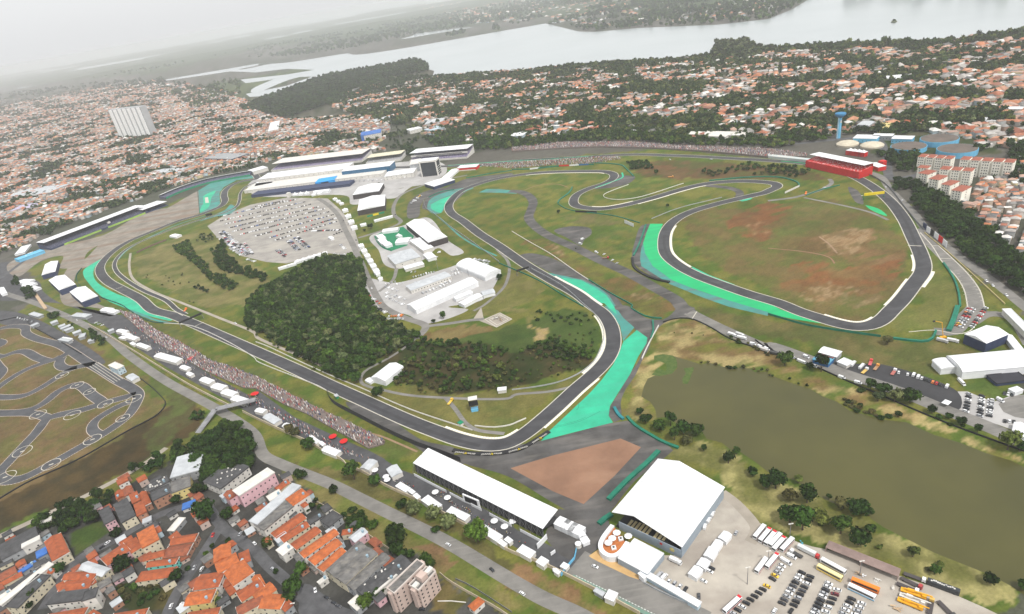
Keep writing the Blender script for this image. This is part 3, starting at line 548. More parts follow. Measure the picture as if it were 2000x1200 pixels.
# ---------------------------------------------------------------- kart track
for s,wd,cl in (('I -60,190 30,160 130,150 200,160 200,200 280,245 460,295 560,350 680,430 800,500 920,575 1040,640 1085,690 1060,760 1000,850 900,930 760,1020 600,1110 480,1180 M 350,50 200,130 80,160 20,150 -20,100 40,40 I 160,1110 300,960 370,870 470,840 620,810 780,760 880,730 1000,700 1060,680',9,0),
 ('I -60,600 20,510 -10,470 -60,380 20,390 100,355 180,345 300,400 400,420 480,390 560,340',9,0),
 ('I -60,660 80,560 200,490 330,440 430,410 480,380',8,0),('I 480,400 460,440 520,480 640,460 740,440',9,0),
 ('I -80,700 80,705 200,690 320,630 430,560 520,500 600,470',8,0),
 ('I -80,830 120,825 250,800 360,740 450,660 560,610 620,610 720,690 800,760 760,790',9,0),
 ('I 380,870 330,850 240,830 100,830',8,0),('I 800,1010 720,960 740,890 860,810 980,750 1020,740',8,0),('I -60,320 20,300 30,275 -20,260',7,0)):
    wd*=1.3; o,P=ribbon('kart_track',s,wd*.95,.07+.004*len(s)%.03,KART)
    for sd in (1,-1):
        e=wd*.475*sd; edge('kart_edge_line',P,min(e,e+.6*sd),max(e,e+.6*sd),.055,KKERB)
def circle_line(s,r,wd,z,mat,name='painted_circle'):
    c=G(*PP(s)[0]); P=[c+Vector((r*math.cos(t*math.pi/16),r*math.sin(t*math.pi/16),0)) for t in range(32)]
    edge(name,P,-wd/2,wd/2,z,mat,True); return c
for s,r in (('I 485,533',7),('I 1045,717',7.6),('I 823,757',7.6),('I 565,845',8),('I 297,840',8),('I 960,868',6.5),('I 723,1035',8),('I 175,1128',8.5),('I 700,660',6),('I 603,610',7),('M 400,30',8),('M 40,130',9)):
    c=circle_line(s,r,.7,.125,LINE); ribbon('painted_mark',[c+Vector((-1.8,-.6,0)),c+Vector((1.8,.6,0))],1.6,.13,LINE)
for k in range(4):
    ribbon('kart_grid_line',[G(*PP('I %f,%f'%(700+k*22,462-k*10))[0]),G(*PP('I %f,%f'%(895+k*22,592-k*10))[0])],.6,.125,LINE)
# helipad markings
for f in (1,.72):
    c=G(*PP('J 1895,100')[0]); Q=[c+(q-c)*f for q in gp('J 1790,97 1905,45 2000,95 1880,158')]
    for i in range(4): ribbon('helipad_line',[Q[i],Q[(i+1)%4]],.8,.1,LINE)
# ---------------------------------------------------------------- builders
_w=MB(); _w.box((0,0),(1,0),(0,1),1,.08,0,1); WINME=None
def windows_on(root,wall,c,ux,uy,lx,ly,h,floors,per,sides=(0,1,2,3),base=0,mat=None,size=(1.1,1.2)):
    """window panes, each its own part, set 4 cm proud of the wall"""
    for si in sides:
        d,t,half,ln=((uy*-1,ux,ly/2,lx),(ux,uy,lx/2,ly),(uy,ux,ly/2,lx),(ux*-1,uy,lx/2,ly))[si]
        n=per[si%2] if hasattr(per,'__len__') else per
        for f in range(floors):
            z0=base+h*(f+.35)/floors; 
            for k in range(n):
                off=(k+.5)/n*ln-ln/2; p=c+d*(half+.02)+t*off
                linko('window',WINME,root,(p.x-root.location.x,p.y-root.location.y,z0),math.atan2(t.y,t.x),(size[0],1,size[1]))
def roof_mesh(kind,c,ux,uy,lx,ly,h,rh,ov=.4):
    mb=MB(); X=lx/2+ov; Y=ly/2+ov
    def P(a,b,z): q=c+ux*a+uy*b; return (q.x,q.y,z)
    if kind=='gable':      # ridge along ux
        th=.25
        vs=[P(-X,-Y,h),P(X,-Y,h),P(X,Y,h),P(-X,Y,h),P(-X,0,h+rh),P(X,0,h+rh)]
        mb.add(vs,[(0,1,5,4),(2,3,4,5),(3,0,4),(1,2,5),(3,2,1,0)])
    elif kind=='hip':
        k=min(X,Y)*.9; vs=[P(-X,-Y,h),P(X,-Y,h),P(X,Y,h),P(-X,Y,h),P(-X+k,0,h+rh),P(X-k,0,h+rh)]
        mb.add(vs,[(0,1,5,4),(2,3,4,5),(3,0,4),(1,2,5),(3,2,1,0)])
    elif kind=='shed':
        vs=[P(-X,-Y,h),P(X,-Y,h),P(X,Y,h+rh),P(-X,Y,h+rh),P(-X,-Y,h-.2),P(X,-Y,h-.2),P(X,Y,h-.2),P(-X,Y,h-.2)]
        mb.add(vs,[(0,1,2,3),(4,7,6,5),(0,4,5,1),(1,5,6,2),(2,6,7,3),(3,7,4,0)])
    elif kind=='flat':
        mb.box(c,ux,uy,2*X-.3,2*Y-.3,h,h+.25)
        for a,b,sx,sy in ((0,-Y+.15,2*X,.3),(0,Y-.15,2*X,.3),(-X+.15,0,.3,2*Y-.6),(X-.15,0,.3,2*Y-.6)): mb.box(c+ux*a+uy*b,ux,uy,sx,sy,h,h+.7)
    elif kind=='vault':
        n=10; vs=[]
        for k in range(n+1):
            t=math.pi*k/n; b=-Y*math.cos(t); z=h+rh*math.sin(t); vs+=[P(-X,b,z),P(X,b,z)]
        fs=[(2*k,2*k+1,2*k+3,2*k+2) for k in range(n)]+[tuple(2*k for k in range(n+1)),tuple(2*k+1 for k in range(n,-1,-1))]
        mb.add(vs,fs)
    return mb
def building(name,corners,h,kind,rm,wm,label,cat,rh=1.6,group=None,wins=None,floors=1,extra=None,base=0,ov=.4,zr=None):
    c,ux,uy,lx,ly=rect(corners,h if zr is None else zr)
    if kind in('gable','hip','vault') and ly>lx: ux,uy,lx,ly=uy,-ux,ly,lx
    e=empty(name,(c.x,c.y,0),label,cat,group)
    mb=MB(); mb.box(c,ux,uy,lx,ly,base,h-.02); wall=mb.build('wall',wm,e)
    r=roof_mesh(kind,c,ux,uy,lx,ly,h,rh,ov); 
    r.build('roof',rm,e)
    if wins: windows_on(e,wall,c,ux,uy,lx,ly,h,floors,wins)
    return e,c,ux,uy,lx,ly
# trees: crown of leaf clumps spread over lobes, tapered trunk with limbs
def crown_arrays(seed,R,HC,n,q,lob=8,core=True,flat=1.0):
    r=np.random.default_rng(seed); L=[]
    for k in range(lob):
        t=2*math.pi*(k/lob)+r.uniform(-.5,.5); d=R*r.uniform(.25,.62) if k else 0; L.append((d*math.cos(t),d*math.sin(t),HC*r.uniform(.38,.72)*flat,R*r.uniform(.38,.6)))
    L=np.array(L); w=L[:,3]**2; id=r.choice(lob,n,p=w/w.sum()); v=r.normal(size=(n,3)); v/=np.linalg.norm(v,axis=1)[:,None]; v[:,2]=np.where(v[:,2]<-.35,-v[:,2],v[:,2])
    rad=L[id,3]*r.uniform(.78,1.08,n); P=L[id,:3]+v*rad[:,None]*np.array([1,1,HC/R*.55+.25]); P[:,2]=np.clip(P[:,2],HC*.08,None)
    nrm=v+r.normal(size=(n,3))*.45; nrm/=np.linalg.norm(nrm,axis=1)[:,None]
    a=np.cross(nrm,r.normal(size=(n,3))); a/=np.linalg.norm(a,axis=1)[:,None]; b=np.cross(nrm,a); s=(q*r.uniform(.6,1.3,n))[:,None]
    V=np.stack([P-a*s-b*s*.7,P+a*s-b*s*.7,P+a*s*.7+b*s,P-a*s*.6+b*s*.8],1).reshape(-1,3); F=np.arange(4*n).reshape(n,4)
    VV=[V];FF=[F]
    if core:
        off=len(V)
        for l in L:
            ring=6; vs=[]
            for zz,rr in ((-.7,.5),(0,.85),(.65,.55)):
                for k in range(ring):
                    t=2*math.pi*(k+.3*zz)/ring; vs.append((l[0]+l[3]*.8*rr*math.cos(t),l[1]+l[3]*.8*rr*math.sin(t),max(.1,l[2]+l[3]*.8*zz)))
            vs.append((l[0],l[1],l[2]+l[3]*.85)); vs=np.array(vs); fs=[]
            for a_ in range(2):
                for k in range(ring): fs.append((off+a_*ring+k,off+a_*ring+(k+1)%ring,off+(a_+1)*ring+(k+1)%ring,off+(a_+1)*ring+k))
            for k in range(ring): fs.append((off+2*ring+k,off+2*ring+(k+1)%ring,off+3*ring,off+3*ring))
            VV.append(vs); FF.append(np.array(fs)); off+=len(vs)
    return np.concatenate(VV),np.concatenate(FF)
def np_me(name,V,F,mat):
    me=bpy.data.meshes.new(name); fs=[tuple(dict.fromkeys(f)) for f in F.tolist()]; me.from_pydata(V.tolist(),[],fs); me.materials.append(mat); me.update(); return me
CROWN=[]; 
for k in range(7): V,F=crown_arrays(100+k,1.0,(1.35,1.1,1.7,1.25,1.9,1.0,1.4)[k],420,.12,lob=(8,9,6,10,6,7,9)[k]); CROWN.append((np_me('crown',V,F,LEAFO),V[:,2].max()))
def trunk_me(k):
    mb=MB(); r=random.Random(k)
    pts=[Vector((0,0,0)),Vector((r.uniform(-.03,.03),r.uniform(-.03,.03),.35)),Vector((r.uniform(-.06,.06),r.uniform(-.06,.06),.75))]; rad=[.09,.065,.04]; n=7
    for i,(p,q) in enumerate(zip(pts,rad)): 
        for a in range(n): t=2*math.pi*a/n; mb.v.append((p.x+q*math.cos(t),p.y+q*math.sin(t),p.z))
    for i in range(2):
        for a in range(n): mb.f.append((i*n+a,i*n+(a+1)%n,(i+1)*n+(a+1)%n,(i+1)*n+a)); mb.m.append(0)
    for a in range(5):
        t=2*math.pi*a/5+r.uniform(-.4,.4); s=pts[1]+(pts[2]-pts[1])*r.uniform(0,.8); mb.bar(s,s+Vector((math.cos(t)*.45,math.sin(t)*.45,r.uniform(.25,.5))),.022)
    me=bpy.data.meshes.new('trunk'); me.from_pydata(mb.v,[],mb.f); me.materials.append(BARK); return me
TRUNK=[trunk_me(k) for k in range(3)]
TONES={'dark green':(.022,.042,.011),'deep green':(.034,.062,.015),'mid green':(.06,.10,.02),'olive green':(.095,.11,.035),'yellow green':(.13,.16,.03),'grey green':(.10,.115,.065),'brownish':(.085,.075,.038)}
def add_tree(x,y,r,tone,label,group,z=0,cat='tree',name='tree',tall=1.0):
    k=random.randrange(7); me,mh=CROWN[k]; rz=random.uniform(0,6.28)
    th=r*random.uniform(.35,.6)*(0 if cat=='shrub' else 1)
    e=bpy.data.objects.new(name,None); e.location=(x,y,z); e.rotation_euler=(0,0,rz); col.objects.link(e); tag(e,label,cat,group)
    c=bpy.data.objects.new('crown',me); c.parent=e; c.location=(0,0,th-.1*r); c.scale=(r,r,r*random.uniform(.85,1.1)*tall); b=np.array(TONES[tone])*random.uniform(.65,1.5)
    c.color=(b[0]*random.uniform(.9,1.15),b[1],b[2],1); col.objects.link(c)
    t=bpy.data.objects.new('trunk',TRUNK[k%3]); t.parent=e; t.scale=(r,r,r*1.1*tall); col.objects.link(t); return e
# light crowns merged into one mesh for woods and the far town's trees
def tmpl(seed,n,q,lob,HC=1.3): 
    V,F=crown_arrays(seed,1.0,HC,n,q,lob=lob,core=True); return V,F
T_MID=[tmpl(300+k,150,.17,6,(1.2,1.5,1.0,1.7)[k%4]) for k in range(6)]
T_FAR=[tmpl(400+k,36,.3,3,(1.2,1.5,1.0,1.8)[k%4]) for k in range(6)]
T_TINY=[tmpl(500+k,12,.42,1,(1.1,1.4,1.0,1.6)[k]) for k in range(4)]
def merged_trees(name,arr,label,tmpls):
    """arr rows: x,y,z,r,tone rgb"""
    if len(arr)==0: return
    r_=np.random.default_rng(len(arr)); ch=r_.integers(0,len(tmpls),len(arr)); VV=[];FF=[];CC=[];off=0
    for k,(V,F) in enumerate(tmpls):
        A=arr[ch==k]
        if len(A)==0: continue
        a=r_.uniform(0,6.28,len(A)); ca,sa=np.cos(a),np.sin(a); s=A[:,3]; sz=s*r_.uniform(.85,1.25,len(A))
        X=(V[None,:,0]*ca[:,None]-V[None,:,1]*sa[:,None])*s[:,None]+A[:,0:1]; Y=(V[None,:,0]*sa[:,None]+V[None,:,1]*ca[:,None])*s[:,None]+A[:,1:2]; Z=V[None,:,2]*sz[:,None]+A[:,2:3]+s[:,None]*.1
        VV.append(np.stack([X,Y,Z],-1).reshape(-1,3)); FF.append((F[None]+(np.arange(len(A))*len(V))[:,None,None]+off).reshape(-1,4)); off+=len(A)*len(V)
        CC.append(np.repeat(A[:,4:7],len(V),0))
    FQ=np.concatenate(FF); tri=FQ[:,2]==FQ[:,3]
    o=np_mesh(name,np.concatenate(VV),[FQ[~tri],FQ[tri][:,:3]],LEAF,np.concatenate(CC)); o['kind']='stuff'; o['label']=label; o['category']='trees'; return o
# vehicles
def car_me(cab=0):
    """body profile lofted across the width; x forward, 4.3 m long"""
    prof=[(-2.1,.35),(-2.12,.75),(-1.9,.98),(-1.35,1.0)] ; 
    body=[(-2.12,.3),(-2.15,.8),(-1.95,.98),(-.9,1.02),(.75,.98),(1.85,.82),(2.12,.6),(2.12,.3)]
    mb=MB(); n=len(body); W=.88
    for y,k in ((-W,1),(-W*.6,1.02),(W*.6,1.02),(W,1)):
        for x,z in body: mb.v.append((x*(1 if abs(y)<W else .985),y,z*k))
    for s in range(3):
        for i in range(n): mb.f.append((s*n+i,s*n+(i+1)%n,(s+1)*n+(i+1)%n,(s+1)*n+i)); mb.m.append(0)
    mb.f+= [tuple(range(n-1,-1,-1)),tuple(range(3*n,4*n))]; mb.m+=[0,0]
    b=len(mb.v) # roof panel
    rf=[(-1.2,1.44),(.35,1.46)] if cab==0 else [(-1.75,1.6),(.45,1.6)]
    mb.add([(rf[0][0],-.62,rf[0][1]),(rf[1][0],-.62,rf[1][1]),(rf[1][0],.62,rf[1][1]),(rf[0][0],.62,rf[0][1]),(rf[0][0],-.6,rf[0][1]-.05),(rf[1][0],-.6,rf[1][1]-.05),(rf[1][0],.6,rf[1][1]-.05),(rf[0][0],.6,rf[0][1]-.05)],[(0,1,2,3),(7,6,5,4),(0,4,5,1),(1,5,6,2),(2,6,7,3),(3,7,4,0)])
    gl=MB(); zb=1.0; zt=rf[0][1]-.03; xb0,xb1=(-1.85,1.1) if cab==0 else (-2.0,1.2)
    gl.add([(xb0,-.78,zb),(xb1,-.78,zb),(xb1,.78,zb),(xb0,.78,zb),(rf[0][0],-.6,zt),(rf[1][0],-.6,zt),(rf[1][0],.6,zt),(rf[0][0],.6,zt)],[(0,1,5,4),(1,2,6,5),(2,3,7,6),(3,0,4,7)])
    return mb,gl
def wheel_mb(r=.32,wd=.2):
    mb=MB(); n=12; vs=[]
    for y in (-wd/2,wd/2):
        for k in range(n): t=2*math.pi*k/n; vs.append((r*math.cos(t),y,r*math.sin(t)))
    mb.add(vs,[(k,(k+1)%n,n+(k+1)%n,n+k) for k in range(n)]+[tuple(range(n-1,-1,-1)),tuple(range(n,2*n))]); return mb
def mk(mb,mats,name='mesh'):
    me=bpy.data.meshes.new(name); me.from_pydata(mb.v,[],mb.f)
    for m in (mats if isinstance(mats,(list,tuple)) else [mats]): me.materials.append(m)
    if isinstance(mats,(list,tuple)): me.polygons.foreach_set('material_index',mb.m)
    me.update(); return me
CARB=[];CARG=[];CARF=[]
for k in range(2):
    b,g=car_me(k); CARB.append(mk(b,CPAINT)); CARG.append(mk(g,GLASS)); b.m=[0]*len(b.m)
    off=len(b.v); b.v+=g.v; b.f+=[tuple(off+i for i in f) for f in g.f]; b.m+=[1]*len(g.f)
    for x in(-1.35,1.35):
        for y in(-.8,.8):
            q=wheel_mb(); off=len(b.v); b.v+=[(a+x,c_+y,d+.32) for a,c_,d in q.v]; b.f+=[tuple(off+i for i in f) for f in q.f]; b.m+=[2]*len(q.f)
    CARF.append(mk(b,[CPAINT,GLASS,TYRE]))
WINME=mk(_w,GLASS); WHL=mk(wheel_mb(),TYRE); LMP=MB(); LMP.box((0,0),(1,0),(0,1),.08,.3,0,.14); LAMPME=mk(LMP,M('lamp_lens',(.8,.8,.75)))
CARC={'white':(.75,.76,.77),'black':(.018,.018,.02),'silver':(.42,.43,.45),'dark grey':(.07,.07,.075),'red':(.5,.02,.02),'blue':(.04,.1,.3),'maroon':(.16,.02,.03),'orange':(.8,.22,.03),'yellow':(.8,.5,.03)}
def linko(name,me,parent=None,loc=(0,0,0),rz=0,scale=None,color=None):
    o=bpy.data.objects.new(name,me); o.location=loc; o.rotation_euler=(0,0,rz); 
    if scale: o.scale=scale
    if color: o.color=(*color,1)
    if parent: o.parent=parent
    col.objects.link(o); return o
def car(x,y,rz,color,label,group=None,detail=True,kind=None,z=.07):
    k=kind if kind is not None else (1 if random.random()<.35 else 0)
    if not detail:
        return tag(linko('parked_car',CARF[k],None,(x,y,z),rz,None,CARC[color]),label,'car',group)
    e=empty('parked_car',(x,y,z),label,'car',group,rz)
    linko('body',CARB[k],e,color=CARC[color]); linko('window_glass',CARG[k],e)
    for a in(-1.35,1.35):
        for b in(-.8,.8): linko('wheel',WHL,e,(a,b,.32))
    for b in(-.6,.6): linko('headlight',LAMPME,e,(2.1,b,.55))
    return e
def vehicle(name,x,y,rz,L,Wd,Ht,bc,label,cat,roofc=None,cab=None,stripe=None,group=None,rear=None):
    """bus or coach: body, roof, windscreen, side windows, wheels"""
    e=empty(name,(x,y,.07),label,cat,group,rz); X=L/2; Y=Wd/2
    mb=MB(); mb.add([(-X,-Y,.35),(X,-Y,.35),(X,Y,.35),(-X,Y,.35),(-X,-Y,Ht*.93),(X-.05,-Y,Ht*.93),(X-.05,Y,Ht*.93),(-X,Y,Ht*.93)],[(3,2,1,0),(4,5,6,7),(0,1,5,4),(1,2,6,5),(2,3,7,6),(3,0,4,7)])
    linko('body',mk(mb,CPAINT),e,color=bc)
    mb=MB(); mb.add([(-X+.1,-Y+.06,Ht*.93),(X-.25,-Y+.06,Ht*.93),(X-.25,Y-.06,Ht*.93),(-X+.1,Y-.06,Ht*.93),(-X+.3,-Y+.25,Ht),(X-.6,-Y+.25,Ht),(X-.6,Y-.25,Ht),(-X+.3,Y-.25,Ht)],[(4,5,6,7),(0,1,5,4),(1,2,6,5),(2,3,7,6),(3,0,4,7)])
    linko('roof',mk(mb,CPAINT),e,color=roofc or bc)
    if rear: mb=MB(); mb.box((-X+.9,0),(1,0),(0,1),1.6,Wd-.3,Ht,Ht+.12); linko('rear_pod',mk(mb,CPAINT),e,color=rear)
    mb=MB(); mb.box((X-.03,0),(1,0),(0,1),.12,Wd*.92,Ht*.42,Ht*.86); linko('windscreen',mk(mb,GLASS),e)
    for s in(-1,1):
        mb=MB(); mb.box((-.1,s*Y),(1,0),(0,1),L*.9,.06,Ht*.48,Ht*.82); linko('side_window',mk(mb,GLASS),e)
        for a in (-X+2.4,X-2.3): linko('wheel',WHL,e,(a,s*(Y-.12),.45),scale=(1.45,1.2,1.45))
        if stripe: mb=MB(); mb.box((0,s*(Y+.005)),(1,0),(0,1),L*.96,.03,.4,Ht*.3); linko('side_stripe',mk(mb,CPAINT),e,color=stripe)
    return e
def truck(x,y,rz,L,bc,cabc,label,name='box_truck',h=3.4,cat='truck',flat=False,group=None):
    e=empty(name,(x,y,.07),label,cat,group,rz); X=L/2
    mb=MB(); mb.box((-1.1,0),(1,0),(0,1),L-2.4,2.45,.95,1.15 if flat else h); linko('load_bed' if flat else 'cargo_box',mk(mb,CPAINT),e,color=bc)
    mb=MB(); mb.add([(X-2.1,-1.15,.5),(X,-1.15,.5),(X,1.15,.5),(X-2.1,1.15,.5),(X-2.1,-1.1,2.6),(X-.35,-1.1,2.6),(X-.35,1.1,2.6),(X-2.1,1.1,2.6)],[(3,2,1,0),(4,5,6,7),(0,1,5,4),(1,2,6,5),(2,3,7,6),(3,0,4,7)])
    linko('cab',mk(mb,CPAINT),e,color=cabc); mb=MB(); mb.box((X-.15,0),(1,0),(0,1),.1,2.0,1.5,2.3); linko('windscreen',mk(mb,GLASS),e)
    mb=MB(); mb.box((-.3,0),(1,0),(0,1),L-1,.9,.55,.93); linko('chassis',mk(mb,BLACK),e)
    for s in(-1,1):
        for a in (-X+1.6,X-1.2): linko('wheel',WHL,e,(a,s*1.08,.48),scale=(1.5,1.3,1.5))
    return e
def van(x,y,rz,color,label,group=None,L=5.4,H_=2.3,name='van'):
    e=empty(name,(x,y,.07),label,'van',group,rz); X=L/2; mb=MB(); pr=[(-X,.35),(-X,H_),(X-1.5,H_),(X-.7,1.3),(X,1.1),(X,.35)]; n=len(pr)
    for yy in(-.95,.95):
        for a,b in pr: mb.v.append((a,yy*(.92 if b>1.5 else 1),b))
    mb.f=[(i,n+i,n+(i+1)%n,(i+1)%n) for i in range(n)]+[tuple(range(n)),tuple(range(2*n-1,n-1,-1))]; mb.m=[0]*len(mb.f)
    linko('body',mk(mb,CPAINT),e,color=CARC[color])
    mb=MB(); mb.add([(X-1.46,-.8,H_-.08),(X-1.46,.8,H_-.08),(X-.68,.85,1.36),(X-.68,-.85,1.36)],[(0,3,2,1)]); mb.v=[(a+.04,b,c_+.04) for a,b,c_ in mb.v]; mb.bar((X-1.4,-.8,H_-.1),(X-1.4,.8,H_-.1),.05); linko('windscreen',mk(mb,GLASS),e)
    for s in(-1,1):
        mb=MB(); mb.box((X-2.1,s*.93),(1,0),(0,1),1.0,.06,1.35,1.95); linko('side_window',mk(mb,GLASS),e)
        for a in(-X+.9,X-.9): linko('wheel',WHL,e,(a,s*.85,.34),scale=(1.05,1,1.05))
    return e
def ang(a,b):
    d=G(*b)-G(*a); return math.atan2(d.y,d.x)
# tents
def tent(corners,h,label,rh=2.0,kind='gable',name='tent',cat='tent',group=None,side=WHITE,open_sides=(),post=True,roofm=WHITE,ov=.15):
    c,ux,uy,lx,ly=rect(corners,h)
    if ly>lx and kind!='pagoda': ux,uy,lx,ly=uy,-ux,ly,lx
    e=empty(name,(c.x,c.y,0),label,cat,group)
    if kind=='pagoda':
        mb=MB(); rings=[(1.03,0),(.62,.28),(.3,.6),(.1,1)]; 
        for k,z in rings:
            for a,b in((-1,-1),(1,-1),(1,1),(-1,1)): q=c+ux*a*lx/2*k+uy*b*ly/2*k; mb.v.append((q.x,q.y,h+rh*z))
        for i in range(3):
            for k in range(4): mb.f.append((i*4+k,i*4+(k+1)%4,(i+1)*4+(k+1)%4,(i+1)*4+k)); mb.m.append(0)
        mb.f.append((12,13,14,15)); mb.m.append(0); mb.build('canopy',roofm,e)
    else: roof_mesh(kind,c,ux,uy,lx,ly,h,rh,ov).build('canopy',roofm,e)
    sd=[(uy*-1,ux,ly/2,lx),(ux,uy,lx/2,ly),(uy,ux,ly/2,lx),(ux*-1,uy,lx/2,ly)]
    if side is not None:
        for i,(d,t,hf,ln) in enumerate(sd):
            if i in open_sides: continue
            mb=MB(); mb.box(c+d*(hf-.06),t,d,ln-.3,.1,0,h-.03); mb.build('side_wall',side,e)
    for a in(-1,1):
        for b in(-1,1): q=c+ux*a*(lx/2-.05)+uy*b*(ly/2-.05); mb=MB(); mb.bar((q.x,q.y,0),(q.x,q.y,h),.09); mb.build('post',STEEL,e)
    return e,c,ux,uy,lx,ly
def umbrella(p,r,label,group,m=WHITE,z=0):
    e=empty('parasol',(p.x,p.y,z),label,'parasol',group); mb=MB(); n=8; vs=[(r*math.cos(2*math.pi*k/n),r*math.sin(2*math.pi*k/n),2.3) for k in range(n)]+[(0,0,3.0)]
    mb.add(vs,[(k,(k+1)%n,n) for k in range(n)]+[tuple(range(n-1,-1,-1))]); linko('canopy',mk(mb,m),e); mb=MB(); mb.bar((0,0,0),(0,0,2.9),.06); linko('pole',mk(mb,STEEL),e); return e
def wall_run(name,s,h,th,mat,label,cat='wall',step=6,group=None,z=0,sm=1,kind=None):
    P=smooth_line(catmull(gp(s) if isinstance(s,str) else s,step),sm); A=offset_line(P,th/2); B=offset_line(P,-th/2); mb=MB(); mb.uv=None
    for a,b in zip(A,B): mb.v+=[(a.x,a.y,z),(b.x,b.y,z),(b.x,b.y,z+h),(a.x,a.y,z+h)]
    for i in range(len(P)-1):
        for k in range(4): mb.f.append((4*i+k,4*i+(k+1)%4,4*i+4+(k+1)%4,4*i+4+k)); mb.m.append(0)
    n=4*(len(P)-1); mb.f+=[(0,3,2,1),(n,n+1,n+2,n+3)]; mb.m+=[0,0]
    o=mb.build(name,mat); tag(o,label,cat,group); return o,P
def lamp(p,h,label,group,name='light_mast',heads=2):
    e=empty(name,(p.x,p.y,0),label,'lamp post',group); mb=MB(); n=8; mb.cyl((0,0),.28,0,h,n,0,.12); linko('pole',mk(mb,STEEL),e)
    for k in range(heads):
        mb=MB(); t=k*math.pi; mb.box((math.cos(t)*.8,math.sin(t)*.8),(1,0),(0,1),1.3,.6,h-.1,h+.25); linko('lamp_head',mk(mb,OFFW),e)
    return e
def lettering(txt,size,loc,mat,parent,rx=90,rz=0,name='lettering',ext=.03,sx=1):
    cu=bpy.data.curves.new('t','FONT'); cu.body=txt; cu.size=size; cu.extrude=ext; cu.align_x='CENTER'; cu.align_y='CENTER'
    o=bpy.data.objects.new('t',cu); col.objects.link(o); dg=bpy.context.evaluated_depsgraph_get(); me=bpy.data.meshes.new_from_object(o.evaluated_get(dg)); bpy.data.objects.remove(o)
    me.materials.clear(); me.materials.append(mat); q=bpy.data.objects.new(name,me); q.location=loc; q.rotation_euler=(R(rx),0,rz); q.scale=(sx,1,1); col.objects.link(q)
    if parent: q.parent=parent; q.matrix_parent_inverse=parent_matrix(parent).inverted()
    return q
def stand(name,corners,h,label,depth_seat,seat=SEATD,roofm=WHITE,drop=1.5,front=0,back=None,side=None,low=1.0,tiers=8,rh=.6,frame=STEEL,cat='grandstand',hb=None,roofd=None,group=None,frontwall=None,flen=None):
    """roofed grandstand. corners: roof quad at height h, first edge is the side the rows face; seats step down from
    the back edge to the ground beyond the front edge by depth_seat metres"""
    c,ux,uy,lx,ly=rect(corners,h); e=empty(name,(c.x,c.y,0),label,cat,group)
    mb=MB(); X=lx/2; Y=ly/2
    def P(a,b,z): q=c+ux*a+uy*b; return (q.x,q.y,z)
    mb.add([P(-X,-Y,h),P(X,-Y,h),P(X,Y,h-drop),P(-X,Y,h-drop),P(-X,-Y,h-.4),P(X,-Y,h-.4),P(X,Y,h-drop-.4),P(-X,Y,h-drop-.4)],[(0,1,2,3),(7,6,5,4),(0,4,5,1),(1,5,6,2),(2,6,7,3),(3,7,4,0)])
    mb.build('roof',roofm,e)
    top=h*.68; y1=Y-1.0; y0=-Y-depth_seat; mb=MB(); n=tiers
    for k in range(n):
        a=y0+(y1-y0)*k/n; b=y0+(y1-y0)*(k+1)/n; z=low+(top-low)*k/(n-1)
        mb.box(c+uy*((a+b)/2),ux,uy,lx*.985,(b-a)+.01,0 if k==0 else z-1.2,z)
    mb.build('seating_tier',seat,e)
    mb=MB(); mb.box(c+uy*(Y-.6),ux,uy,lx*.99,.3,0,h-drop-.45); mb.build('back_wall',back or OFFW,e)
    if frontwall: mb=MB(); mb.box(c+uy*(y0-.3),ux,uy,lx*.99,.4,0,low+.9); mb.build('front_wall',frontwall,e)
    if side:
        for s in(-1,1):
            mb=MB(); q=[P(s*X*.995,y0,0),P(s*X*.995,Y-.8,0),P(s*X*.995,Y-.8,top),P(s*X*.995,y0,low+.8)]; t=ux*.2*s
            vs=q+[(a+t.x,b+t.y,z) for a,b,z in q]; mb.add(vs,[(0,1,2,3),(7,6,5,4),(0,4,5,1),(1,5,6,2),(2,6,7,3),(3,7,4,0)]); mb.build('end_wall',side,e)
    k=max(2,int(lx/9))
    mb=MB()
    for i in range(k+1):
        a=-X+.3+(lx-.6)*i/k; mb.bar(P(a,Y-.9,0),P(a,Y-.9,h-drop-.4),.14); mb.bar(P(a,Y-.9,h-drop-.5),P(a,-Y+.4,h-.5),.1); mb.bar(P(a,Y-1,(h)*.6),P(a,-Y*.2,h-.6),.08)
    mb.build('roof_truss',frame,e)
    return e,c,ux,uy,lx,ly
# ================================================================ foreground town
RM={'t':TERRA,'d':TERRA2,'o':TERRA3,'f':FIBRO,'k':FIBROD,'l':FIBROL,'b':BLUER,'w':OFFW}
WM={'c':CREAM,'w':OFFW,'p':PINKW,'k':PINK,'y':YELW,'u':TURW,'r':BRICK,'g':GREYW,'b':PALEB}
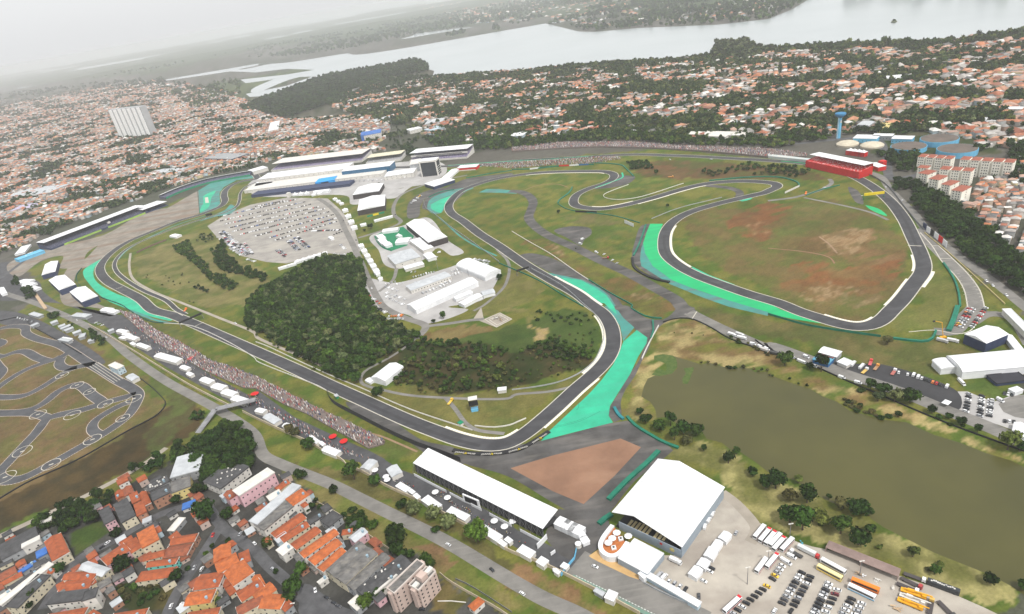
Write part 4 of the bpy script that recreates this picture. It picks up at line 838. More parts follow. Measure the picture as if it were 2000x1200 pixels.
# corners (photograph tile), eave height, roof kind, roof material, wall material, floors, (windows along, across), label
FH=[
('M 905,155 982,122 1005,155 930,190',9,'shed','t','w',3,(2,1),'narrow white house with small square windows and red roof beside the dirt track'),
('M 895,255 955,230 980,275 915,300',5,'gable','t','r',1,(1,1),'low red roofed annex left of the narrow white house'),
('M 955,225 1020,200 1050,250 985,275',6,'gable','d','w',2,(1,1),'small brown roofed house just below the narrow white house'),
('M 1005,265 1062,243 1100,305 1040,335',7,'shed','t','r',2,(1,1),'upper orange roof of the stepped terrace row near the kart track slope'),
('M 1040,345 1110,318 1150,400 1080,430',7,'shed','t','r',2,(1,1),'lower orange roof of the stepped terrace row, with a dark roof step'),
('M 1080,265 1135,245 1185,330 1130,355',6,'gable','t','r',1,(1,1),'orange roofed house between the stepped row and the dark flat roofs'),
('M 1145,200 1300,120 1320,165 1170,245',9,'flat','k','g',3,(3,2),'dark flat roofed block with small skylights, uppermost of the pair'),
('M 1175,255 1320,185 1335,250 1200,315',9,'flat','k','r',3,(3,2),'dark flat roofed block with brick front and white framed windows'),
('M 775,395 840,365 910,455 818,500',8,'flat','k','k',3,(3,2),'grey roofed house with pink balcony front beside the green lot'),
('M 868,340 985,305 1065,425 968,480',8,'shed','k','c',3,(2,3),'dark roofed house with white parapet and cream balcony front'),
('M 1335,165 1465,130 1505,200 1345,250',9,'flat','f','y',3,(4,2),'yellow painted building with dark flat roof'),
('M 1380,-25 1585,-85 1560,85 1342,125',8,'shed','l','g',2,(4,3),'large pale grey roofed building above the yellow building'),
('M 1595,155 1800,0 1945,45 1722,230',8,'shed','k','w',2,(6,4),'broad dark shed roof dotted with white skylights'),
('M 1830,225 2080,60 2150,90 1860,285',12,'shed','w','k',3,(8,2),'long pink building with white roof beside the avenue'),
('M 1745,265 1810,232 1860,262 1790,310',9,'gable','d','k',2,(1,1),'dark red roofed end of the long pink building'),
('M 0,655 262,522 322,612 0,790',6,'gable','k','g',1,(4,2),'dark roofed workshop at the left edge below the dirt track'),
('M 165,650 300,590 318,615 180,680',7,'shed','w','w',1,(2,1),'white strip roof behind the dark workshop'),
('M 357,640 470,562 545,722 405,790',8,'gable','t','c',2,(3,3),'tall orange roofed house with beige terrace beside the street'),
('M 275,712 352,680 372,722 298,762',5,'shed','b','g',1,(1,1),'small bright blue roof beside the orange roofed house'),
('M 140,862 270,780 290,802 162,882',5,'shed','b','g',1,(1,1),'long light blue roof strip among orange roofs'),
('M 0,885 110,825 138,870 0,942',5,'gable','d','c',1,(2,1),'dull orange roof at the left edge, uppermost of two'),
('M 0,950 160,872 182,895 0,990',5,'gable','t','c',1,(2,1),'dull orange roof at the left edge, lower of two'),
('M 30,1000 320,832 342,862 100,1012',6,'shed','k','w',2,(5,1),'long dark roof running up to the street'),
('M 0,1100 385,792 402,812 0,1150',8,'flat','w','w',2,(6,1),'long white walled row with thin pale roof'),
('M 0,1065 75,1008 95,1030 0,1100',7,'flat','w','w',1,(2,1),'white box house with two dark windows at the left edge'),
('M 65,1130 290,893 392,900 132,1165',8,'flat','k','c',2,(6,2),'dark flat roof with white parapet and beige windowed side'),
('M 337,870 388,805 432,850 412,882',6,'hip','t','w',2,(1,1),'small orange roof house with white upper wall by the corner tree'),
('M 605,850 700,782 850,850 812,902',7,'gable','l','c',2,(3,2),'off white gabled building at the street corner'),
('M 545,860 760,880 735,928 492,932',6,'gable','t','c',2,(3,2),'orange roof above the white windowed building, upper one'),
('M 512,940 740,930 690,1010 470,1018',6,'gable','t','w',2,(3,2),'orange roof above the white windowed building, lower one'),
('M 432,1022 670,1016 640,1098 382,1115',8,'shed','k','w',2,(5,2),'white building with four dark windows and grey roof'),
('M 655,1042 790,977 722,1078 652,1092',11,'flat','k','w',3,(1,1),'tall white block with blank side wall and dark roof'),
('M 775,770 960,655 1020,700 850,808',7,'gable','t','k',2,(4,2),'long orange roof with pinkish front facing the street'),
('M 965,642 1060,612 1112,668 1040,720',7,'hip','t','c',2,(2,2),'orange hipped roof left of the tall cream house'),
('M 1062,572 1187,507 1252,620 1120,672',10,'shed','o','c',3,(3,2),'tall cream house with bright orange roof and white edging'),
('M 1360,592 1535,580 1528,628 1332,660',6,'gable','t','r',1,(3,2),'orange roof beside the main street, uppermost of three'),
('M 1312,670 1500,656 1460,742 1285,755',5,'gable','d','r',1,(3,2),'dark orange roof beside the main street, middle of three'),
('M 1140,735 1297,695 1280,742 1118,790',6,'gable','t','c',2,(3,1),'orange roof strip above the turquoise house'),
('M 1168,785 1392,762 1372,808 1152,830',6,'gable','t','u',2,(4,2),'turquoise walled house with long orange roof'),
('M 1092,865 1345,842 1312,920 1085,935',6,'hip','t','c',2,(4,2),'cream walled house with broad orange roof by the big dark tree'),
('M 1680,690 1770,660 1832,742 1662,792',8,'gable','o','w',2,(2,2),'orange roof at the top of the stepped cluster right of the street'),
('M 1662,798 1822,745 1890,792 1722,862',8,'gable','o','c',2,(2,2),'middle orange roof with dormers in the cluster right of the street'),
('M 1732,868 1905,795 1985,862 1842,985',8,'gable','o','w',2,(2,3),'largest orange roof with white gable wall in the cluster right of the street'),
('M 1850,732 1930,700 1965,790 1895,795',6,'hip','t','g',1,(1,1),'small orange hipped roof at the right of the stepped cluster'),
('M 1562,882 1740,882 1718,990 1530,1000',7,'gable','t','w',2,(3,2),'orange roof with small round turret beside the street'),
('M 1482,1022 1680,1016 1650,1110 1455,1128',7,'gable','o','y',2,(3,2),'pale yellow house with bright orange roof beside the street'),
('M 1850,1045 2020,910 2060,1000 1892,1092',7,'gable','t','c',2,(3,2),'large orange roof at the right of the street cluster, upper one'),
('M 1842,1162 2040,1030 2070,1120 1872,1192',7,'gable','d','c',2,(3,2),'large orange roof at the right of the street cluster, lower one'),
('M 372,1195 660,1165 650,1250 360,1262',6,'gable','t','c',1,(3,1),'orange roof cut by the bottom edge left of the white building'),
('M 690,1200 730,1160 780,1200 740,1240',6,'hip','t','y',1,(1,1),'small orange roof cut by the bottom edge'),
('M 890,1192 1142,1165 1132,1235 870,1255',6,'gable','t','c',1,(3,1),'orange roof cut by the bottom edge below the overgrown lot'),
('M 1470,1182 1700,1160 1710,1235 1460,1245',6,'gable','t','c',1,(3,1),'orange roof cut by the bottom edge below the pale yellow house'),
('M 1330,540 1400,440 1425,460 1365,560',4,'flat','w','g',1,(1,1),'grey walled yard building with pale edge near the junction'),
('M 1422,335 1500,318 1540,355 1440,368',3,'shed','b','w',1,(1,1),'small blue and white awning in front of the yellow building'),
('M 1110,455 1170,440 1190,465 1125,490',3,'shed','l','g',1,(1,1),'small white shed roof at the street bend'),
('M 660,705 715,672 738,702 682,740',3.4,'flat','f','b',1,(1,1),'pale blue roofed container at the edge of the green lot'),
('M 312,470 395,440 405,462 318,500',3,'shed','w','c',1,(1,1),'cream shed beside the dirt track'),
('N 50,620 92,592 128,618 75,650',6,'hip','t','c',1,(1,1),'small orange roof at the foot of the terraced rows'),
('N 112,572 345,405 385,455 168,610',6,'gable','t','c',2,(5,1),'orange roofed row house, first of six from the white long building'),
('N 190,600 385,472 415,515 217,640',6,'gable','t','c',2,(5,1),'orange roofed row house, second of six from the white long building'),
('N 276,650 455,517 510,555 310,700',6,'gable','t','c',2,(5,1),'orange roofed row house with a square roof hatch, third of six'),
('N 328,715 610,540 643,570 385,762',6,'gable','o','w',2,(6,1),'longest orange roofed row house, fourth of six'),
('N 402,770 620,612 668,650 462,820',6,'gable','o','w',2,(5,1),'orange roofed row house, fifth of six, beside grey roofs'),
('N 482,830 650,692 705,702 520,875',6,'gable','o','w',2,(4,1),'orange roofed row house next to the long grey roofs, last of six'),
('N -40,470 285,165 335,208 10,505',9,'shed','l','w',2,(8,1),'long pale blue grey roof above the white windowed building'),
('N 0,498 235,300 340,330 50,545',9,'shed','f','w',3,(8,1),'long white windowed building with grey roof'),
('N 240,300 345,218 428,268 282,350',10,'hip','o','w',2,(2,2),'bright orange roof on the end of the white windowed building'),
('N 350,345 385,320 405,345 372,370',7,'hip','t','w',1,(1,1),'tiny orange roof at the end of the white windowed building'),
('N 85,280 175,235 210,260 110,320',7,'flat','w','y',1,(1,1),'pale yellow flat roof above the long white building'),
('N 150,215 225,150 262,175 180,238',6,'gable','t','c',1,(1,1),'narrow orange roof at the top of the row by the verge'),
('N 0,375 70,325 90,345 0,410',6,'gable','d','c',1,(1,1),'dark red roof left of the pale grey roofs'),
('N 392,470 502,412 530,432 430,500',6,'shed','k','w',2,(2,1),'dark roofed house with white parapet behind the orange rows'),
('N 512,470 600,392 670,440 572,522',6,'flat','k','g',2,(2,2),'dark patchwork roof beside the green verge'),
('N 162,700 242,642 285,682 212,750',7,'flat','w','w',2,(1,1),'white cube house at the end of the orange rows'),
('N 730,602 822,522 870,560 772,640',7,'gable','l','k',2,(2,1),'pale roofed pink house with round water tank'),
('N 665,535 740,545 752,572 690,570',5,'hip','t','c',1,(1,1),'small orange roof between the rows and the pink house'),
('N 540,852 800,642 860,665 610,900',8,'gable','f','c',2,(5,1),'long grey fibre cement roof, first of four from the orange rows'),
('N 612,905 862,668 940,730 702,968',8,'gable','f','c',3,(6,1),'long grey fibre cement roof, second of four from the orange rows'),
('N 702,965 982,732 1055,752 762,1012',7,'gable','f','g',2,(6,1),'weathered grey roof with pale gutter, third of four'),
('N 780,1002 1132,742 1215,802 862,1082',7,'gable','k','g',2,(6,1),'dark stained long roof littered with debris, last of four'),
('N 710,1112 800,1060 850,1112 802,1170',5,'flat','w','g',1,(1,1),'small white square roof near the parking yard'),
('N 912,1032 1082,880 1105,902 930,1037',7,'shed','w','w',1,(1,1),'bright white narrow roof beside the apartment block'),
('N -20,915 20,900 78,952 0,1015',6,'gable','o','c',1,(1,1),'orange roof left of the side street, upper of three'),
('N -20,1040 100,955 160,1000 20,1122',7,'gable','o','c',2,(2,1),'orange roof left of the side street, middle of three'),
('N -20,1160 120,1040 218,1052 222,1150',7,'gable','o','c',2,(2,1),'orange roof left of the side street, lowest and largest'),
('N 1660,1150 1722,1072 1812,1112 1690,1145',4,'hip','o','w',1,(1,1),'small white house with orange roof inside the walled garden'),
('N 480,945 540,900 560,920 500,970',4,'shed','w','w',1,(1,1),'white porch roof below the grey roofs'),
]
for q in FH:
    s,h,kd,rm,wm,fl,wn,lab=q
    cat='house'; nm='house'
    if 'building' in lab or 'block' in lab or 'row' in lab.split(): nm='town_building'; cat='building'
    if 'shed' in lab or 'awning' in lab or 'container' in lab: nm='shed'; cat='shed'
    e,c,ux,uy,lx,ly=building(nm,s,h,kd,RM[rm],WM[wm],lab,cat,rh={'shed':.8}.get(kd,1.7),wins=wn,floors=min(fl,2),group='houses of the foreground town')
    if 'dotted' in lab or 'skylights' in lab or 'debris' in lab:
        for k in range(14):
            a=random.uniform(-.42,.42)*lx; b=random.uniform(-.4,.4)*ly; mb=MB(); mb.box(c+ux*a+uy*b,ux,uy,1.1,.8,h+.3,h+1.15); mb.build('skylight',OFFW,e)
    if 'tank' in lab or random.random()<.3:
        mb=MB(); p=c+ux*lx*.3+uy*ly*.2; mb.cyl(p,.9,h+.3,h+2.4,12); mb.build('water_tank',M('blue_grey_tank',(.3,.42,.5)),e)
    if kd=='gable' and lx>14 and rm in 'tod':
        for sd in(-1,):   # party walls standing a little above the tiles
            for t in(-.5,.5): mb=MB(); mb.box(c+ux*(t*(lx+.9)),ux,uy,.25,ly+.9,h-.1,h+.5); mb.build('parapet',OFFW,e)
# small infill houses and sheds between the traced ones
FC=[]
for o in col.objects:
    if o.type=='EMPTY' and o.get('group')=='houses of the foreground town': FC.append((o.location.x,o.location.y))
STR=[p for s in ('M 540,840 640,740 760,690 900,620 1100,500 1250,420 1400,370 1600,360 1700,470 1760,540 2000,710 N 100,820 250,950 380,1080 700,1230','M 1290,1230 1400,1000 1540,800 1660,610 1720,520','M 330,1160 440,980 540,830','N 400,1000 600,1120 750,1200') for p in catmull(gp(s),5)]
KP=[PP(s) for s in ('M 560,560 780,470 860,560 600,740 540,620','M 900,980 1330,980 1280,1150 880,1130','N 380,960 620,1090 800,1200 350,1230')]
TOWN=PP('M 0,800 0,600 260,510 440,560 620,560 760,400 880,300 900,140 1140,100 1350,150 1580,230 1760,300 2000,200 N 200,120 420,280 640,440 880,560 1030,690 1040,760 1240,780 1200,900 1000,1010 960,1200 M 0,1200'); NIN=0; random.seed(21)
g0=G(0,1200); q=[]
for i in range(7000):
    x_,y_=random.uniform(0,770),random.uniform(925,1205); P_=G(x_,y_)
    if not inpoly(np.array([[x_,y_]]),TOWN)[0] or any(inpoly(np.array([[x_,y_]]),k)[0] for k in KP): continue
    if min((P_-s_).length for s_ in STR)<7.5: continue
    if min(math.hypot(P_.x-a,P_.y-b) for a,b in FC)<7.4: continue
    FC.append((P_.x,P_.y)); NIN+=1
    if NIN>94: break
    a=random.choice([.72,.72,-.85,.6])+random.gauss(0,.05); u=Vector((math.cos(a),math.sin(a),0)); v_=Vector((-u.y,u.x,0)); sx,sy=random.uniform(5,8.5),random.uniform(4.5,6.5); h=random.choice([3,3.2,4,5.5,6]); kd=random.choice(['gable','shed','flat','flat']); rk=random.choice('ttddffkkl'); wk=random.choice('cwpkgrb')
    cs=[tuple(PX(np.array([P_+u*(s1*sx/2)+v_*(s2*sy/2)+Vector((0,0,h))]))[0]) for s1,s2 in ((-1,-1),(1,-1),(1,1),(-1,1))]
    nb=min(((math.hypot(P_.x-o.location.x,P_.y-o.location.y),o['label']) for o in col.objects if o.type=='EMPTY' and o.get('group')=='houses of the foreground town'))[1]
    rn={'t':'orange','d':'dull red','f':'grey','k':'dark','l':'pale metal'}[rk]; e,*_=building('house',cs,h,kd,RM[rk],WM[wk],f"small {rn} {kd} roofed outbuilding beside the "+' '.join(nb.split()[:8]).rstrip(',').removesuffix(' with').removesuffix(' the').removesuffix(' of'),'house',rh=.9,wins=(1,1),floors=1,group='small infill buildings of the foreground town')
# apartment block in the foreground
def apartment(s,h,lab,wm=PINKW,fl=5,per=4):
    c,ux,uy,lx,ly=rect(s,h); e=empty('apartment_block',(c.x,c.y,0),lab,'apartment block')
    mb=MB(); mb.box(c,ux,uy,lx,ly,0,h); mb.box(c+ux*lx*.5+ux*.8,ux,uy,1.6,ly*.45,0,h-.3); mb.box(c-ux*lx*.5-ux*.8,ux,uy,1.6,ly*.45,0,h-.3); mb.build('wall',wm,e)
    r=MB(); r.box(c,ux,uy,lx-.8,ly-.8,h,h+.1); r.build('roof',FIBRO,e); mb=MB()
    for a,b,sx,sy in((0,-ly/2+.2,lx,.4),(0,ly/2-.2,lx,.4),(-lx/2+.2,0,.4,ly-.8),(lx/2-.2,0,.4,ly-.8)): mb.box(c+ux*a+uy*b,ux,uy,sx,sy,h,h+1.1)
    mb.build('parapet',M('pale_parapet',(.7,.62,.57)),e); windows_on(e,None,c,ux,uy,lx,ly,h,fl,(per,3),mat=GLASS,size=(1.2,1.1)); return e,c,ux,uy,lx,ly
e,c,ux,uy,lx,ly=apartment('N 1005,1008 1265,778 1322,812 1088,1032',17,'pinkish apartment block with long grey roof, left half of the pair',per=6)
e,c,ux,uy,lx,ly=apartment('N 1185,985 1330,835 1420,872 1268,1005',16,'pinkish apartment block with roof tanks and white framed windows, right half of the pair',per=4)
mb=MB(); mb.box(c,ux,uy,5,5,16.1,20); mb.build('stair_tower',PINKW,e); mb=MB(); mb.box(c+ux*6,ux,uy,5,3,16.2,18); mb.box(c-ux*6,ux,uy,4,3,16.2,17.6); mb.build('water_tank',OFFW,e)
wall_run('garden_wall','N 1440,890 1480,930 1700,1060 1900,1170 2000,1240',2.6,.3,CREAMW,'pinkish wall between the apartment garden and the verge')
o,P=wall_run('pergola_fence','N 1560,930 1640,960 1800,1060 2000,1190',1.6,.2,STEEL,'grey steel picket framework leaning along the garden wall','fence')
for k in range(0,60,2):
    i=k*len(P)//60; 
wall_run('garden_kerb','N 1420,1100 1520,1092 1640,1110',.5,.4,OFFW,'pale kerb across the apartment garden','kerb')
# ================================================================ boundary walls, fences, barriers
wall_run('boundary_wall','I 700,145 1000,320 1300,505 1500,625 1820,790',3,.5,CREAMW,'long cream wall between the avenue and the spectator terrace')
wall_run('boundary_wall','I 1900,825 2000,875 J 210,975 420,1065 560,1150 700,1215 N 700,40 830,90 1000,195 1300,335 1700,545 2000,725 O 200,795 600,990 1000,1205',3,.5,CREAMW,'cream wall along the hospitality terraces in the foreground')
wall_run('concrete_wall','O 1030,960 1100,1000 1450,1160',1.5,.4,GREYW,'low planted wall beside the long grey container building')
wall_run('terrace_wall','N 180,120 300,200 430,300 660,430 870,580 1050,700',2,.3,CREAMW,'cream garden wall along the upper edge of the foreground town')
wall_run('track_wall','J 0,275 70,300 310,412 580,535 810,630 1200,800 1690,965',1.1,.5,OFFW,'white concrete barrier on the infield side of the long straight')
wall_run('track_wall','J 1710,930 1800,942 1920,940 2000,922 K 0,920 110,872',1.1,.5,OFFW,'white concrete barrier inside the lake end bend')
wall_run('track_wall','I 1250,125 1500,150 2000,410 J 0,420 500,625 560,660',1.1,.5,OFFW,'white barrier on the crowd side of the long straight')
wall_run('concrete_barrier','K 0,650 180,628 330,600 450,560 560,500 640,430 690,330 720,200 650,60 560,-20 Q 400,1040 150,900',1.2,.5,GREYW,'dark barrier curving round inside the second bend')
o,P=wall_run('tyre_barrier','Q 630,75 800,85 860,95 900,130 950,180',1.6,1.6,GRNP,'green tyre barrier at the hairpin below the back straight')
wall_run('tyre_barrier','Q 1540,215 1700,200 1850,188 2000,185 H 100,190 200,215 240,235 245,262',1.6,1.6,GRNP,'green tyre barrier around the upper hairpin')
wall_run('tyre_barrier','Q 470,265 455,300 400,345 365,370 360,390',1.6,1.8,GRNP,'green tyre barrier at the old track junction')
wall_run('tyre_barrier','Q 1045,560 1020,640 990,720 950,800',1.6,2,GRNP,'green tyre barrier along the oval entry run off')
wall_run('tyre_barrier','Q 940,820 960,900 1100,980 1230,1010',1.8,3,BLACK,'black tyre barrier at the corner of the green run off')
wall_run('tyre_barrier','K 900,860 960,930 1060,990 1200,1070 1300,1105',1.6,2.2,GRNP,'green tyre barrier beside the pond trees')
wall_run('tyre_barrier','O 755,310 840,220 920,140 1000,70 1080,0 K 1145,1130',1.8,3.4,GRNP,'green tyre wall behind the big white roofed hall')
wall_run('tyre_barrier','O 680,500 720,460 780,425',1.8,3.4,GRNP,'short green tyre wall between the grandstand and the hall')
wall_run('tyre_barrier','K 800,790 815,830 850,870 870,880',1.8,2.4,M('blue_green_barrier',(.02,.2,.22)),'curved blue green barrier at the tip of the turquoise run off')
wall_run('tyre_barrier','L 1480,0 1450,100 1410,190',2,4,GRNP,'broad green tyre wall beside the oval')
wall_run('tyre_barrier','H 1500,1200 1490,1100 1450,980 1370,860',1.6,1.6,GRNP,'green tyre wall by the ring road outside the oval')
wall_run('tyre_barrier','L 1310,190 1290,250 1250,275 900,240',1.8,1.8,GRNP,'dark green barrier below the last oval bend')
wall_run('armco_fence','L 0,60 300,145 600,195 880,235',2.2,.3,GRNP,'green mesh fence along the outside of the oval run off','fence')
wall_run('armco_fence','Q 600,990 760,1090 950,1200 K 920,0 1080,90 1170,92',1.6,.8,GRNP,'green barrier between the track and the brown strip','fence')
wall_run('armco_fence','H 300,330 400,290 560,250',1.4,.8,GRNP,'green barrier by the cut through inside the last bend','fence')
wall_run('armco_fence','J 560,660 590,740 800,860 1200,1060 1500,1170 1600,1210',5,.25,DARK,'tall brown catch fence at the braking zone','fence')
wall_run('armco_fence','Q -100,860 200,990 400,1110 560,1200',1.4,.8,GRNP,'green guard rail on the infield side before the second bend','fence')
wall_run('armco_fence','K 1015,410 1060,310 1145,150',1.6,.6,OFFW,'white wall at the lake corner of the turquoise run off','wall')
wall_run('armco_fence','K 1100,110 1105,200 1085,250',2,1.6,GRNP,'green stacked barrier by the service junction','fence')
wall_run('armco_fence','Q 0,130 140,125 400,100 640,90',2.4,.6,GRNP,'green barrier behind the upper left bend','fence')
wall_run('armco_fence','E 640,900 600,950 620,1030 700,1080 800,1130 960,1190 I 1000,20 1200,120 1380,128',1.5,.8,M('dark_green_rail',(.02,.09,.07)),'dark guard rail around the first turquoise run off','fence')
wall_run('armco_fence','E 1070,780 1150,740 1300,680',2.5,.8,RUST,'rusty fence at the top of the grassy hill','fence')
wall_run('armco_fence','E 1545,290 1552,380 1560,465',1.4,.6,M('dark_green_rail',(.02,.09,.07)),'dark rail closing the teal run off','fence')
wall_run('armco_fence','I 1100,560 1200,640 1260,700 1300,760 1240,840 1000,970 600,1200 M 200,180 0,300',1.2,.7,BLACK,'dark tyre rail round the kart track','fence')
wall_run('armco_fence','I 0,110 150,80 250,150 450,260 640,370',1.2,.9,BLACK,'black barrier along the upper edge of the kart track','fence')
wall_run('armco_fence','H 700,130 900,230 1080,440 1180,560 1220,600',2.2,.3,STEEL,'grey concrete and mesh wall on the outside of the climb','fence')
wall_run('armco_fence','H 1220,620 1400,770 1600,950 1850,1180',1.2,.6,M('yellow_kerb',(.5,.42,.2)),'yellowish kerb wall beside the wooded slope','wall')
wall_run('armco_fence','L -100,260 0,330 300,440 640,590 900,700 1200,830 1500,950 2000,1130',1.3,.5,BLACK,'dark fence between the pond bank and the road','fence')
wall_run('armco_fence','K 1180,120 1250,95 1380,88 1560,165 1700,250 2000,350',1.1,.7,BLACK,'dark low wall curving round the head of the pond','wall')
wall_run('armco_fence','Q 360,395 440,440 800,490 1000,545',1.2,.8,GRNP,'green barrier below the lower hairpin','fence')
wall_run('armco_fence','Q 910,245 800,285 720,320 715,340 800,362 960,350 1340,235',1,.5,OFFW,'thin white rail curving inside the hairpin grass','fence')
wall_run('armco_fence','Q 1090,512 1300,430 1640,345',1,.6,GREYW,'grey low wall on the grass above the oval entry','wall')
wall_run('armco_fence','Q 0,610 150,700 300,785 500,925 600,990',.9,.6,OFFW,'pale rail across the infield strip','fence')
wall_run('armco_fence','F 1310,370 1330,430 1400,480 1500,560 1700,700 1900,850',1.6,.4,GREYW,'grey fence outside the right hand bend by the paddock','fence')
wall_run('armco_fence','F 1350,345 1450,300 1550,285',1.4,1.2,GRNP,'green barrier in front of the navy building','fence')
wall_run('armco_fence','F 1640,195 1800,165 2000,135',1.6,1.0,GRNP,'green barrier on the outside of the bend below the control tower','fence')
# wooden-looking ramp wall and footbridge across the avenue
def footbridge():
    a=G(*PP('I 1700,835')[0],0); b=G(*PP('I 2010,760')[0]); c_=G(*PP('I 1545,985')[0])
    e=empty('footbridge',(a.x,a.y,0),'grey footbridge with stairs crossing the avenue','footbridge')
    for nm,p,q,z0,z1,wd in(('deck',a,b,6,6,7),('stair_flight',a,c_,6,.2,6)):
        d=(q-a); d.z=0; L=d.length; d.normalize(); n=Vector((-d.y,d.x,0)); mb=MB(); k=1 if nm=='deck' else 18
        for i in range(k):
            s=a+d*(L*i/k); t=a+d*(L*(i+1)/k); z=z0+(z1-z0)*(i/k); m=(s+t)/2
            mb.box(m,d,n,L/k+.02,wd,z-.5,z)
        mb.build(nm,M('bridge_grey',(.3,.3,.31),(.2,.2,.21)),e)
        for s_ in(-1,1):
            mb=MB()
            for i in range(9):
                t=i/8; p0=a+d*(L*t)+n*(s_*wd/2); z=z0+(z1-z0)*t; mb.bar((p0.x,p0.y,z),(p0.x,p0.y,z+1.1),.06)
            p0=a+n*(s_*wd/2); p1=a+d*L+n*(s_*wd/2); mb.bar((p0.x,p0.y,z0+1.1),(p1.x,p1.y,z1+1.1),.07); mb.build('railing',STEEL,e)
    mb=MB()
    for t in(.25,.75): p=a+(b-a)*t; mb.box(p,(1,0),(0,1),1,1,0,5.5)
    mb.box(a,(1,0),(0,1),1.2,1.2,0,5.5); mb.build('pier',GREYW,e)
footbridge()
# ================================================================ grandstands
GR_='grandstands around the circuit'
# long white roofed stand at the bottom: rows face the track, scaffolding behind
e,c,ux,uy,lx,ly=stand('grandstand','@ 1091,994 836,877 803,899 1059,1027',12,'long white roofed grandstand on black scaffolding behind the braking bend',2,seat=DARK,drop=2.5,back=DARK,frame=BLACK,low=1.5,tiers=10)
mb=MB()
for i in range(1,22):
    a=-lx/2+lx*i/22; p=c+ux*a-uy*(ly/2); q=c+ux*a+uy*(ly/2); mb.bar((p.x,p.y,12.02),(q.x,q.y,9.52),.08)
mb.build('roof_seam',M('roof_seam_grey',(.5,.51,.53)),e)
mb=MB(); n=26
for i in range(n+1):
    a=-lx/2+lx*i/n; 
    for z in(0,): p=c+ux*a+uy*(ly/2+.2); q=c+ux*a+uy*(ly/2+2.6); mb.bar((p.x,p.y,0),(p.x,p.y,9.5),.12); mb.bar((q.x,q.y,0),(p.x,p.y,7),.1); mb.bar((q.x,q.y,0),(q.x,q.y,2.4),.1)
    if i<n: r_=c+ux*(a+lx/n)+uy*(ly/2+.2); mb.bar((p.x,p.y,0.3),(r_.x,r_.y,9),.08); mb.bar((r_.x,r_.y,0.3),(p.x,p.y,9),.08)
mb.build('scaffolding',STEEL,e)
for a0,a1 in((-.48,-.2),(-.17,-.05),(.0,.08),(.14,.3),(.36,.5)):
    mb=MB(); mb.box(c-ux*(lx*(a0+a1)/2)*1+uy*(ly/2+3.4),ux,uy,lx*(a1-a0),.3,0,2.6); mb.build('hoarding',WHITE,e)
# video screen with white frame behind it
c,ux,uy,lx,ly=rect('N 1620,240 1745,330 1770,350 1640,262',6); e=empty('video_screen',(c.x,c.y,0),'black video screen in a white frame behind the long grandstand','screen')
cc=G(*PP('N 1690,345')[0]); d=ux
mb=MB(); mb.box(cc+uy*0,ux,uy,15,1,0,7.5); mb.build('frame',WHITE,e); mb=MB(); 
for s_ in(-1,1): mb.box(cc+uy*(s_*.55),ux,uy,11.5,.15,1.6,6.6)
mb.build('screen_panel',BLACK,e)
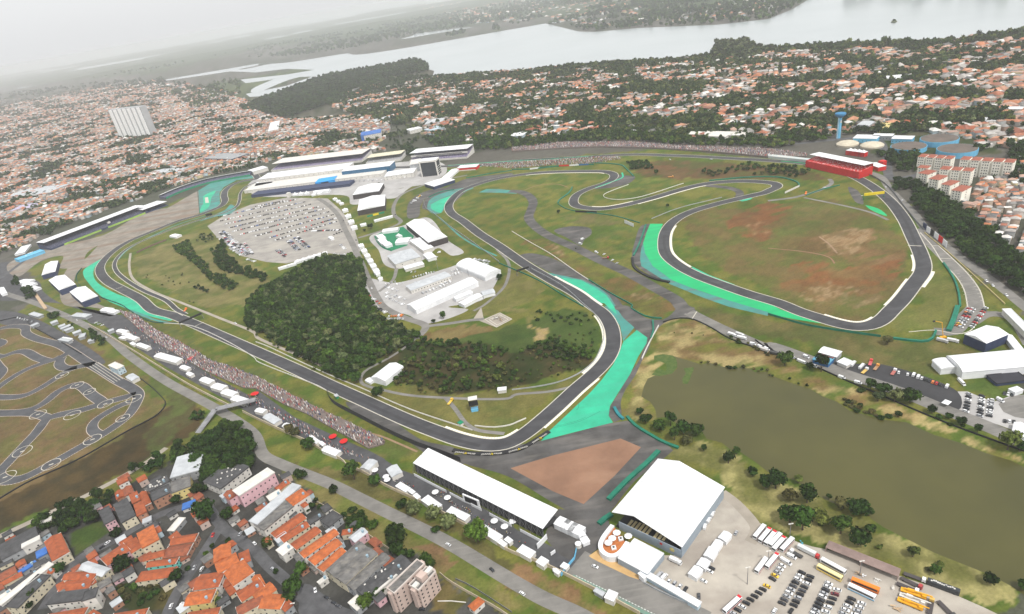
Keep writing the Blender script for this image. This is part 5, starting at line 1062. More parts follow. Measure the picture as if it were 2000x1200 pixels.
# hall with ridge off centre, seats inside, terrace and white annexes
def hall():
    # eave left, ridge, eave right (near end, far end)
    hz=(13,17,10)
    n0,n1,n2=[G(*p,z) for p,z in zip(PP('@ 1195,1000 1238,1008 1332,1069'),hz)]
    f0,f1,f2=[G(*p,z) for p,z in zip(PP('@ 1283,894 1334,896 1413,952'),hz)]
    ac=(n2-n0); ac.z=0; ac.normalize(); al=Vector((-ac.y,ac.x,0)); L=((f0-n0).dot(al)+(f2-n2).dot(al))/2
    if L<0: al=-al; L=-L
    f0,f1,f2=[p+al*L for p in (n0,n1,n2)]
    e=empty('event_hall',(n1.x,n1.y,0),'very large white roofed hall beside the pond with open end showing dark seating','hall')
    mb=MB(); t=Vector((0,0,-.5)); V=[n0,n1,n2,f0,f1,f2]+[p+t for p in (n0,n1,n2,f0,f1,f2)]
    mb.add([tuple(v) for v in V],[(0,1,4,3),(1,2,5,4),(6,9,10,7),(7,10,11,8),(0,6,7,1),(1,7,8,2),(3,4,10,9),(4,5,11,10),(0,3,9,6),(2,8,11,5)]); mb.build('roof',WHITE,e)
    mb=MB()
    for i in range(1,9): 
        k=i/9; p=n1+al*L*k; a=n0+al*L*k; b=n2+al*L*k; mb.bar(p+Vector((0,0,.02)),b+Vector((0,0,.02)),.09); mb.bar(a+Vector((0,0,.02)),p+Vector((0,0,.02)),.09)
    q=n1*.45+n2*.55; mb.bar(q+Vector((0,0,.03)),q+al*L+Vector((0,0,.03)),.12); mb.build('roof_seam',M('roof_seam_grey',(.5,.51,.53)),e)
    W=(n2-n0).dot(ac)
    def box(nm,a0,a1,b0,b1,z0,z1,m):
        mb=MB(); mid=Vector((n0.x,n0.y,0))+ac*(a0+a1)/2+al*(b0+b1)/2; mb.box(mid,ac,al,a1-a0,b1-b0,z0,z1); return mb.build(nm,m,e)
    box('side_wall',W-.9,W-.5,0.5,L-.5,0,9.3,STEELB); box('side_wall',.6,1,L*.25,L-.5,0,12,STEELB); box('end_wall',.6,W-.6,L-.8,L-.4,0,9.4,STEELB)
    box('end_wall',5,W-.5,-.4,0,0,7.2,STEELB)
    mb=MB(); 
    for k in range(14):
        mid=Vector((n0.x,n0.y,0))+ac*(3.5+k*(W-8)/14)+al*(L*.35); mb.box(mid,ac,al,(W-8)/14,L*.68,0,1.4+k*.5)
    mb.build('seating_tier',BLACK,e)
    for k,b in ((2,3),(5,3),(9,3)):
        mb=MB()
        for r_ in range(3):
            kk=k+r_; mid=Vector((n0.x,n0.y,0))+ac*(3.5+kk*(W-8)/14)+al*5; mb.box(mid,ac,al,(W-8)/14*.6,8,1.4+kk*.5,1.75+kk*.5)
        mb.build('seat_row',M('cream_seats',(.6,.5,.28)),e)
    # round yellow emblem on the end wall
    mid=Vector((n0.x,n0.y,0))+ac*(W-6.5)-al*.45; mb=MB(); ring=[]
    for rr,m,dd in((1.5,YEL,.0),(1.05,STEELB,.05),(.6,YEL,.1)):
        mb=MB(); n=20; vs=[]
        for y_ in (0,.06):
            for k in range(n): t=2*math.pi*k/n; p=mid+ac*rr*math.cos(t)-al*(y_+dd); vs.append((p.x,p.y,4.2+rr*math.sin(t)))
        mb.add(vs,[(k,(k+1)%n,n+(k+1)%n,n+k) for k in range(n)]+[tuple(range(n-1,-1,-1)),tuple(range(n,2*n))]); mb.build('emblem',m,e)
    mid=Vector((n0.x,n0.y,0))+ac*(W-14)-al*.45; mb=MB(); mb.box(mid,ac,al,1.6,.1,4.2,5.8); mb.build('notice_panel',REDP,e)
    return ac,al
AC,AL=hall()
def ulounge():
    c=G(*PP('O 820,640')[0]); e=empty('lounge_terrace',(c.x,c.y,0),'raised terrace with orange deck inside a white horseshoe parapet','terrace')
    out=[G(*p,4.6) for p in PP('O 770,495 690,600 668,660 680,710 730,750 790,762 850,735 920,640')]; 
    out=smooth_line(catmull(out,2),3); inn=offset_line(out,2.9)
    if (inn[0]-Vector(G(*PP('O 830,600')[0],4.6))).length>(out[0]-Vector(G(*PP('O 830,600')[0],4.6))).length: inn=offset_line(out,-2.9)
    mb=MB()
    for a,b in zip(out,inn): mb.v+=[(a.x,a.y,0),(b.x,b.y,0),(b.x,b.y,4.6),(a.x,a.y,4.6)]
    for i in range(len(out)-1):
        for k in range(4): mb.f.append((4*i+k,4*i+4+k,4*i+4+(k+1)%4,4*i+(k+1)%4)); mb.m.append(0)
    n=4*(len(out)-1); mb.f+=[(0,1,2,3),(n+3,n+2,n+1,n)]; mb.m+=[0,0]; mb.build('parapet',WHITE,e)
    mb=MB(); mb.prism([(p.x,p.y) for p in inn],0,3.1); mb.build('deck',DECK,e)
    mb=MB(); A=offset_line(out,-.05 if area2([(p.x,p.y) for p in out])>0 else .05)
    return e
ulounge()
GU='white parasols on the orange deck terrace'
for s in ('820,582','785,625','755,660','910,608'): umbrella(G(*PP('O '+s)[0],3.1),2.6,'round white parasol on the orange deck of the horseshoe terrace',GU,z=3.1)
for s in ('850,615','795,685'):
    p=G(*PP('O '+s)[0],3.1); e=empty('bar_counter',(p.x,p.y,3.1),'square white bar counter with dark middle on the orange deck','bar counter','bar counters on the orange deck'); mb=MB(); mb.box((0,0),(1,0),(0,1),3,3,0,1.1); linko('counter',mk(mb,WHITE),e); mb=MB(); mb.box((0,0),(1,0),(0,1),1.2,1.2,1.1,1.3); linko('top',mk(mb,BLACK),e)
e,c,ux,uy,lx,ly=building('annex_building','O 825,770 960,600 1178,735 1065,890',5,'flat',WHITE,STEELB,'low white roofed annex in front of the large hall with black signed wall','building',zr=5,ov=0)
mb=MB(); d=G(*PP('O 1000,890')[0])-G(*PP('O 830,810')[0]); d.z=0; d.normalize(); nn=Vector((d.y,-d.x,0)); mid=(G(*PP('O 900,815')[0])); mid=G(*PP('O 915,830')[0]);
mb.box(mid,d,nn,17,.5,0,4); mb.build('black_wall',M('charcoal_wall',(.05,.055,.06)),e)
for rr,m,dd in((1.6,YEL,.3),(1.15,M('charcoal_wall',(.05,.055,.06)),.36),(.75,YEL,.42)):
    mb=MB(); n=20; vs=[]; mm=mid+d*1.0
    for y_ in(0,.06):
        for k in range(n): t=2*math.pi*k/n; p=mm+d*rr*math.cos(t)+nn*(y_+dd)*(1 if nn.y<0 else -1); vs.append((p.x,p.y,2.1+rr*math.sin(t)))
    mb.add(vs,[(k,(k+1)%n,n+(k+1)%n,n+k) for k in range(n)]+[tuple(range(n-1,-1,-1)),tuple(range(n,2*n))]); mb.build('emblem',m,e)
building('annex_roof','O 990,885 1040,850 1075,885 1030,925',4,'flat',WHITE,WHITE,'small white roofed link between the annex and the long container row','building')
building('container_row','O 1040,905 1075,888 1482,1105 1450,1140',3.4,'flat',WHITE,PALEB,'very long narrow pale container building with a green hedge at its foot','building')
for i,(s,lab) in enumerate((('O 1610,600 1655,545 1718,580 1672,635','uppermost white rooftop tent in the line beside the hall'),('O 1555,670 1590,610 1648,640 1610,700','second white tent in the line beside the hall'),('O 1495,740 1540,665 1612,700 1570,770','third white tent in the line beside the hall'),('O 1442,810 1480,752 1548,790 1510,850','fourth white tent in the line beside the hall'),('O 1378,882 1425,812 1490,855 1440,920','lowest white tent in the line beside the hall'))):
    tent(s,3.4,lab,rh=.8,group='white tents in a line beside the hall')
# left stands
e,c,ux,uy,lx,ly=stand('grandstand','E 340,703 1088,412 1066,394 300,688',15,'very long white roofed stand with navy seating at the left of the circuit',13,seat=SEATD,drop=1,back=NAVY,side=NAVY,low=2,tiers=12,frontwall=NAVY)
mb=MB(); mb.box(c+ux*lx*.1+uy*(-ly/2-3),ux,uy,5,4,6,9.5); mb.build('stair_block',OFFW,e)
mb=MB(); mb.box(c-uy*(ly/2+14.5)+ux*(lx*.25),ux,uy,lx*.4,.4,0,3.3); mb.box(c-uy*(ly/2+14.5)-ux*(lx*.2),ux,uy,lx*.36,.4,0,3.3); mb.build('yellow_green_band',M('yellow_green_band',(.35,.55,.1)),e)
stand('grandstand','E 1108,448 1255,385 1242,355 1072,428',9,'short white roofed stand between the navy stand and the green stand',2,seat=NAVY,back=OFFW,drop=1,tiers=4)
def curved_stand():
    F=line([G(*p,11) for p in PP('E 1258,322 1400,262 1600,200 1800,160 1955,134')],8); e=empty('grandstand',(F[0].x,F[0].y,0),'curved stand with white roof and green front wall above the first corner','grandstand')
    n=offset_line(F,8); s=1
    if n[0].length<F[0].length: s=-1
    B=offset_line(F,8*s); D=offset_line(F,-11*s)
    def strip(nm,pl,m):
        mb=MB(); k=len(pl)
        for i in range(len(F)): mb.v+=[(p[i].x,p[i].y,z) for p,z in pl]
        for i in range(len(F)-1):
            for j in range(k): mb.f.append((k*i+j,k*i+k+j,k*i+k+(j+1)%k,k*i+(j+1)%k)); mb.m.append(0)
        q=k*(len(F)-1); mb.f+=[tuple(range(k)),tuple(range(q+k-1,q-1,-1))]; mb.m+=[0,0]; mb.build(nm,m,e)
    D1=offset_line(F,-10.6*s); Mi=offset_line(F,-2*s)
    strip('roof',[(F,11.2),(B,10),(B,9.7),(F,10.8)],WHITE); strip('green_wall',[(D,0),(D,4.2),(D1,4.2),(D1,0)],GRNS); strip('seating_tier',[(D1,0),(D1,3.4),(B,8.4),(B,0)],SEATD)
curved_stand()
building('white_stand_roof','E 1955,130 2060,95 2075,112 1970,148',8,'flat',WHITE,OFFW,'white roof at the end of the curved stand','grandstand')
e,_,_,_,_,_=building('light_blue_stand','E 140,838 330,762 318,748 130,822',5,'flat',CYAN,CYAN,'light blue low structure at the end of the navy stand','stand')
for i,s in enumerate(('E 175,810 215,790 235,800 195,822','E 215,780 255,768 270,778 230,792','E 180,740 200,765 175,775 160,715')): tent(s,3.5,('small white tent on the light blue stand, nearest the three big tents','small white tent on the light blue stand, farther one','slim white tent behind the light blue stand')[i],kind='pagoda',rh=2)
# main straight stands
stand('grandstand','F 150,75 860,0 845,-30 212,25',17,'main grandstand with long pale roof and purple seats behind the pits',12,seat=SEATP,roofm=OFFW,drop=1,side=OFFW,back=OFFW,low=4,tiers=12,frontwall=OFFW)
stand('grandstand','F 860,35 1145,0 1150,-28 905,0',14,'grandstand with yellowish white roof and pale seats next to the main grandstand',11,seat=SEATG,roofm=M('cream_roof',(.7,.66,.5)),drop=1,side=OFFW,low=4,tiers=10,frontwall=OFFW)
e,c,ux,uy,lx,ly=stand('grandstand','F 1215,-8 1665,-35 1672,-72 1250,-38',19,'tall white grandstand with two dark window slits at the end of the main straight',9,seat=SEATP,roofm=WHITE,drop=.5,side=OFFW,low=3,tiers=9,frontwall=OFFW)
mb=MB(); mb.box(c-uy*(ly/2-1.5),ux,uy,lx*.98,1,9.5,13); mb.build('box_front',OFFW,e); mb=MB(); mb.box(c-uy*(ly/2-.9),ux,uy,lx*.8,.3,10.6,12); mb.build('box_window',GLASS,e)
# pit building and paddock
e,c,ux,uy,lx,ly=building('pit_building','F -20,215 735,112 725,82 130,145',13,'flat',WHITE,OFFW,'long white pit building with stepped white roofs in front of the main grandstand','building',wins=(18,2),floors=2)
e,c,ux,uy,lx,ly=building('pit_building','F 665,140 1065,95 1055,68 725,100',14,'shed',WHITE,M('pit_blue_glass',(.03,.13,.25),rough=.3),'pit building section with bright white roof over blue glass','building',rh=1)
e,c,ux,uy,lx,ly=building('paddock_building','F -20,270 1010,165 1000,120 -40,235',6,'flat',OFFW,OFFW,'low cream terrace building along the front of the pits','building',wins=(24,2),floors=1)
e,c,ux,uy,lx,ly=building('hospitality_gallery','F 0,320 745,240 735,222 0,290',5,'flat',NAVY,NAVY,'long low navy gallery in front of the paddock','building')
mb=MB(); p=G(*PP('F 262,340')[0]); mb.box(p,ux,uy,7,7,0,9); mb.build('stair_tower',OFFW,e)
e,c,ux,uy,lx,ly=building('blue_lounge','F 480,225 620,210 612,185 485,198',7,'flat',BRBL,BRBL,'bright blue box lounge with dark centre on the paddock terrace','building')
mb=MB(); mb.box(c-uy*(ly/2+.1),ux,uy,lx*.4,.3,1,6); mb.build('dark_opening',GLASS,e)
building('green_lounge','F 0,255 135,232 130,205 0,225',6,'flat',WHITE,GRNS,'small white roofed lounge with green wall at the left of the paddock','building')
building('team_building','F 1010,180 1245,150 1235,120 1030,140',8,'flat',WHITE,OFFW,'white office building beside the control tower','building',wins=(6,2),floors=2)
building('team_building','F 1200,90 1290,75 1280,45 1215,50',16,'flat',OFFW,GREYW,'grey walled block joined to the left of the control tower','building',wins=(3,2),floors=3)
def tower():
    h=31; c,ux,uy,lx,ly=rect('F 1268,72 1392,58 1440,22 1300,36',h); e=empty('control_tower',(c.x,c.y,0),'tall white framed control tower with large dark glass front','tower')
    ly=min(ly,24)
    mb=MB()
    for a in(-1,1): mb.box(c+ux*(a*(lx/2-1.2))-uy*(ly/2-1),ux,uy,2.4,2,0,h-3); mb.box(c+ux*(a*(lx/2-.8))+uy*(ly/2-.8),ux,uy,1.6,1.6,0,h-3)
    mb.box(c,ux,uy,lx,ly,h-3,h); mb.build('frame',OFFW,e)
    mb=MB(); mb.box(c,ux,uy,lx-1.2,ly-1.4,0,h-3.05); mb.build('glass_wall',GLASS,e)
    mb=MB(); mb.box(c,ux,uy,lx-1.5,ly-1.5,h+.02,h+.4); mb.build('roof',WHITE,e)
    mb=MB()
    for k in range(1,5): mb.box(c+ux*(lx/2-.3),ux,uy,.5,ly-2.5,k*4.2,k*4.2+.5)
    mb.build('floor_band',OFFW,e)
tower()
e,c,ux,uy,lx,ly=building('navy_pavilion','F 1325,238 1480,182 1542,208 1388,262',6,'flat',WHITE,NAVY,'navy walled pavilion with flat white roof beside the upper right hand bend','building',wins=(8,3),floors=1)
building('covered_walkway','F 1475,185 1525,120 1560,125 1520,195',4,'gable',WHITE,WHITE,'white covered walkway leading to the navy pavilion','walkway',rh=.8)
e,c,ux,uy,lx,ly=building('red_pavilion','F 1568,118 1722,105 1742,84 1600,95',6,'flat',WHITE,REDP,'small pavilion with white roof and red front above the bend','building')
mb=MB(); mb.box(c-uy*(ly/2+.08),ux,uy,lx*.9,.1,0,2); mb.build('lower_band',OFFW,e)
for s,h,lab in (('E 330,950 440,922 445,842 348,866',8,'uppermost of the three big white tents by the first long corner'),('E 358,992 500,955 600,1020 482,1062',9,'middle of the three big white tents by the first long corner'),('E 525,1080 665,1045 772,1110 655,1160',9,'lowest of the three big white tents by the first long corner')):
    tent(s,h,lab,rh=2.6,name='big_tent',group='big white tents by the first long corner',side=NAVY)
for s,h,lab,m in (('F 778,312 790,262 962,240 985,300',9,'upper large white paddock tent with red trim',M('dark_tent_side',(.06,.05,.05))),('F 805,440 800,360 990,328 1025,410',9,'lower large white paddock tent with glazed front and green banner',M('dark_tent_side',(.06,.05,.05)))):
    e,c,ux,uy,lx,ly=tent(s,h,lab,rh=3,name='big_tent',group='large white tents in the paddock',side=m)
    p=G(*PP('F 920,490')[0]) 
e=empty('banner_wall',tuple(G(*PP('F 920,492')[0])),'yellow and green banner wall in front of the lower paddock tent','banner'); a=G(*PP('F 870,500')[0]); b=G(*PP('F 1005,465')[0]); 
for k,m in enumerate((GRNS,YEL,GRNS)):
    p=a+(b-a)*(k+.5)/3; d=(b-a).normalized(); mb=MB(); mb.box(p,d,(-d.y,d.x),(b-a).length/3*.98,.4,0,3); mb.build('panel',m,e)
tent('F 1172,548 1312,514 1490,648 1348,702',9,'very large white gabled tent in the middle of the paddock',rh=4,name='big_tent',group='large white tents in the paddock',side=M('dark_tent_side',(.06,.05,.05)))
building('white_hospitality_box','F 1218,682 1285,652 1366,735 1302,766',5,'flat',WHITE,OFFW,'flat white box joined to the very large paddock tent','building')
e=sheet('green_carpet','F 925,650 970,620 1150,572 1235,650 1180,720 1060,762 1000,742',.09,GFLOOR,False)
wall_run('green_fence','F 925,650 950,700 1000,745 1060,765',3,.3,GRNS,'green screen wall round the white tent garden','fence')
for i,(s,kd) in enumerate((('F 940,640 985,625 1010,655 965,672','pagoda'),('F 950,672 1000,655 1030,690 975,705','pagoda'),('F 985,705 1040,685 1065,710 1010,725','pagoda'),('F 1070,700 1130,660 1195,655 1205,690','gable'),('F 985,610 1000,590 1110,575 1112,598','gable'),('F 1095,640 1115,628 1135,640 1118,650','pagoda'))):
    tent(s,4,('white pointed tent at the corner of the green garden','second white pointed tent along the green garden fence','third white pointed tent along the green garden fence','long white tent on the near side of the green garden','long narrow white tent at the far side of the green garden','small white pointed tent in the middle of the green garden')[i],kind=kd,rh=3 if kd=='pagoda' else 1.5,group='white tents round the green garden')
building('grey_roofed_building','F 1028,800 1215,742 1285,806 1088,868',6,'gable',FIBROL,OFFW,'long building with pale grey metal roof beside the green garden','building',rh=1.2,wins=(8,2),floors=1)
building('white_hut','F 1312,788 1372,770 1402,806 1342,832',4,'gable',WHITE,WHITE,'small white tent like hut right of the grey metal roof','hut',rh=1.2)
building('white_annex','F 1150,888 1298,845 1312,868 1168,908',3.5,'flat',WHITE,OFFW,'narrow white annex below the grey metal roof','building')
building('barrel_tent','F 1578,872 1692,828 1888,912 1792,985',5,'vault',WHITE,WHITE,'barrel vaulted white tent hall above the service yard','tent',rh=5)
building('grey_long_shed','F 1170,1030 1480,925 1512,952 1212,1080',5,'gable',FIBROL,OFFW,'long grey roofed garage block in the service yard','building',rh=1,wins=(14,2),floors=1)
building('white_long_tent','F 1185,1180 1650,972 1742,1002 1240,1225',6,'gable',WHITE,WHITE,'longest white tent hall crossing the service yard','tent',rh=3)
building('white_tent_wing','F 1540,1122 1670,1070 1690,1085 1560,1140',4,'gable',WHITE,WHITE,'upper wing of the white U shaped tent in the service yard','tent',rh=1.2)
building('white_tent_wing','F 1592,1165 1720,1092 1762,1112 1622,1190',4,'gable',WHITE,WHITE,'lower wing of the white U shaped tent in the service yard','tent',rh=1.5)
building('white_tent_wing','F 1762,1080 1850,1052 1862,1086 1772,1112',4,'gable',FIBROL,WHITE,'pale blue grey tent at the right end of the service yard','tent',rh=1.5)
building('white_tent_wing','J 820,-60 920,-90 950,-40 850,0',4,'gable',WHITE,WHITE,'white hut at the lower end of the longest tent hall','hut',rh=1.2) if False else None
# tents along the paddock road, pointed tents elsewhere
def row(s,n,size,lab,grp,h=3.2,kind='pagoda',rh=2.2,side=WHITE):
    P=PP(s)
    for i in range(n):
        t=i/max(1,n-1); q=(P[0][0]+(P[1][0]-P[0][0])*t,P[0][1]+(P[1][1]-P[0][1])*t); c=G(*q); d=G(*P[1])-G(*P[0]); d.z=0; d.normalize(); nn=Vector((-d.y,d.x,0)); a,b=size
        cs=[PX(np.array([c+d*x*a/2+nn*y*b/2+Vector((0,0,h))]))[0] for x,y in((-1,-1),(1,-1),(1,1),(-1,1))]
        lb=lab if n==1 else lab.replace('#',('first','second','third','fourth','fifth','sixth','seventh','eighth','ninth','tenth')[i])
        tent([tuple(k) for k in cs],h,lb,kind=kind,rh=rh,group=grp,side=side)
row('F 620,365 670,400',3,(8,8),'# white pointed tent from the top of the row curving down to the paddock road','tents along the upper paddock road')
row('F 700,455 770,590',4,(13,10),'# white pointed tent from the top of the row beside the gravel car park','tents beside the gravel car park',h=4,rh=3)
row('F 825,735 945,935',6,(13,8),'# white pointed tent from the top of the row along the lower paddock road','tents along the lower paddock road',h=4,rh=2.6)
row('F 955,955 975,990',2,(6,6),'# small tent at the foot of the lower paddock road row','small tents by the lower paddock road')
row('F 310,330 400,320',3,(9,9),'# white pointed tent in front of the navy gallery','pointed tents in front of the navy gallery',rh=4)
row('F 520,310 640,295',1,(34,12),'long white gabled tent below the navy gallery','tents',h=5,kind='gable'); row('F 455,330 500,322',2,(9,7),'# small white tent next to the long gabled tent below the navy gallery','small tents')
row('F 330,855 375,840',2,(9,8),'# white pointed tent at the dark wood edge, left pair','tents at the edge of the dark wood'); row('F 420,825 540,790',4,(8,7),'# white pointed tent at the edge of the car park grass','tents by the car park grass')
row('F 215,900 280,880',2,(14,6),'# low white tent at the lower corner of the gravel car park','low tents',kind='gable',rh=.8)
row('F 840,565 860,560',1,(10,8),'white hut beside the small dark tree in the paddock','huts',kind='gable',rh=.8); row('F 950,530 1045,505',3,(11,6),'# low white cabin below the lower large paddock tent','low white cabins',kind='gable',rh=.5)
row('F 590,670 620,690',1,(14,6),'white box trailer beside the car park grass','trailers',kind='gable',rh=.3)
tent('J 912,540 1045,437 1137,460 1008,590',6,'isolated white gabled tent beside the long straight',rh=2.5,name='big_tent'); tent('J 850,572 890,548 926,568 892,592',2.5,'small flat white tent beside the isolated gabled tent',rh=.6)
building('service_hut','J 1888,632 1952,630 1955,650 1892,655',3,'flat',WHITE,OFFW,'small white hut on the infield near the scrub','hut')
building('service_hut','J 1578,905 1600,890 1618,902 1595,918',2.6,'flat',GRNS,OFFW,'tiny green roofed marshal hut inside the bend','hut'); building('service_hut','J 612,690 630,682 645,694 625,703',2.6,'flat',FIBROL,GRNS,'tiny green marshal hut at the end of the catch fence','hut')
# screen tower on the infield
p=G(*PP('J 1710,800')[0]); e=empty('screen_tower',tuple(p),'scaffold tower carrying a black screen and blue base on the infield','screen'); mb=MB()
for z in range(0,12,3):
    for a in(-3.5,3.5):
        for b in(-2.5,2.5): mb.bar((p.x+a,p.y+b,z),(p.x+a,p.y+b,z+3),.12)
    for b in(-2.5,2.5): mb.bar((p.x-3.5,p.y+b,z),(p.x+3.5,p.y+b,z+3),.1); mb.bar((p.x-3.5,p.y+b,z+3),(p.x+3.5,p.y+b,z+3),.1)
mb.build('scaffolding',STEEL,e); mb=MB(); mb.box((p.x,p.y-2.7),(1,0),(0,1),8,.3,6,11); mb.build('screen_panel',BLACK,e); mb=MB(); mb.box((p.x,p.y-1.5),(1,0),(0,1),6,4,0,2.6); mb.build('base_box',CYAN,e); mb=MB(); mb.box((p.x,p.y),(1,0),(0,1),8,6,11.9,12.2); mb.build('top_platform',OFFW,e)
# ================================================================ right-hand structures
e,c,ux,uy,lx,ly=stand('red_grandstand','@ 1590,302 1686,324 1702,318 1598,294',18,'bright red covered grandstand with white roof outside the last bend',7,seat=M('red_seating',(.6,.02,.02),(.75,.6,.58),.45,.8,contrast=(.5,.62)),roofm=WHITE,drop=1,side=REDP,back=REDP,low=9,tiers=7,frontwall=REDP)
row('H 640,8 740,22',4,(10,9),'# white pointed tent behind the red grandstand','tents behind the red grandstand',h=7,rh=3,side=REDP)
tent('H 820,80 850,65 890,95 860,118',6,'white tent with red side beside the red grandstand',rh=.8,side=REDP)
p=G(*PP('H 890,100')[0]); e=empty('red_block',tuple(p),'small red cube building at the end of the red grandstand','building'); mb=MB(); mb.box(p,ux,uy,8,8,0,8); mb.build('wall',REDP,e); mb=MB(); mb.box(p,ux,uy,7.6,7.6,8.02,8.3); mb.build('roof',REDP,e)
# water tower
p=G(1637,270); e=empty('water_tower',tuple(p),'tall bright blue water tower with funnel shaped top','water tower'); mb=MB(); n=20
def lathe(pr,n=20):
    mb=MB(); 
    for r_,z in pr:
        for k in range(n): t=2*math.pi*k/n; mb.v.append((p.x+r_*math.cos(t),p.y+r_*math.sin(t),z))
    for i in range(len(pr)-1):
        for k in range(n): mb.f.append((i*n+k,i*n+(k+1)%n,(i+1)*n+(k+1)%n,(i+1)*n+k)); mb.m.append(0)
    mb.f.append(tuple(range((len(pr)-1)*n,len(pr)*n))); mb.m.append(0); return mb
lathe([(3.4,0),(3.0,34)]).build('shaft',CYAN,e); lathe([(3.0,34),(8.6,39),(8.8,41.5),(8,42)]).build('tank',M('deep_blue',(.05,.22,.42)),e); mb=MB(); mb.box((p.x-3.2,p.y-1.5),(1,0),(0,1),1,2.5,0,35); mb.build('side_duct',M('pale_blue_duct',(.4,.62,.75)),e); mb=MB(); mb.box((p.x+.5,p.y-3.2),(1,0),(0,1),2.2,.3,26,30); mb.build('white_panel',OFFW,e)
for i,(q,r_,h) in enumerate((((1775,285),24.5,7),((1835,270),26,8),((1870,290),26,8))):
    c=G(*q,h); e=empty('water_reservoir',(c.x,c.y,0),('round light blue reservoir with dark top, left of three','round light blue reservoir with dark top, rear of three','round light blue reservoir with dark top, right of three')[i],'reservoir','round water reservoirs'); mb=MB(); mb.cyl((c.x,c.y),r_,0,h,40); mb.build('wall',CYAN,e); mb=MB(); mb.cyl((c.x,c.y),r_-.6,h,h+.15,40); mb.build('roof',M('reservoir_top',(.15,.12,.1),(.09,.075,.065),.08),e); mb=MB()
    for k in range(20): t=k*math.pi/10; mb.box((c.x+(r_+.1)*math.cos(t),c.y+(r_+.1)*math.sin(t)),(math.cos(t),math.sin(t)),(-math.sin(t),math.cos(t)),.3,.5,0,h+.2)
    mb.build('rib',CYAN,e)
for i,(q,r_) in enumerate((((1655,283),17),((1703,286),17.5))):
    c=G(*q); e=empty('dome_tent',tuple(c),('low cream domed tent below the water tower, left one','low cream domed tent below the water tower, right one')[i],'tent'); pr=[(r_,0),(r_,2.5),(r_*.8,4.5),(r_*.4,5.8),(.3,6.2)]; p=c; lathe(pr,24).build('canopy',M('cream_canvas',(.6,.54,.42)),e)
for s,lab in (('D 680,1080 858,1090 862,1062 690,1052','light blue shed with row of windows, left one'),('D 975,1085 1130,1092 1135,1068 985,1060','light blue shed with row of windows, right one'),('D 820,1062 975,1068 978,1050 830,1045','long white framed shed behind the blue sheds')):
    building('blue_shed',s,7,'flat',WHITE,CYAN if 'light' in lab else GREYW,lab,'shed',wins=(6,2),floors=1)
# white apartment blocks with red roofs
APW=M('ivory_render',(.88,.85,.76),(.8,.77,.67),.15,.85); APR=M('red_tile_roof',(.34,.11,.07),(.24,.08,.055),.4,.9)
def slab(s,h,lab,n):
    c,ux,uy,lx,ly=rect(s,h); e=empty('apartment_block',(c.x,c.y,0),lab,'apartment block','ivory apartment blocks with red roofs'); mb=MB(); rf=MB()
    w=lx/n
    for i in range(n):
        cc=c+ux*(-lx/2+w*(i+.5)); mb.box(cc,ux,uy,w*.8,ly,0,h); 
        if i<n-1: mb.box(cc+ux*w*.5,ux,uy,w*.22,ly*.7,0,h-.8)
        q=roof_mesh('hip',cc,ux,uy,w*.86,ly*1.02,h,1.8,.2); rf.add(q.v,q.f)
    mb.build('wall',APW,e); rf.build('roof',APR,e)
    for i in range(n):
        cc=c+ux*(-lx/2+w*(i+.5)); rz=math.atan2(ux.y,ux.x); sg=-1 if uy.y>0 else 1; sx=-1 if (cc-ux).length<cc.length else 1
        for f in range(6):
            for a in(-.27,.02,.27): q=cc+ux*a*w*.8+uy*sg*(ly/2+.02); linko('window',WINME,e,(q.x-c.x,q.y-c.y,1.2+f*(h/6)),rz,(1.3,1,1.4))
            if i in (0,n-1): q=cc+ux*sx*(w*.4+.02); linko('window',WINME,e,(q.x-c.x,q.y-c.y,1.2+f*(h/6)),rz+math.pi/2,(1.3,1,1.4))
    return e
slab('H 1175,22 1445,48 1462,20 1195,0',20,'rearmost left ivory slab block by the reservoirs',4)
slab('H 1500,45 1930,75 1945,45 1520,20',22,'longest ivory slab block at the right edge',5)
slab('H 1340,122 1605,142 1620,115 1360,95',20,'middle ivory slab block with three towers',3)
slab('H 1168,108 1260,120 1272,98 1185,88',19,'small ivory block left behind the white towers',1)
for i,s in enumerate(('H 1175,152 1265,168 1310,140 1235,118','H 1262,195 1350,212 1400,178 1320,158','H 1350,240 1440,252 1495,220 1420,200','H 1435,285 1530,302 1590,260 1500,240')):
    slab(s,18,('first','second','third','fourth')[i]+' ivory tower from the left in the diagonal row above the wooded slope',1)
# tall ribbed building far left
c=G(264,266); e=empty('ribbed_slab_building',tuple(c),'huge pale windowless building with vertical ribs standing far off at left','building'); d=G(296,263)-G(234,268); d.z=0; L=d.length; d.normalize(); nn=Vector((-d.y,d.x,0)); hh=108
mb=MB(); mb.box(c+nn*15,d,nn,L,28,0,hh); mb.build('wall',M('pale_concrete',(.42,.43,.44),(.36,.37,.38),.02),e); mb=MB()
for k in range(7): mb.box(c+d*(-L/2+L*(k+.5)/7),d,nn,L/7*.55,5,0,hh-2)
mb.build('rib',M('white_concrete',(.88,.88,.87),(.84,.84,.83)),e)
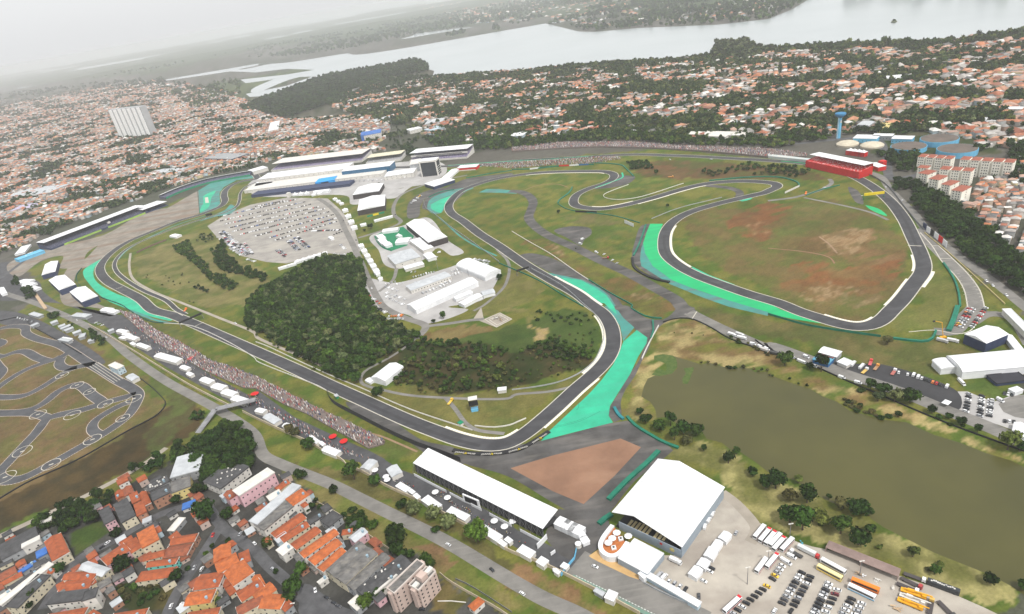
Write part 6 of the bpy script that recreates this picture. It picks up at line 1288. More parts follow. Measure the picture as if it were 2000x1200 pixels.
# right-hand hospitality
e,c,ux,uy,lx,ly=building('hospitality_hall','L 1562,215 1700,135 1862,212 1705,290',9,'gable',WHITE,NAVY,'white roofed hall on navy base above the long barrel tent','hall',rh=2.5)
mb=MB(); mb.box(c-uy*(ly/2+.2),ux,uy,lx*.9,.3,3,8); mb.build('front_panel',OFFW,e)
building('barrel_tent','L 1415,400 1990,352 2060,450 1520,552',7,'vault',WHITE,WHITE,'very long white barrel vaulted tent at the right edge','tent',rh=3,zr=5)
building('barrel_tent','L 1310,425 1420,400 1445,465 1350,500',5,'vault',WHITE,WHITE,'short white vaulted tent joined to the left end of the long one','tent',rh=2)
e,c,ux,uy,lx,ly=building('dark_terrace','L 1730,540 1960,500 1990,560 1790,612',2.4,'flat',M('dark_deck',(.04,.04,.05)),NAVY,'dark terrace deck with red chairs below the long barrel tent','terrace')
for k in range(4): building('white_cabin','L %d,%d %d,%d %d,%d %d,%d'%(1865+k*0,225,1910,215,1980,330,1930,345),4,'gable',WHITE,WHITE,'white gabled annex right of the white roofed hall','building',rh=1) if k==0 else None
e,c,ux,uy,lx,ly=building('hoarding_row','L 1868,25 1900,10 2060,210 2030,235',5,'flat',WHITE,OFFW,'long white hoarding building at the right edge beside the ring road','building')
row('L 1935,645 1935,645',1,(11,9),'white pointed tent at the right edge by the green lawn','tents',h=3.5) if False else tent('L 1890,640 1945,610 1985,645 1930,670',3.4,'white pointed tent at the right edge by the green lawn',kind='pagoda',rh=2)
tent('L 1355,745 1385,722 1435,738 1405,768',3,'square white canopy standing on the dark car park',kind='pagoda',rh=1.4,side=None)
tent('L 1905,965 1925,900 2020,920 2000,985',3.6,'white hip tent at the right edge beside the parked cars',kind='gable',rh=1.4); tent('L 1985,1010 1990,960 2060,980 2050,1040',3.4,'white tent at the right edge, below the hip tent',kind='gable',rh=1)
building('workshop_canopy','L 402,352 440,302 560,350 545,395',5,'gable',WHITE,GREYW,'white scalloped canopy of the vehicle workshop by the pond road','canopy',rh=1.2)
building('blue_container','L 358,412 395,360 500,405 480,452',3.4,'flat',M('blue_tarp',(.12,.35,.5)),BLUEP,'light blue topped container building by the pond road','building'); building('red_strip_roof','L 398,360 405,350 515,392 508,405',3.8,'flat',M('brown_red_roof',(.3,.12,.1)),GREYW,'red brown strip roof above the light blue container','shed')
building('white_cabins','L 535,430 600,400 660,430 620,462',2.8,'flat',WHITE,OFFW,'cluster of white cabins beside the boat trailers','cabin')
# gantries and hoardings
def gantry(a,b,h,lab,m,th=1.6,legm=None,txt=None,dep=1.2):
    A=G(*PP(a)[0],h); B=G(*PP(b)[0],h); A.z=B.z=0; d=(B-A); L=d.length; d.normalize(); n=Vector((-d.y,d.x,0)); e=empty('track_gantry',tuple((A+B)/2),lab,'gantry'); mb=MB(); mb.box((A+B)/2,d,n,L,dep,h-th,h+th*.4); mb.build('beam',m,e)
    mb=MB()
    for p in(A,B):
        for s_ in(-1,1): q=p+n*s_*1.5; mb.bar((q.x,q.y,0),(p.x,p.y,h-th),.22)
    mb.build('leg',legm or STEEL,e); return e,(A+B)/2,d,n,L
gantry('I 1398,122','I 1572,46',8,'black gantry spanning the long straight near the first corner',BLACK)
gantry('Q 35,915','Q 130,885',7,'black gantry over the track beside the infield road fork',BLACK)
e,c,d,n,L=gantry('H 752,318','H 910,300',8,'yellow gantry over the track outside the oval',YEL,th=2.4,legm=GRNP)
e,c,d,n,L=gantry('E 1605,480','E 1655,470',7,'dark square gantry over the first corners',BLACK,th=3)
def board(s,e_,h,m,lab,z=0,t=.4,cat='billboard',txt=None,name='billboard'):
    A=G(*PP(s)[0]); B=G(*PP(e_)[0]); d=(B-A); L=d.length; d.normalize(); n=Vector((-d.y,d.x,0)); e=empty(name,tuple((A+B)/2),lab,cat); mb=MB(); mb.box((A+B)/2,d,n,L,t,z+.3,z+h); mb.build('panel',m,e); mb=MB()
    for k in(0,.5,1): p=A+d*L*k; mb.bar((p.x+n.x*.5,p.y+n.y*.5,0),(p.x+n.x*.5,p.y+n.y*.5,h+z-.3),.12)
    mb.build('post',STEEL,e); return e,(A+B)/2,d,n,L
board('Q 140,128','Q 215,118',3,WHITE,'white board behind the upper left bend'); board('Q 218,118','Q 290,110',3,BLACK,'black board beside the white board behind the upper left bend'); board('Q 368,103','Q 445,100',3,REDP,'red and white board behind the upper left bend'); board('Q 450,100','Q 522,95',3,WHITE,'second white board behind the upper left bend'); board('Q 525,95','Q 598,92',3,BLUEP,'navy blue board behind the upper left bend')
board('Q 495,460','Q 662,465',3,BLACK,'long black board below the lower hairpin'); board('Q 880,545','Q 950,575',5,WHITE,'tall white board beside the green run off corner'); board('H 132,315','H 245,262',3,OFFW,'cream board near the upper hairpin exit')
for i,(a,b,m,lab) in enumerate((('H 1208,580','H 1232,600',NAVY,'navy board, topmost of the row along the wooded slope'),('H 1235,612','H 1262,630',WHITE,'white board, second of the row along the wooded slope'),('H 1266,634','H 1290,652',BLACK,'black board, third of the row along the wooded slope'),('H 1296,655','H 1326,680',WHITE,'white board, fourth of the row along the wooded slope'),('H 1328,682','H 1358,706',REDP,'red board, fifth of the row along the wooded slope'),('H 1362,712','H 1392,738',WHITE,'white board, lowest of the row along the wooded slope'))): board(a,b,7,m,lab)
# sponsor ribbon on the outside of the bend, black with white capital letters
P=smooth_line(catmull(gp('J 1540,1120 1640,1140 1760,1150 1900,1145 2000,1130 K 60,1115 160,1060 290,975'),3),1); A=P; e=empty('sponsor_barrier',tuple(P[0]),'black advertising barrier with white lettering round the outside of the lake end bend','barrier')
o=ribbon_mesh(P,-1.8,1.8,0,False); o.uv=None; mbb=MB(); 
for a,b in zip(offset_line(P,1.9),offset_line(P,-1.9)): mbb.v+=[(a.x,a.y,0),(b.x,b.y,0),(b.x,b.y,1.0),(a.x,a.y,1.0)]
for i in range(len(P)-1):
    for k in range(4): mbb.f.append((4*i+k,4*i+(k+1)%4,4*i+4+(k+1)%4,4*i+4+k)); mbb.m.append(0)
mbb.build('panel',BLACK,e)
def word(p,q,size=2.6):
    A=G(*PP(p)[0],1.06); B=G(*PP(q)[0],1.06); d=B-A; rz=math.atan2(d.y,d.x); mid=(A+B)/2
    w_=d.length; lettering('JOHNNIE',size,mid-d*.30+Vector((0,0,.0)),OFFW,e,rx=0,rz=rz,sx=w_*.42/(size*3.6)); lettering('WALKER',size,mid+d*.30,OFFW,e,rx=0,rz=rz,sx=w_*.40/(size*3.7))
    n=Vector((-d.y,d.x,0)).normalized(); mb=MB(); c0=mid; u=d.normalized()
    for a,b in ((( -.1,1.2),(0,.2)),((0,.2),(-.9,-1.3)),((0,.2),(.8,-1.2)),((-.1,.9),(.8,.2)),((.8,.4),(1.0,-1.3))): mb.bar(c0+u*a[0]+n*a[1],c0+u*b[0]+n*b[1],.17)
    mb.build('striding_figure_mark',YEL,e)
word('J 1562,1133','J 1712,1148'); word('J 1765,1151','J 1920,1142'); word('J 1980,1131','K 122,1088'); word('K 165,1058','K 272,990',2.4)
# helicopters on the pad
for i,s in enumerate(('J 1878,92','J 1912,104')):
    p=G(*PP(s)[0]); e=empty('helicopter',(p.x,p.y,.1),('white helicopter parked on the square pad','small tan helicopter parked on the square pad')[i],'helicopter',rz=R(40+60*i)); m=OFFW if i==0 else WOOD; mb=MB(); pr=[(2.4,.5,.9),(1.9,.95,1.1),(0,1.05,1.35),(-1.6,.6,1.6),(-6,.16,1.9)]; n=10
    for x_,r_,z_ in pr:
        for k in range(n): t=2*math.pi*k/n; mb.v.append((x_,r_*math.cos(t),z_+r_*math.sin(t)*.8))
    for j in range(4):
        for k in range(n): mb.f.append((j*n+k,j*n+(k+1)%n,(j+1)*n+(k+1)%n,(j+1)*n+k)); mb.m.append(0)
    mb.f+=[tuple(range(n-1,-1,-1)),tuple(range(4*n,5*n))]; mb.m+=[0,0]; linko('fuselage',mk(mb,m),e)
    for k in range(4): mb=MB(); t=k*math.pi/2+.3; mb.box((2.4*math.cos(t),2.4*math.sin(t)),(math.cos(t),math.sin(t)),(-math.sin(t),math.cos(t)),4.6,.3,2.5,2.56); linko('rotor_blade',mk(mb,BLACK),e)
    mb=MB(); mb.box((-5.8,0),(1,0),(0,1),.8,.12,1.6,3.1); linko('tail_fin',mk(mb,m),e)
    for s_ in(-1,1): mb=MB(); mb.bar((-1.6,s_*1,.1),(1.8,s_*1,.1),.07); mb.bar((0,s_*1,.1),(0,s_*.5,.8),.06); linko('skid',mk(mb,STEEL),e)
# masts, lamps
for i,(s,h,lab) in enumerate((('F 1660,955',14,'slim lamp mast beside the barrel tent'),('F 1425,920',16,'slim lamp mast on the grass above the service yard'),('F 1505,1140',20,'tallest lamp mast among the service yard tents'),('P 170,595',11,'lamp mast behind the white buses'),('O 1838,965',14,'lamp mast in the middle of the gravel car park'),('N 320,1190',9,'street lamp at the bottom edge of the foreground town'),('P 715,900',12,'lamp mast beside the brown frame shed'),('H 730,370',7,'short post at the yellow gantry'),('P 0,790',9,'thin lamp mast at the red ended bus'))):
    lamp(G(*PP(s)[0]),h,lab,None)
def mast(s,h,lab,w0,m):
    p=G(*PP(s)[0]); e=empty('lattice_mast',tuple(p),lab,'mast'); mb=MB(); n=int(h/5)
    for k in range(n):
        z0,z1=h*k/n,h*(k+1)/n; a=w0*(1-.8*k/n); b=w0*(1-.8*(k+1)/n)
        for sx,sy in((-1,-1),(1,-1),(1,1),(-1,1)): mb.bar((p.x+sx*a,p.y+sy*a,z0),(p.x+sx*b,p.y+sy*b,z1),.16)
        for s_ in(-1,1): mb.bar((p.x-a,p.y+s_*a,z0),(p.x+b,p.y+s_*b,z1),.12); mb.bar((p.x+s_*a,p.y-a,z0),(p.x+s_*b,p.y+b,z1),.12)
    mb.build('lattice',m,e); mb=MB(); mb.cyl((p.x,p.y),.12,h,h*1.1,6); mb.build('aerial',STEEL,e)
mast('C 265,1050',58,'red and white lattice radio mast among the far trees',4.2,M('faded_red_white',(.5,.33,.3),(.65,.6,.55),.3)); mast('B 1138,1140',38,'thin floodlight mast left of the tall white grandstand',1,STEEL); mast('B 1068,1010',36,'thin pale mast in the town behind the pits',1,STEEL); mast('@ 505,325',42,'thin floodlight mast beside the first corner stand',1,STEEL)
# brown frame shed, debris, by the pond
c,ux,uy,lx,ly=rect('P 445,680 478,630 1042,850 1015,905',3.5); e=empty('frame_shed',(c.x,c.y,0),'long open brown roofed frame shed between car park and pond','shed'); mb=MB()
for k in range(16): mb.box(c+ux*(-lx/2+lx*(k+.5)/16),ux,uy,lx/16*.9,ly*.95,3.3+.12*(k%3),3.5+.12*(k%3))
mb.build('roof',RUST,e); mb=MB()
for k in range(17):
    for s_ in(-1,0,1): q=c+ux*(-lx/2+lx*k/16)+uy*s_*(ly/2-.2); mb.bar((q.x,q.y,0),(q.x,q.y,3.4),.14)
    a=c+ux*(-lx/2+lx*k/16); mb.bar((a.x-uy.x*ly/2,a.y-uy.y*ly/2,3.8),(a.x+uy.x*ly/2,a.y+uy.y*ly/2,3.8),.16)
mb.build('frame',M('pale_brown_steel',(.38,.28,.25)),e)
for i,(s,m,lab) in enumerate((('P 650,860 760,905 750,915 645,872',WOOD,'pile of pale timber boards beside the frame shed'),('P 720,895 765,890 772,915 728,922',WHITE,'white slab lying beside the timber boards'),('P 820,915 900,950 890,975 815,940',OFFW,'heap of white rubble below the frame shed'),('P 950,990 985,985 995,1015 960,1020',OFFW,'white sheet heap near the crane trucks'),('P 240,635 262,630 285,655 255,662',M('cyan_tank',(.1,.45,.6)),'blue drums beside the box truck'),('P 920,1120 1080,1160 1060,1190 920,1150',WOOD,'stack of long beams beside the yellow crane trucks'))):
    c,ux,uy,lx,ly=rect(s); mb=MB(); e=empty('material_pile',(c.x,c.y,0),lab,'pile')
    for k in range(9): t=random.uniform(-.5,.5); mb.box(c+ux*random.uniform(-.25,.25)*lx+uy*random.uniform(-.4,.4)*ly,(math.cos(t)*ux.x-math.sin(t)*ux.y,math.sin(t)*ux.x+math.cos(t)*ux.y),(-(math.sin(t)*ux.x+math.cos(t)*ux.y),math.cos(t)*ux.x-math.sin(t)*ux.y),lx*random.uniform(.15,.5),ly*random.uniform(.1,.3),.05+.17*k,.2+.17*k)
    mb.build('stack',m,e)
# ================================================================ hospitality terrace in the foreground
TG='white tents along the cream wall'
for i,(s,kd,h) in enumerate((('N 1088,200 1130,175 1210,215 1170,250','flat',3.2),('N 1285,310 1345,280 1460,345 1400,390','flat',3.4),('N 1488,400 1530,362 1672,430 1632,475','flat',3.6),('N 1735,548 1795,510 1928,590 1885,635','flat',3.4),('O 35,708 85,662 185,715 140,770','flat',3.4),('O 188,795 230,750 288,785 245,832','flat',3.4),('O 720,1075 758,1012 832,1040 790,1100','flat',4),('N 1190,240 1215,225 1245,245 1220,268','flat',2.8),('N 1228,275 1255,258 1288,285 1258,305','flat',2.8),('N 1935,620 1970,600 2010,625 1980,648','flat',2.8),('N 1890,640 1915,622 1965,650 1935,680','flat',2.8),('O 372,825 405,790 450,815 420,850','pagoda',3),('O 325,865 345,848 380,870 358,895','flat',2.6),('N 1008,60 1105,35 1140,85 1070,135','gable',4),('N 815,50 880,-10 950,0 880,80','gable',5),('J 515,1120 560,1075 660,1130 620,1165','gable',3.4),('J 405,1020 440,1008 505,1045 470,1070','gable',3.4),('J 492,1060 515,1048 545,1070 520,1090','gable',2.6),('J 0,810 25,780 75,805 50,835','gable',3.4),('J 55,860 110,825 195,880 140,920','gable',3.6),('J 210,930 240,898 290,925 262,955','gable',3.4),('I 1810,720 1850,680 1935,725 1895,760','gable',4),('I 1732,670 1775,632 1850,670 1810,705','gable',4),('I 1655,625 1700,585 1765,620 1725,655','gable',4),('I 1560,570 1605,540 1670,575 1630,605','gable',4),('I 1412,470 1440,448 1480,475 1450,500','gable',3),('I 1460,520 1485,502 1510,525 1485,545','gable',3),('I 1240,375 1255,345 1390,415 1372,445','gable',4),('I 1068,295 1100,275 1170,310 1140,330','gable',3.6),('I 1000,235 1030,215 1075,240 1045,265','gable',3.6),('I 965,210 985,195 1020,215 1000,235','gable',3.4),('I 922,185 945,165 990,190 968,210','gable',3.6),('I 940,240 955,225 985,240 970,255','flat',2.6),('I 1015,285 1040,272 1060,290 1040,302','flat',2.6))):
    lab=('flat' if kd=='flat' else 'gabled' if kd=='gable' else 'pointed')
    where='on the foreground plaza' if s[0] in 'NO' else 'on the terrace behind the crowd'
    tent(s,h,f"{lab} white tent {where}, {['first','second','third','fourth','fifth','sixth','seventh','eighth','ninth','tenth','eleventh','twelfth'][i%12]} {'from the upper end' if i<12 else 'of its stretch' if i<24 else 'counted from the footbridge'}",kind=kd,rh=1 if kd!='flat' else .3,group=TG,roofm=WHITE if i not in(13,14,19) else FIBROL,side=OFFW)
for i,s in enumerate(('N 1405,262','N 1500,305','N 1865,488','N 1945,532','N 2010,490','N 935,90','N 1020,140','N 1030,165')): umbrella(G(*PP(s)[0]),2.7,'round white parasol on the grey plaza behind the long grandstand','white parasols on the plaza')
for i,s in enumerate(('J 605,1025','J 690,1062','I 1495,412','I 1990,690','J 0,690')): umbrella(G(*PP(s)[0]),3.6,'red parasol tent standing among people on the dark terrace','red parasols on the terrace',REDP)
row('O 400,520 510,570',3,(9,8),'# grey white container cabin between the grandstand and the hall','container cabins',h=4.5,kind='gable',rh=.8); row('O 545,600 570,640',2,(6,5),'# small beige container beside the cabins','small containers',h=3,kind='gable',rh=.3)
p=G(*PP('O 520,672')[0]); e=empty('round_tank',tuple(p),'round white tank between the cabins and the road','tank'); mb=MB(); mb.cyl((p.x,p.y),2,0,3,20); mb.build('wall',OFFW,e); mb=MB(); mb.cyl((p.x,p.y),2.1,3,3.4,20,0,.6); mb.build('roof',WHITE,e)
wall_run('blue_hoarding','O 505,700 490,770 440,830 385,905',2.4,.3,CYAN,'light blue hoarding zigzagging across the circuit road','fence',sm=0)
wall_run('entrance_arch','O 275,610 240,650 200,690',4.5,.5,WHITE,'white entrance arch wall on the plaza','gate',sm=0); board('O 305,745','O 340,720',3,WHITE,'white free standing board on the circuit road')
building('bus_shelter','O 640,1020 660,1000 728,1035 705,1060',3,'flat',FIBROL,GREYW,'grey flat topped kiosk by the cream wall','kiosk')
ribbon('green_lane','O 470,900 700,1010 900,1120 1100,1220',2.4,.1,M('worn_green_paint',(.1,.25,.18),(.2,.22,.2),.3))
ribbon('dotted_lane_line','O 500,900 720,1005 900,1095 1120,1205',.5,.14,stripes('dotted_line',(.6,.65,.6),(.2,.22,.2),2,.5))
# kart control building, canopies along kart paddock
building('kart_control_building','I 850,455 900,432 965,460 915,492',8,'flat',OFFW,PALEB,'white topped kart control building beside the avenue','building',wins=(2,2),floors=2); building('kart_canopy','I 985,545 1040,515 1080,550 1030,580',4,'gable',FIBROL,OFFW,'white gabled canopy at the kart track grid','canopy',rh=.8)
for i,s in enumerate(('I 230,55 265,40 335,60 295,82','I 575,65 600,45 705,60 660,90','I 468,255 480,240 550,262 530,275','I 390,120 440,105 455,112 405,132','I 450,150 500,135 515,142 465,158','I 470,165 545,138 555,146 480,175','I 500,180 565,155 575,165 512,190','I 565,200 625,180 635,190 575,212','I 240,145 290,122 300,130 250,155','I 620,215 660,210 665,230 625,238','I 690,255 730,248 735,262 695,268','I 840,185 885,170 890,180 850,195')):
    building('parking_canopy',s,3.5,'flat',FIBROL,GREYW,('first','second','third','fourth','fifth','sixth','seventh','eighth','ninth','tenth','eleventh','twelfth')[i]+' pale canopy in the car park above the kart track, from upper left','canopy',group='pale canopies above the kart track')
building('white_kiosk','I 470,250 500,235 550,250 530,275',3,'flat',WHITE,OFFW,'white kiosk at the upper kart bend','kiosk')
building('tan_boardwalk','E 265,1098 285,1090 365,1210 345,1218',1.2,'flat',WOOD,WOOD,'narrow tan boardwalk roof below the three big tents','walkway')
for i,s in enumerate(('E 165,1000 190,975 230,995 205,1020','E 200,1015 225,995 260,1020 235,1040','E 175,1030 200,1020 230,1045 205,1060','E 0,1055 30,1040 50,1090 0,1110','E 240,1045 265,1030 300,1050 275,1070','I 800,20 830,-5 870,15 840,40','I 850,35 880,10 915,30 885,50','E 1345,640 1370,622 1395,640 1370,658')):
    tent(s,3.2,('first','second','third','fourth','fifth','sixth','seventh','eighth')[i]+' small white tent left of the first long corner, from the top',kind='gable',rh=.8,group='small white tents left of the first long corner')
# town landmarks behind
for s,h,kd,rm,wm,lab in (('B 765,1085 790,1120 850,1105 980,1060',14,'flat',BLUEP,WHITE,'x'),):
    pass
e,c,ux,uy,lx,ly=building('blue_and_white_building','B 850,1062 985,1035 965,1015 840,1030',17,'flat',BLUER,OFFW,'white town building with blue roof edge and windows behind the pits','building',wins=(7,2),floors=3)
mb=MB(); q=c-ux*(lx/2+3); mb.box(q,ux,uy,10,ly*.9,0,19); mb.build('blue_tower',BLUER,e)
for s,h,kd,rm,wm,lab in (('B 100,960 160,955 185,1010 120,1020',9,'gable',WHITE,OFFW,'white gabled warehouse in the left town'),('B 910,935 1040,905 1045,915 930,955',8,'gable',FIBROL,CREAM,'long pale roofed hall in the town behind the pits'),('B 1180,1010 1275,985 1275,1005 1200,1030',8,'shed',WHITE,OFFW,'white roofed hall behind the pits, next to the thin mast'),('B 1330,940 1460,925 1462,955 1340,965',8,'gable',FIBROL,OFFW,'large pale industrial roof in the town beside the trees'),('B 1345,1010 1420,980 1430,1000 1365,1030',9,'flat',PALEB,PALEB,'pale turquoise building with dark openings behind the pits'),('B 1590,1105 1700,1095 1710,1075 1600,1085',7,'flat',OFFW,OFFW,'white flat building above the tall white grandstand'),
 ('C 1395,1045 1560,1060 1585,1030 1420,1020',8,'gable',OFFW,BRICK,'long low industrial hall with pinkish roof beyond the back straight'),('C 1560,1060 1680,1075 1705,1040 1600,1020',9,'vault',OFFW,OFFW,'white round roofed hall beyond the back straight'),('C 1700,1055 1820,1065 1830,1035 1720,1030',9,'flat',OFFW,OFFW,'white flat hall beyond the back straight'),('C 1040,1035 1145,1045 1160,1012 1085,1005',7,'gable',FIBRO,OFFW,'grey tent roofed hall beyond the crowd on the back straight'),('C 885,1030 985,1030 960,1000 905,1005',6,'hip',WHITE,WHITE,'white hipped tent beyond the back straight crowd'),('C 600,1005 700,1010 700,985 620,985',8,'gable',APR,OFFW,'white building with red roof beyond the back straight trees'),('C 100,1015 210,1020 215,985 130,985',8,'gable',TERRA2,OFFW,'red roofed low building at the foot of the lattice mast'),('C 5,1060 95,1065 90,1035 10,1035',9,'flat',WHITE,PALEB,'white corner building at the end of the main straight'),
 ('D 1660,930 1720,945 1790,950 1740,920',7,'gable',WHITE,OFFW,'white gabled hall right of the reservoirs'),('D 1850,850 1990,860 1990,838 1860,835',7,'flat',WHITE,OFFW,'long white roof at the right edge of the town'),('D 1300,810 1380,820 1390,790 1320,785',10,'gable',APR,OFFW,'white house with red gable among the right hand trees'),('D 1390,820 1480,825 1475,798 1400,795',9,'gable',APR,OFFW,'wide red roofed house among the right hand trees'),('D 1065,955 1210,960 1200,938 1075,935',7,'gable',TERRA,OFFW,'long orange roof house behind the blue sheds'),('D 870,1000 950,1005 945,965 885,960',9,'flat',YELW,YELW,'yellow building behind the blue sheds'),('D 700,980 800,990 810,955 730,950',9,'vault',FIBROL,GREYW,'dark round roofed hangar beside the water tower'),('D 1470,1005 1615,1015 1610,988 1485,985',8,'gable',TERRA,CREAM,'long orange roof with cream wall behind the reservoirs'),('D 520,540 620,535 615,505 555,500',10,'hip',TERRA,YELW,'yellow villa with tiered red roof in the dark trees'),('D 920,625 1050,610 1040,590 940,600',8,'shed',WHITE,OFFW,'long white modern roof in the dark trees'),
 ('E 1500,45 1560,20 1555,10 1500,30',8,'flat',FIBROL,OFFW,'x2'),('E 1240,135 1410,150 1410,120 1280,118',7,'gable',FIBROL,OFFW,'large pale shed roof above the navy stand'),('E 180,300 380,330 390,270 260,260',7,'gable',FIBROL,OFFW,'large pale shed roof in the dense town at left'),('E 130,440 270,420 290,395 150,400',7,'flat',M('pale_violet_wall',(.5,.46,.6)),OFFW,'pale violet building in the dense town at left'),('E 1480,50 1900,30 1900,0 1780,0',9,'flat',GREYW,M('dark_glass_front',(.06,.08,.12)),'long dark glazed office building above the first corner')):
    if lab.startswith('x'): continue
    building('town_building',s,h,kd,rm,wm,lab,'building',rh=2,wins=(4,2),floors=2)
# ================================================================ vehicles
ORD=['first','second','third','fourth','fifth','sixth','seventh','eighth','ninth','tenth','eleventh','twelfth','thirteenth','fourteenth','fifteenth','sixteenth']
def pt(s): return G(*PP(s)[0])
def car_row(s,cols,head,rowname,grp,detail=True):
    """cars side by side between two positions; head = position giving the way the noses point from the first car"""
    a,b=gp(s); h=pt(head)-a; rz=math.atan2(h.y,h.x); names={'w':'white','k':'black','s':'silver','g':'dark grey','r':'red','b':'blue','m':'maroon','o':'orange','y':'yellow'}
    n=len(cols)
    for i,ch in enumerate(cols):
        if ch=='-': continue
        p=a+(b-a)*(i/max(1,n-1)); car(p.x,p.y,rz+random.uniform(-.04,.04),names[ch],f"{names[ch]} car, {ORD[i]} from far end of {rowname}",grp,detail)
for s,cols,head,nm in (
 ('P 265,880 110,1120','kwwkgswsgk','P 330,905','the left file of the first double row'),
 ('P 330,910 200,1135','kkwkgkskk','P 265,885','the right file of the first double row'),
 ('P 475,965 345,1230','wwkswkkksww','P 535,990','the left file of the second double row'),
 ('P 540,1015 430,1220','wmkkwws','P 475,995','the right file of the second double row'),
 ('P 655,1085 585,1200','kkwws','P 720,1110','the left file of the third double row'),
 ('P 730,1120 680,1210','wwsw','P 660,1095','the right file of the third double row'),
 ('P 110,825 35,930','wwsyk','P 160,850','the short row by the long white van'),
 ('O 1990,985 1730,1200','ykkkkkwks','O 1940,960','the row next to the red ended bus'),
 ('P 50,1180 180,1180','wk','P 80,1130','the bottom edge pair of the car park'),
 ('O 1225,950 1355,1010','wswk','O 1200,985','the row behind the long container building'),
 ('L 1570,685 1545,820','skwkkkw','L 1620,700','the single file of cars on the forecourt'),
 ('L 1670,700 1655,855','kwwkwkks','L 1720,715','the forecourt block, left file'),
 ('L 1740,730 1725,855','wswkwwk','L 1690,720','the forecourt block, right file'),
 ('L 1845,680 1905,690','kwk','L 1840,720','the three cars beside the white pointed tent'),
 ('L 1850,895 1920,900','kwk','L 1848,860','the row above the white hip tent'),
 ('L 1090,530 1090,530','w','L 1100,500','the vans on the dark car park'),
 ('L 1200,560 1345,610','wkkork','L 1215,530','the row on the dark car park'),
 ('L 1570,20 1480,150','rwogrwswyo','L 1610,30','the first colourful file by the ring road'),
 ('L 1700,10 1590,160','wgrwrwgrsw','L 1740,20','the third colourful file by the ring road'),
 ('L 1600,20 1505,160','wwgrwsww','L 1640,30','the second colourful file by the ring road'),
 ('H 1705,1000 1860,1110','ww-w','H 1770,1060','the cars on the road below the wooded slope'),
 ('I 140,85 250,115','wwswwgs','I 120,110','the line above the kart track'),
 ('I 750,125 800,145','wsw','I 790,110','the cars by the tan road above the terrace'),
 ('Q 720,790 820,860','wkws','Q 760,770','the vehicles on the old track'),
):
    car_row(s,cols,head,nm,'parked cars, '+nm, not nm.startswith(('the first colourful','the second colourful','the third colourful','the line above')))
for s,h,cl,lab in (('O 650,832','O 690,850','white','white pickup like car on the circuit road by the sandy forecourt'),('O 80,1042','O 50,1020','white','white car driving on the avenue near the bottom edge'),('N 1503,660','N 1470,640','white','white car driving on the avenue beside the trees'),('N 1845,858','N 1870,880','black','black car driving on the avenue'),('I 832,240','I 810,225','white','white car driving on the avenue above the kart track'),('I 600,105','I 560,90','white','white car near the top of the tan avenue'),('I 540,78','I 500,60','silver','silver car at the top of the tan avenue'),
 ('O 1545,870','O 1590,890','white','white car parked beside the lowest white tent in the line'),('O 1560,845','O 1600,862','black','black car parked beside the lowest white tent in the line'),('O 1497,945','O 1540,965','white','white car parked alone on the gravel car park'),('O 1750,570','O 1770,530','silver','grey pickup at the end of the line of tents'),('O 1460,1065','O 1462,1100','dark grey','dark car at the end of the container building'),
 ('N 135,850','N 110,835','silver','silver car on the side street beside small trees'),('N 555,1075','N 590,1095','black','black car in the parking yard, upper one'),('N 610,1115','N 640,1130','black','black car in the parking yard, middle one'),('N 645,1140','N 680,1155','dark grey','dark car in the parking yard, lower one'),('N 465,1015','N 470,1050','white','white car parked at the yard corner'),('N 1300,1165','N 1340,1165','black','black car in front of the apartment block'),('M 1520,840','M 1500,880','silver','silver car on the steep street beside the turquoise house'),('M 1340,1140','M 1360,1090','white','white car low on the steep street'),('M 1420,1130','M 1440,1090','white','small white car low on the steep street, right side'),('M 1665,585','M 1655,610','red','red car at the head of the steep street'),('M 1580,850','M 1600,815','white','white van like car parked on the steep street'),('M 845,645','M 870,625','white','white car on the street beside the green lot'),('M 800,680','M 830,660','black','black car on the street beside the green lot'),('M 1235,495','M 1270,485','dark grey','dark car on the street below the stepped roofs'),('M 1920,600','M 1930,570','dark grey','dark car on the street beside the white long building'),('M 1990,650','M 1970,630','white','white car on the street beside the white long building'),('M 1880,575','M 1900,545','silver','silver car near the junction tree'),
 ('L 195,400','L 160,390','white','white car on the pond road near the lorries'),('L 265,432','L 230,425','white','white car on the pond road, second from the workshop'),('L 1020,515','L 1025,490','white','white car alone on the dark car park'),('H 1048,370','H 1060,350','white','white car parked by the grey wall near the trees'),('H 440,270','H 470,265','white','white car on the link road inside the climb'),('H 920,265','H 920,240','white','white vehicle beside the yellow gantry wall'),('F 783,680','F 800,690','dark grey','dark car at the paddock crossroads'),('F 905,1055','F 910,1080','white','white car on the lower paddock road'),('F 685,525','F 680,500','black','black car on the road beside the gravel car park'),('F 1090,480','F 1100,450','black','black car on the curved paddock road'),('I 1842,130','I 1860,140','white','white car on the service road inside the straight'),('Q 1235,50','Q 1250,55','white','white car on the grass below the back straight'),('Q 1555,48','Q 1575,50','white','white car beside the back straight')):
    a=pt(s); b=pt(h)-a; car(a.x,a.y,math.atan2(b.y,b.x),cl,lab,None)
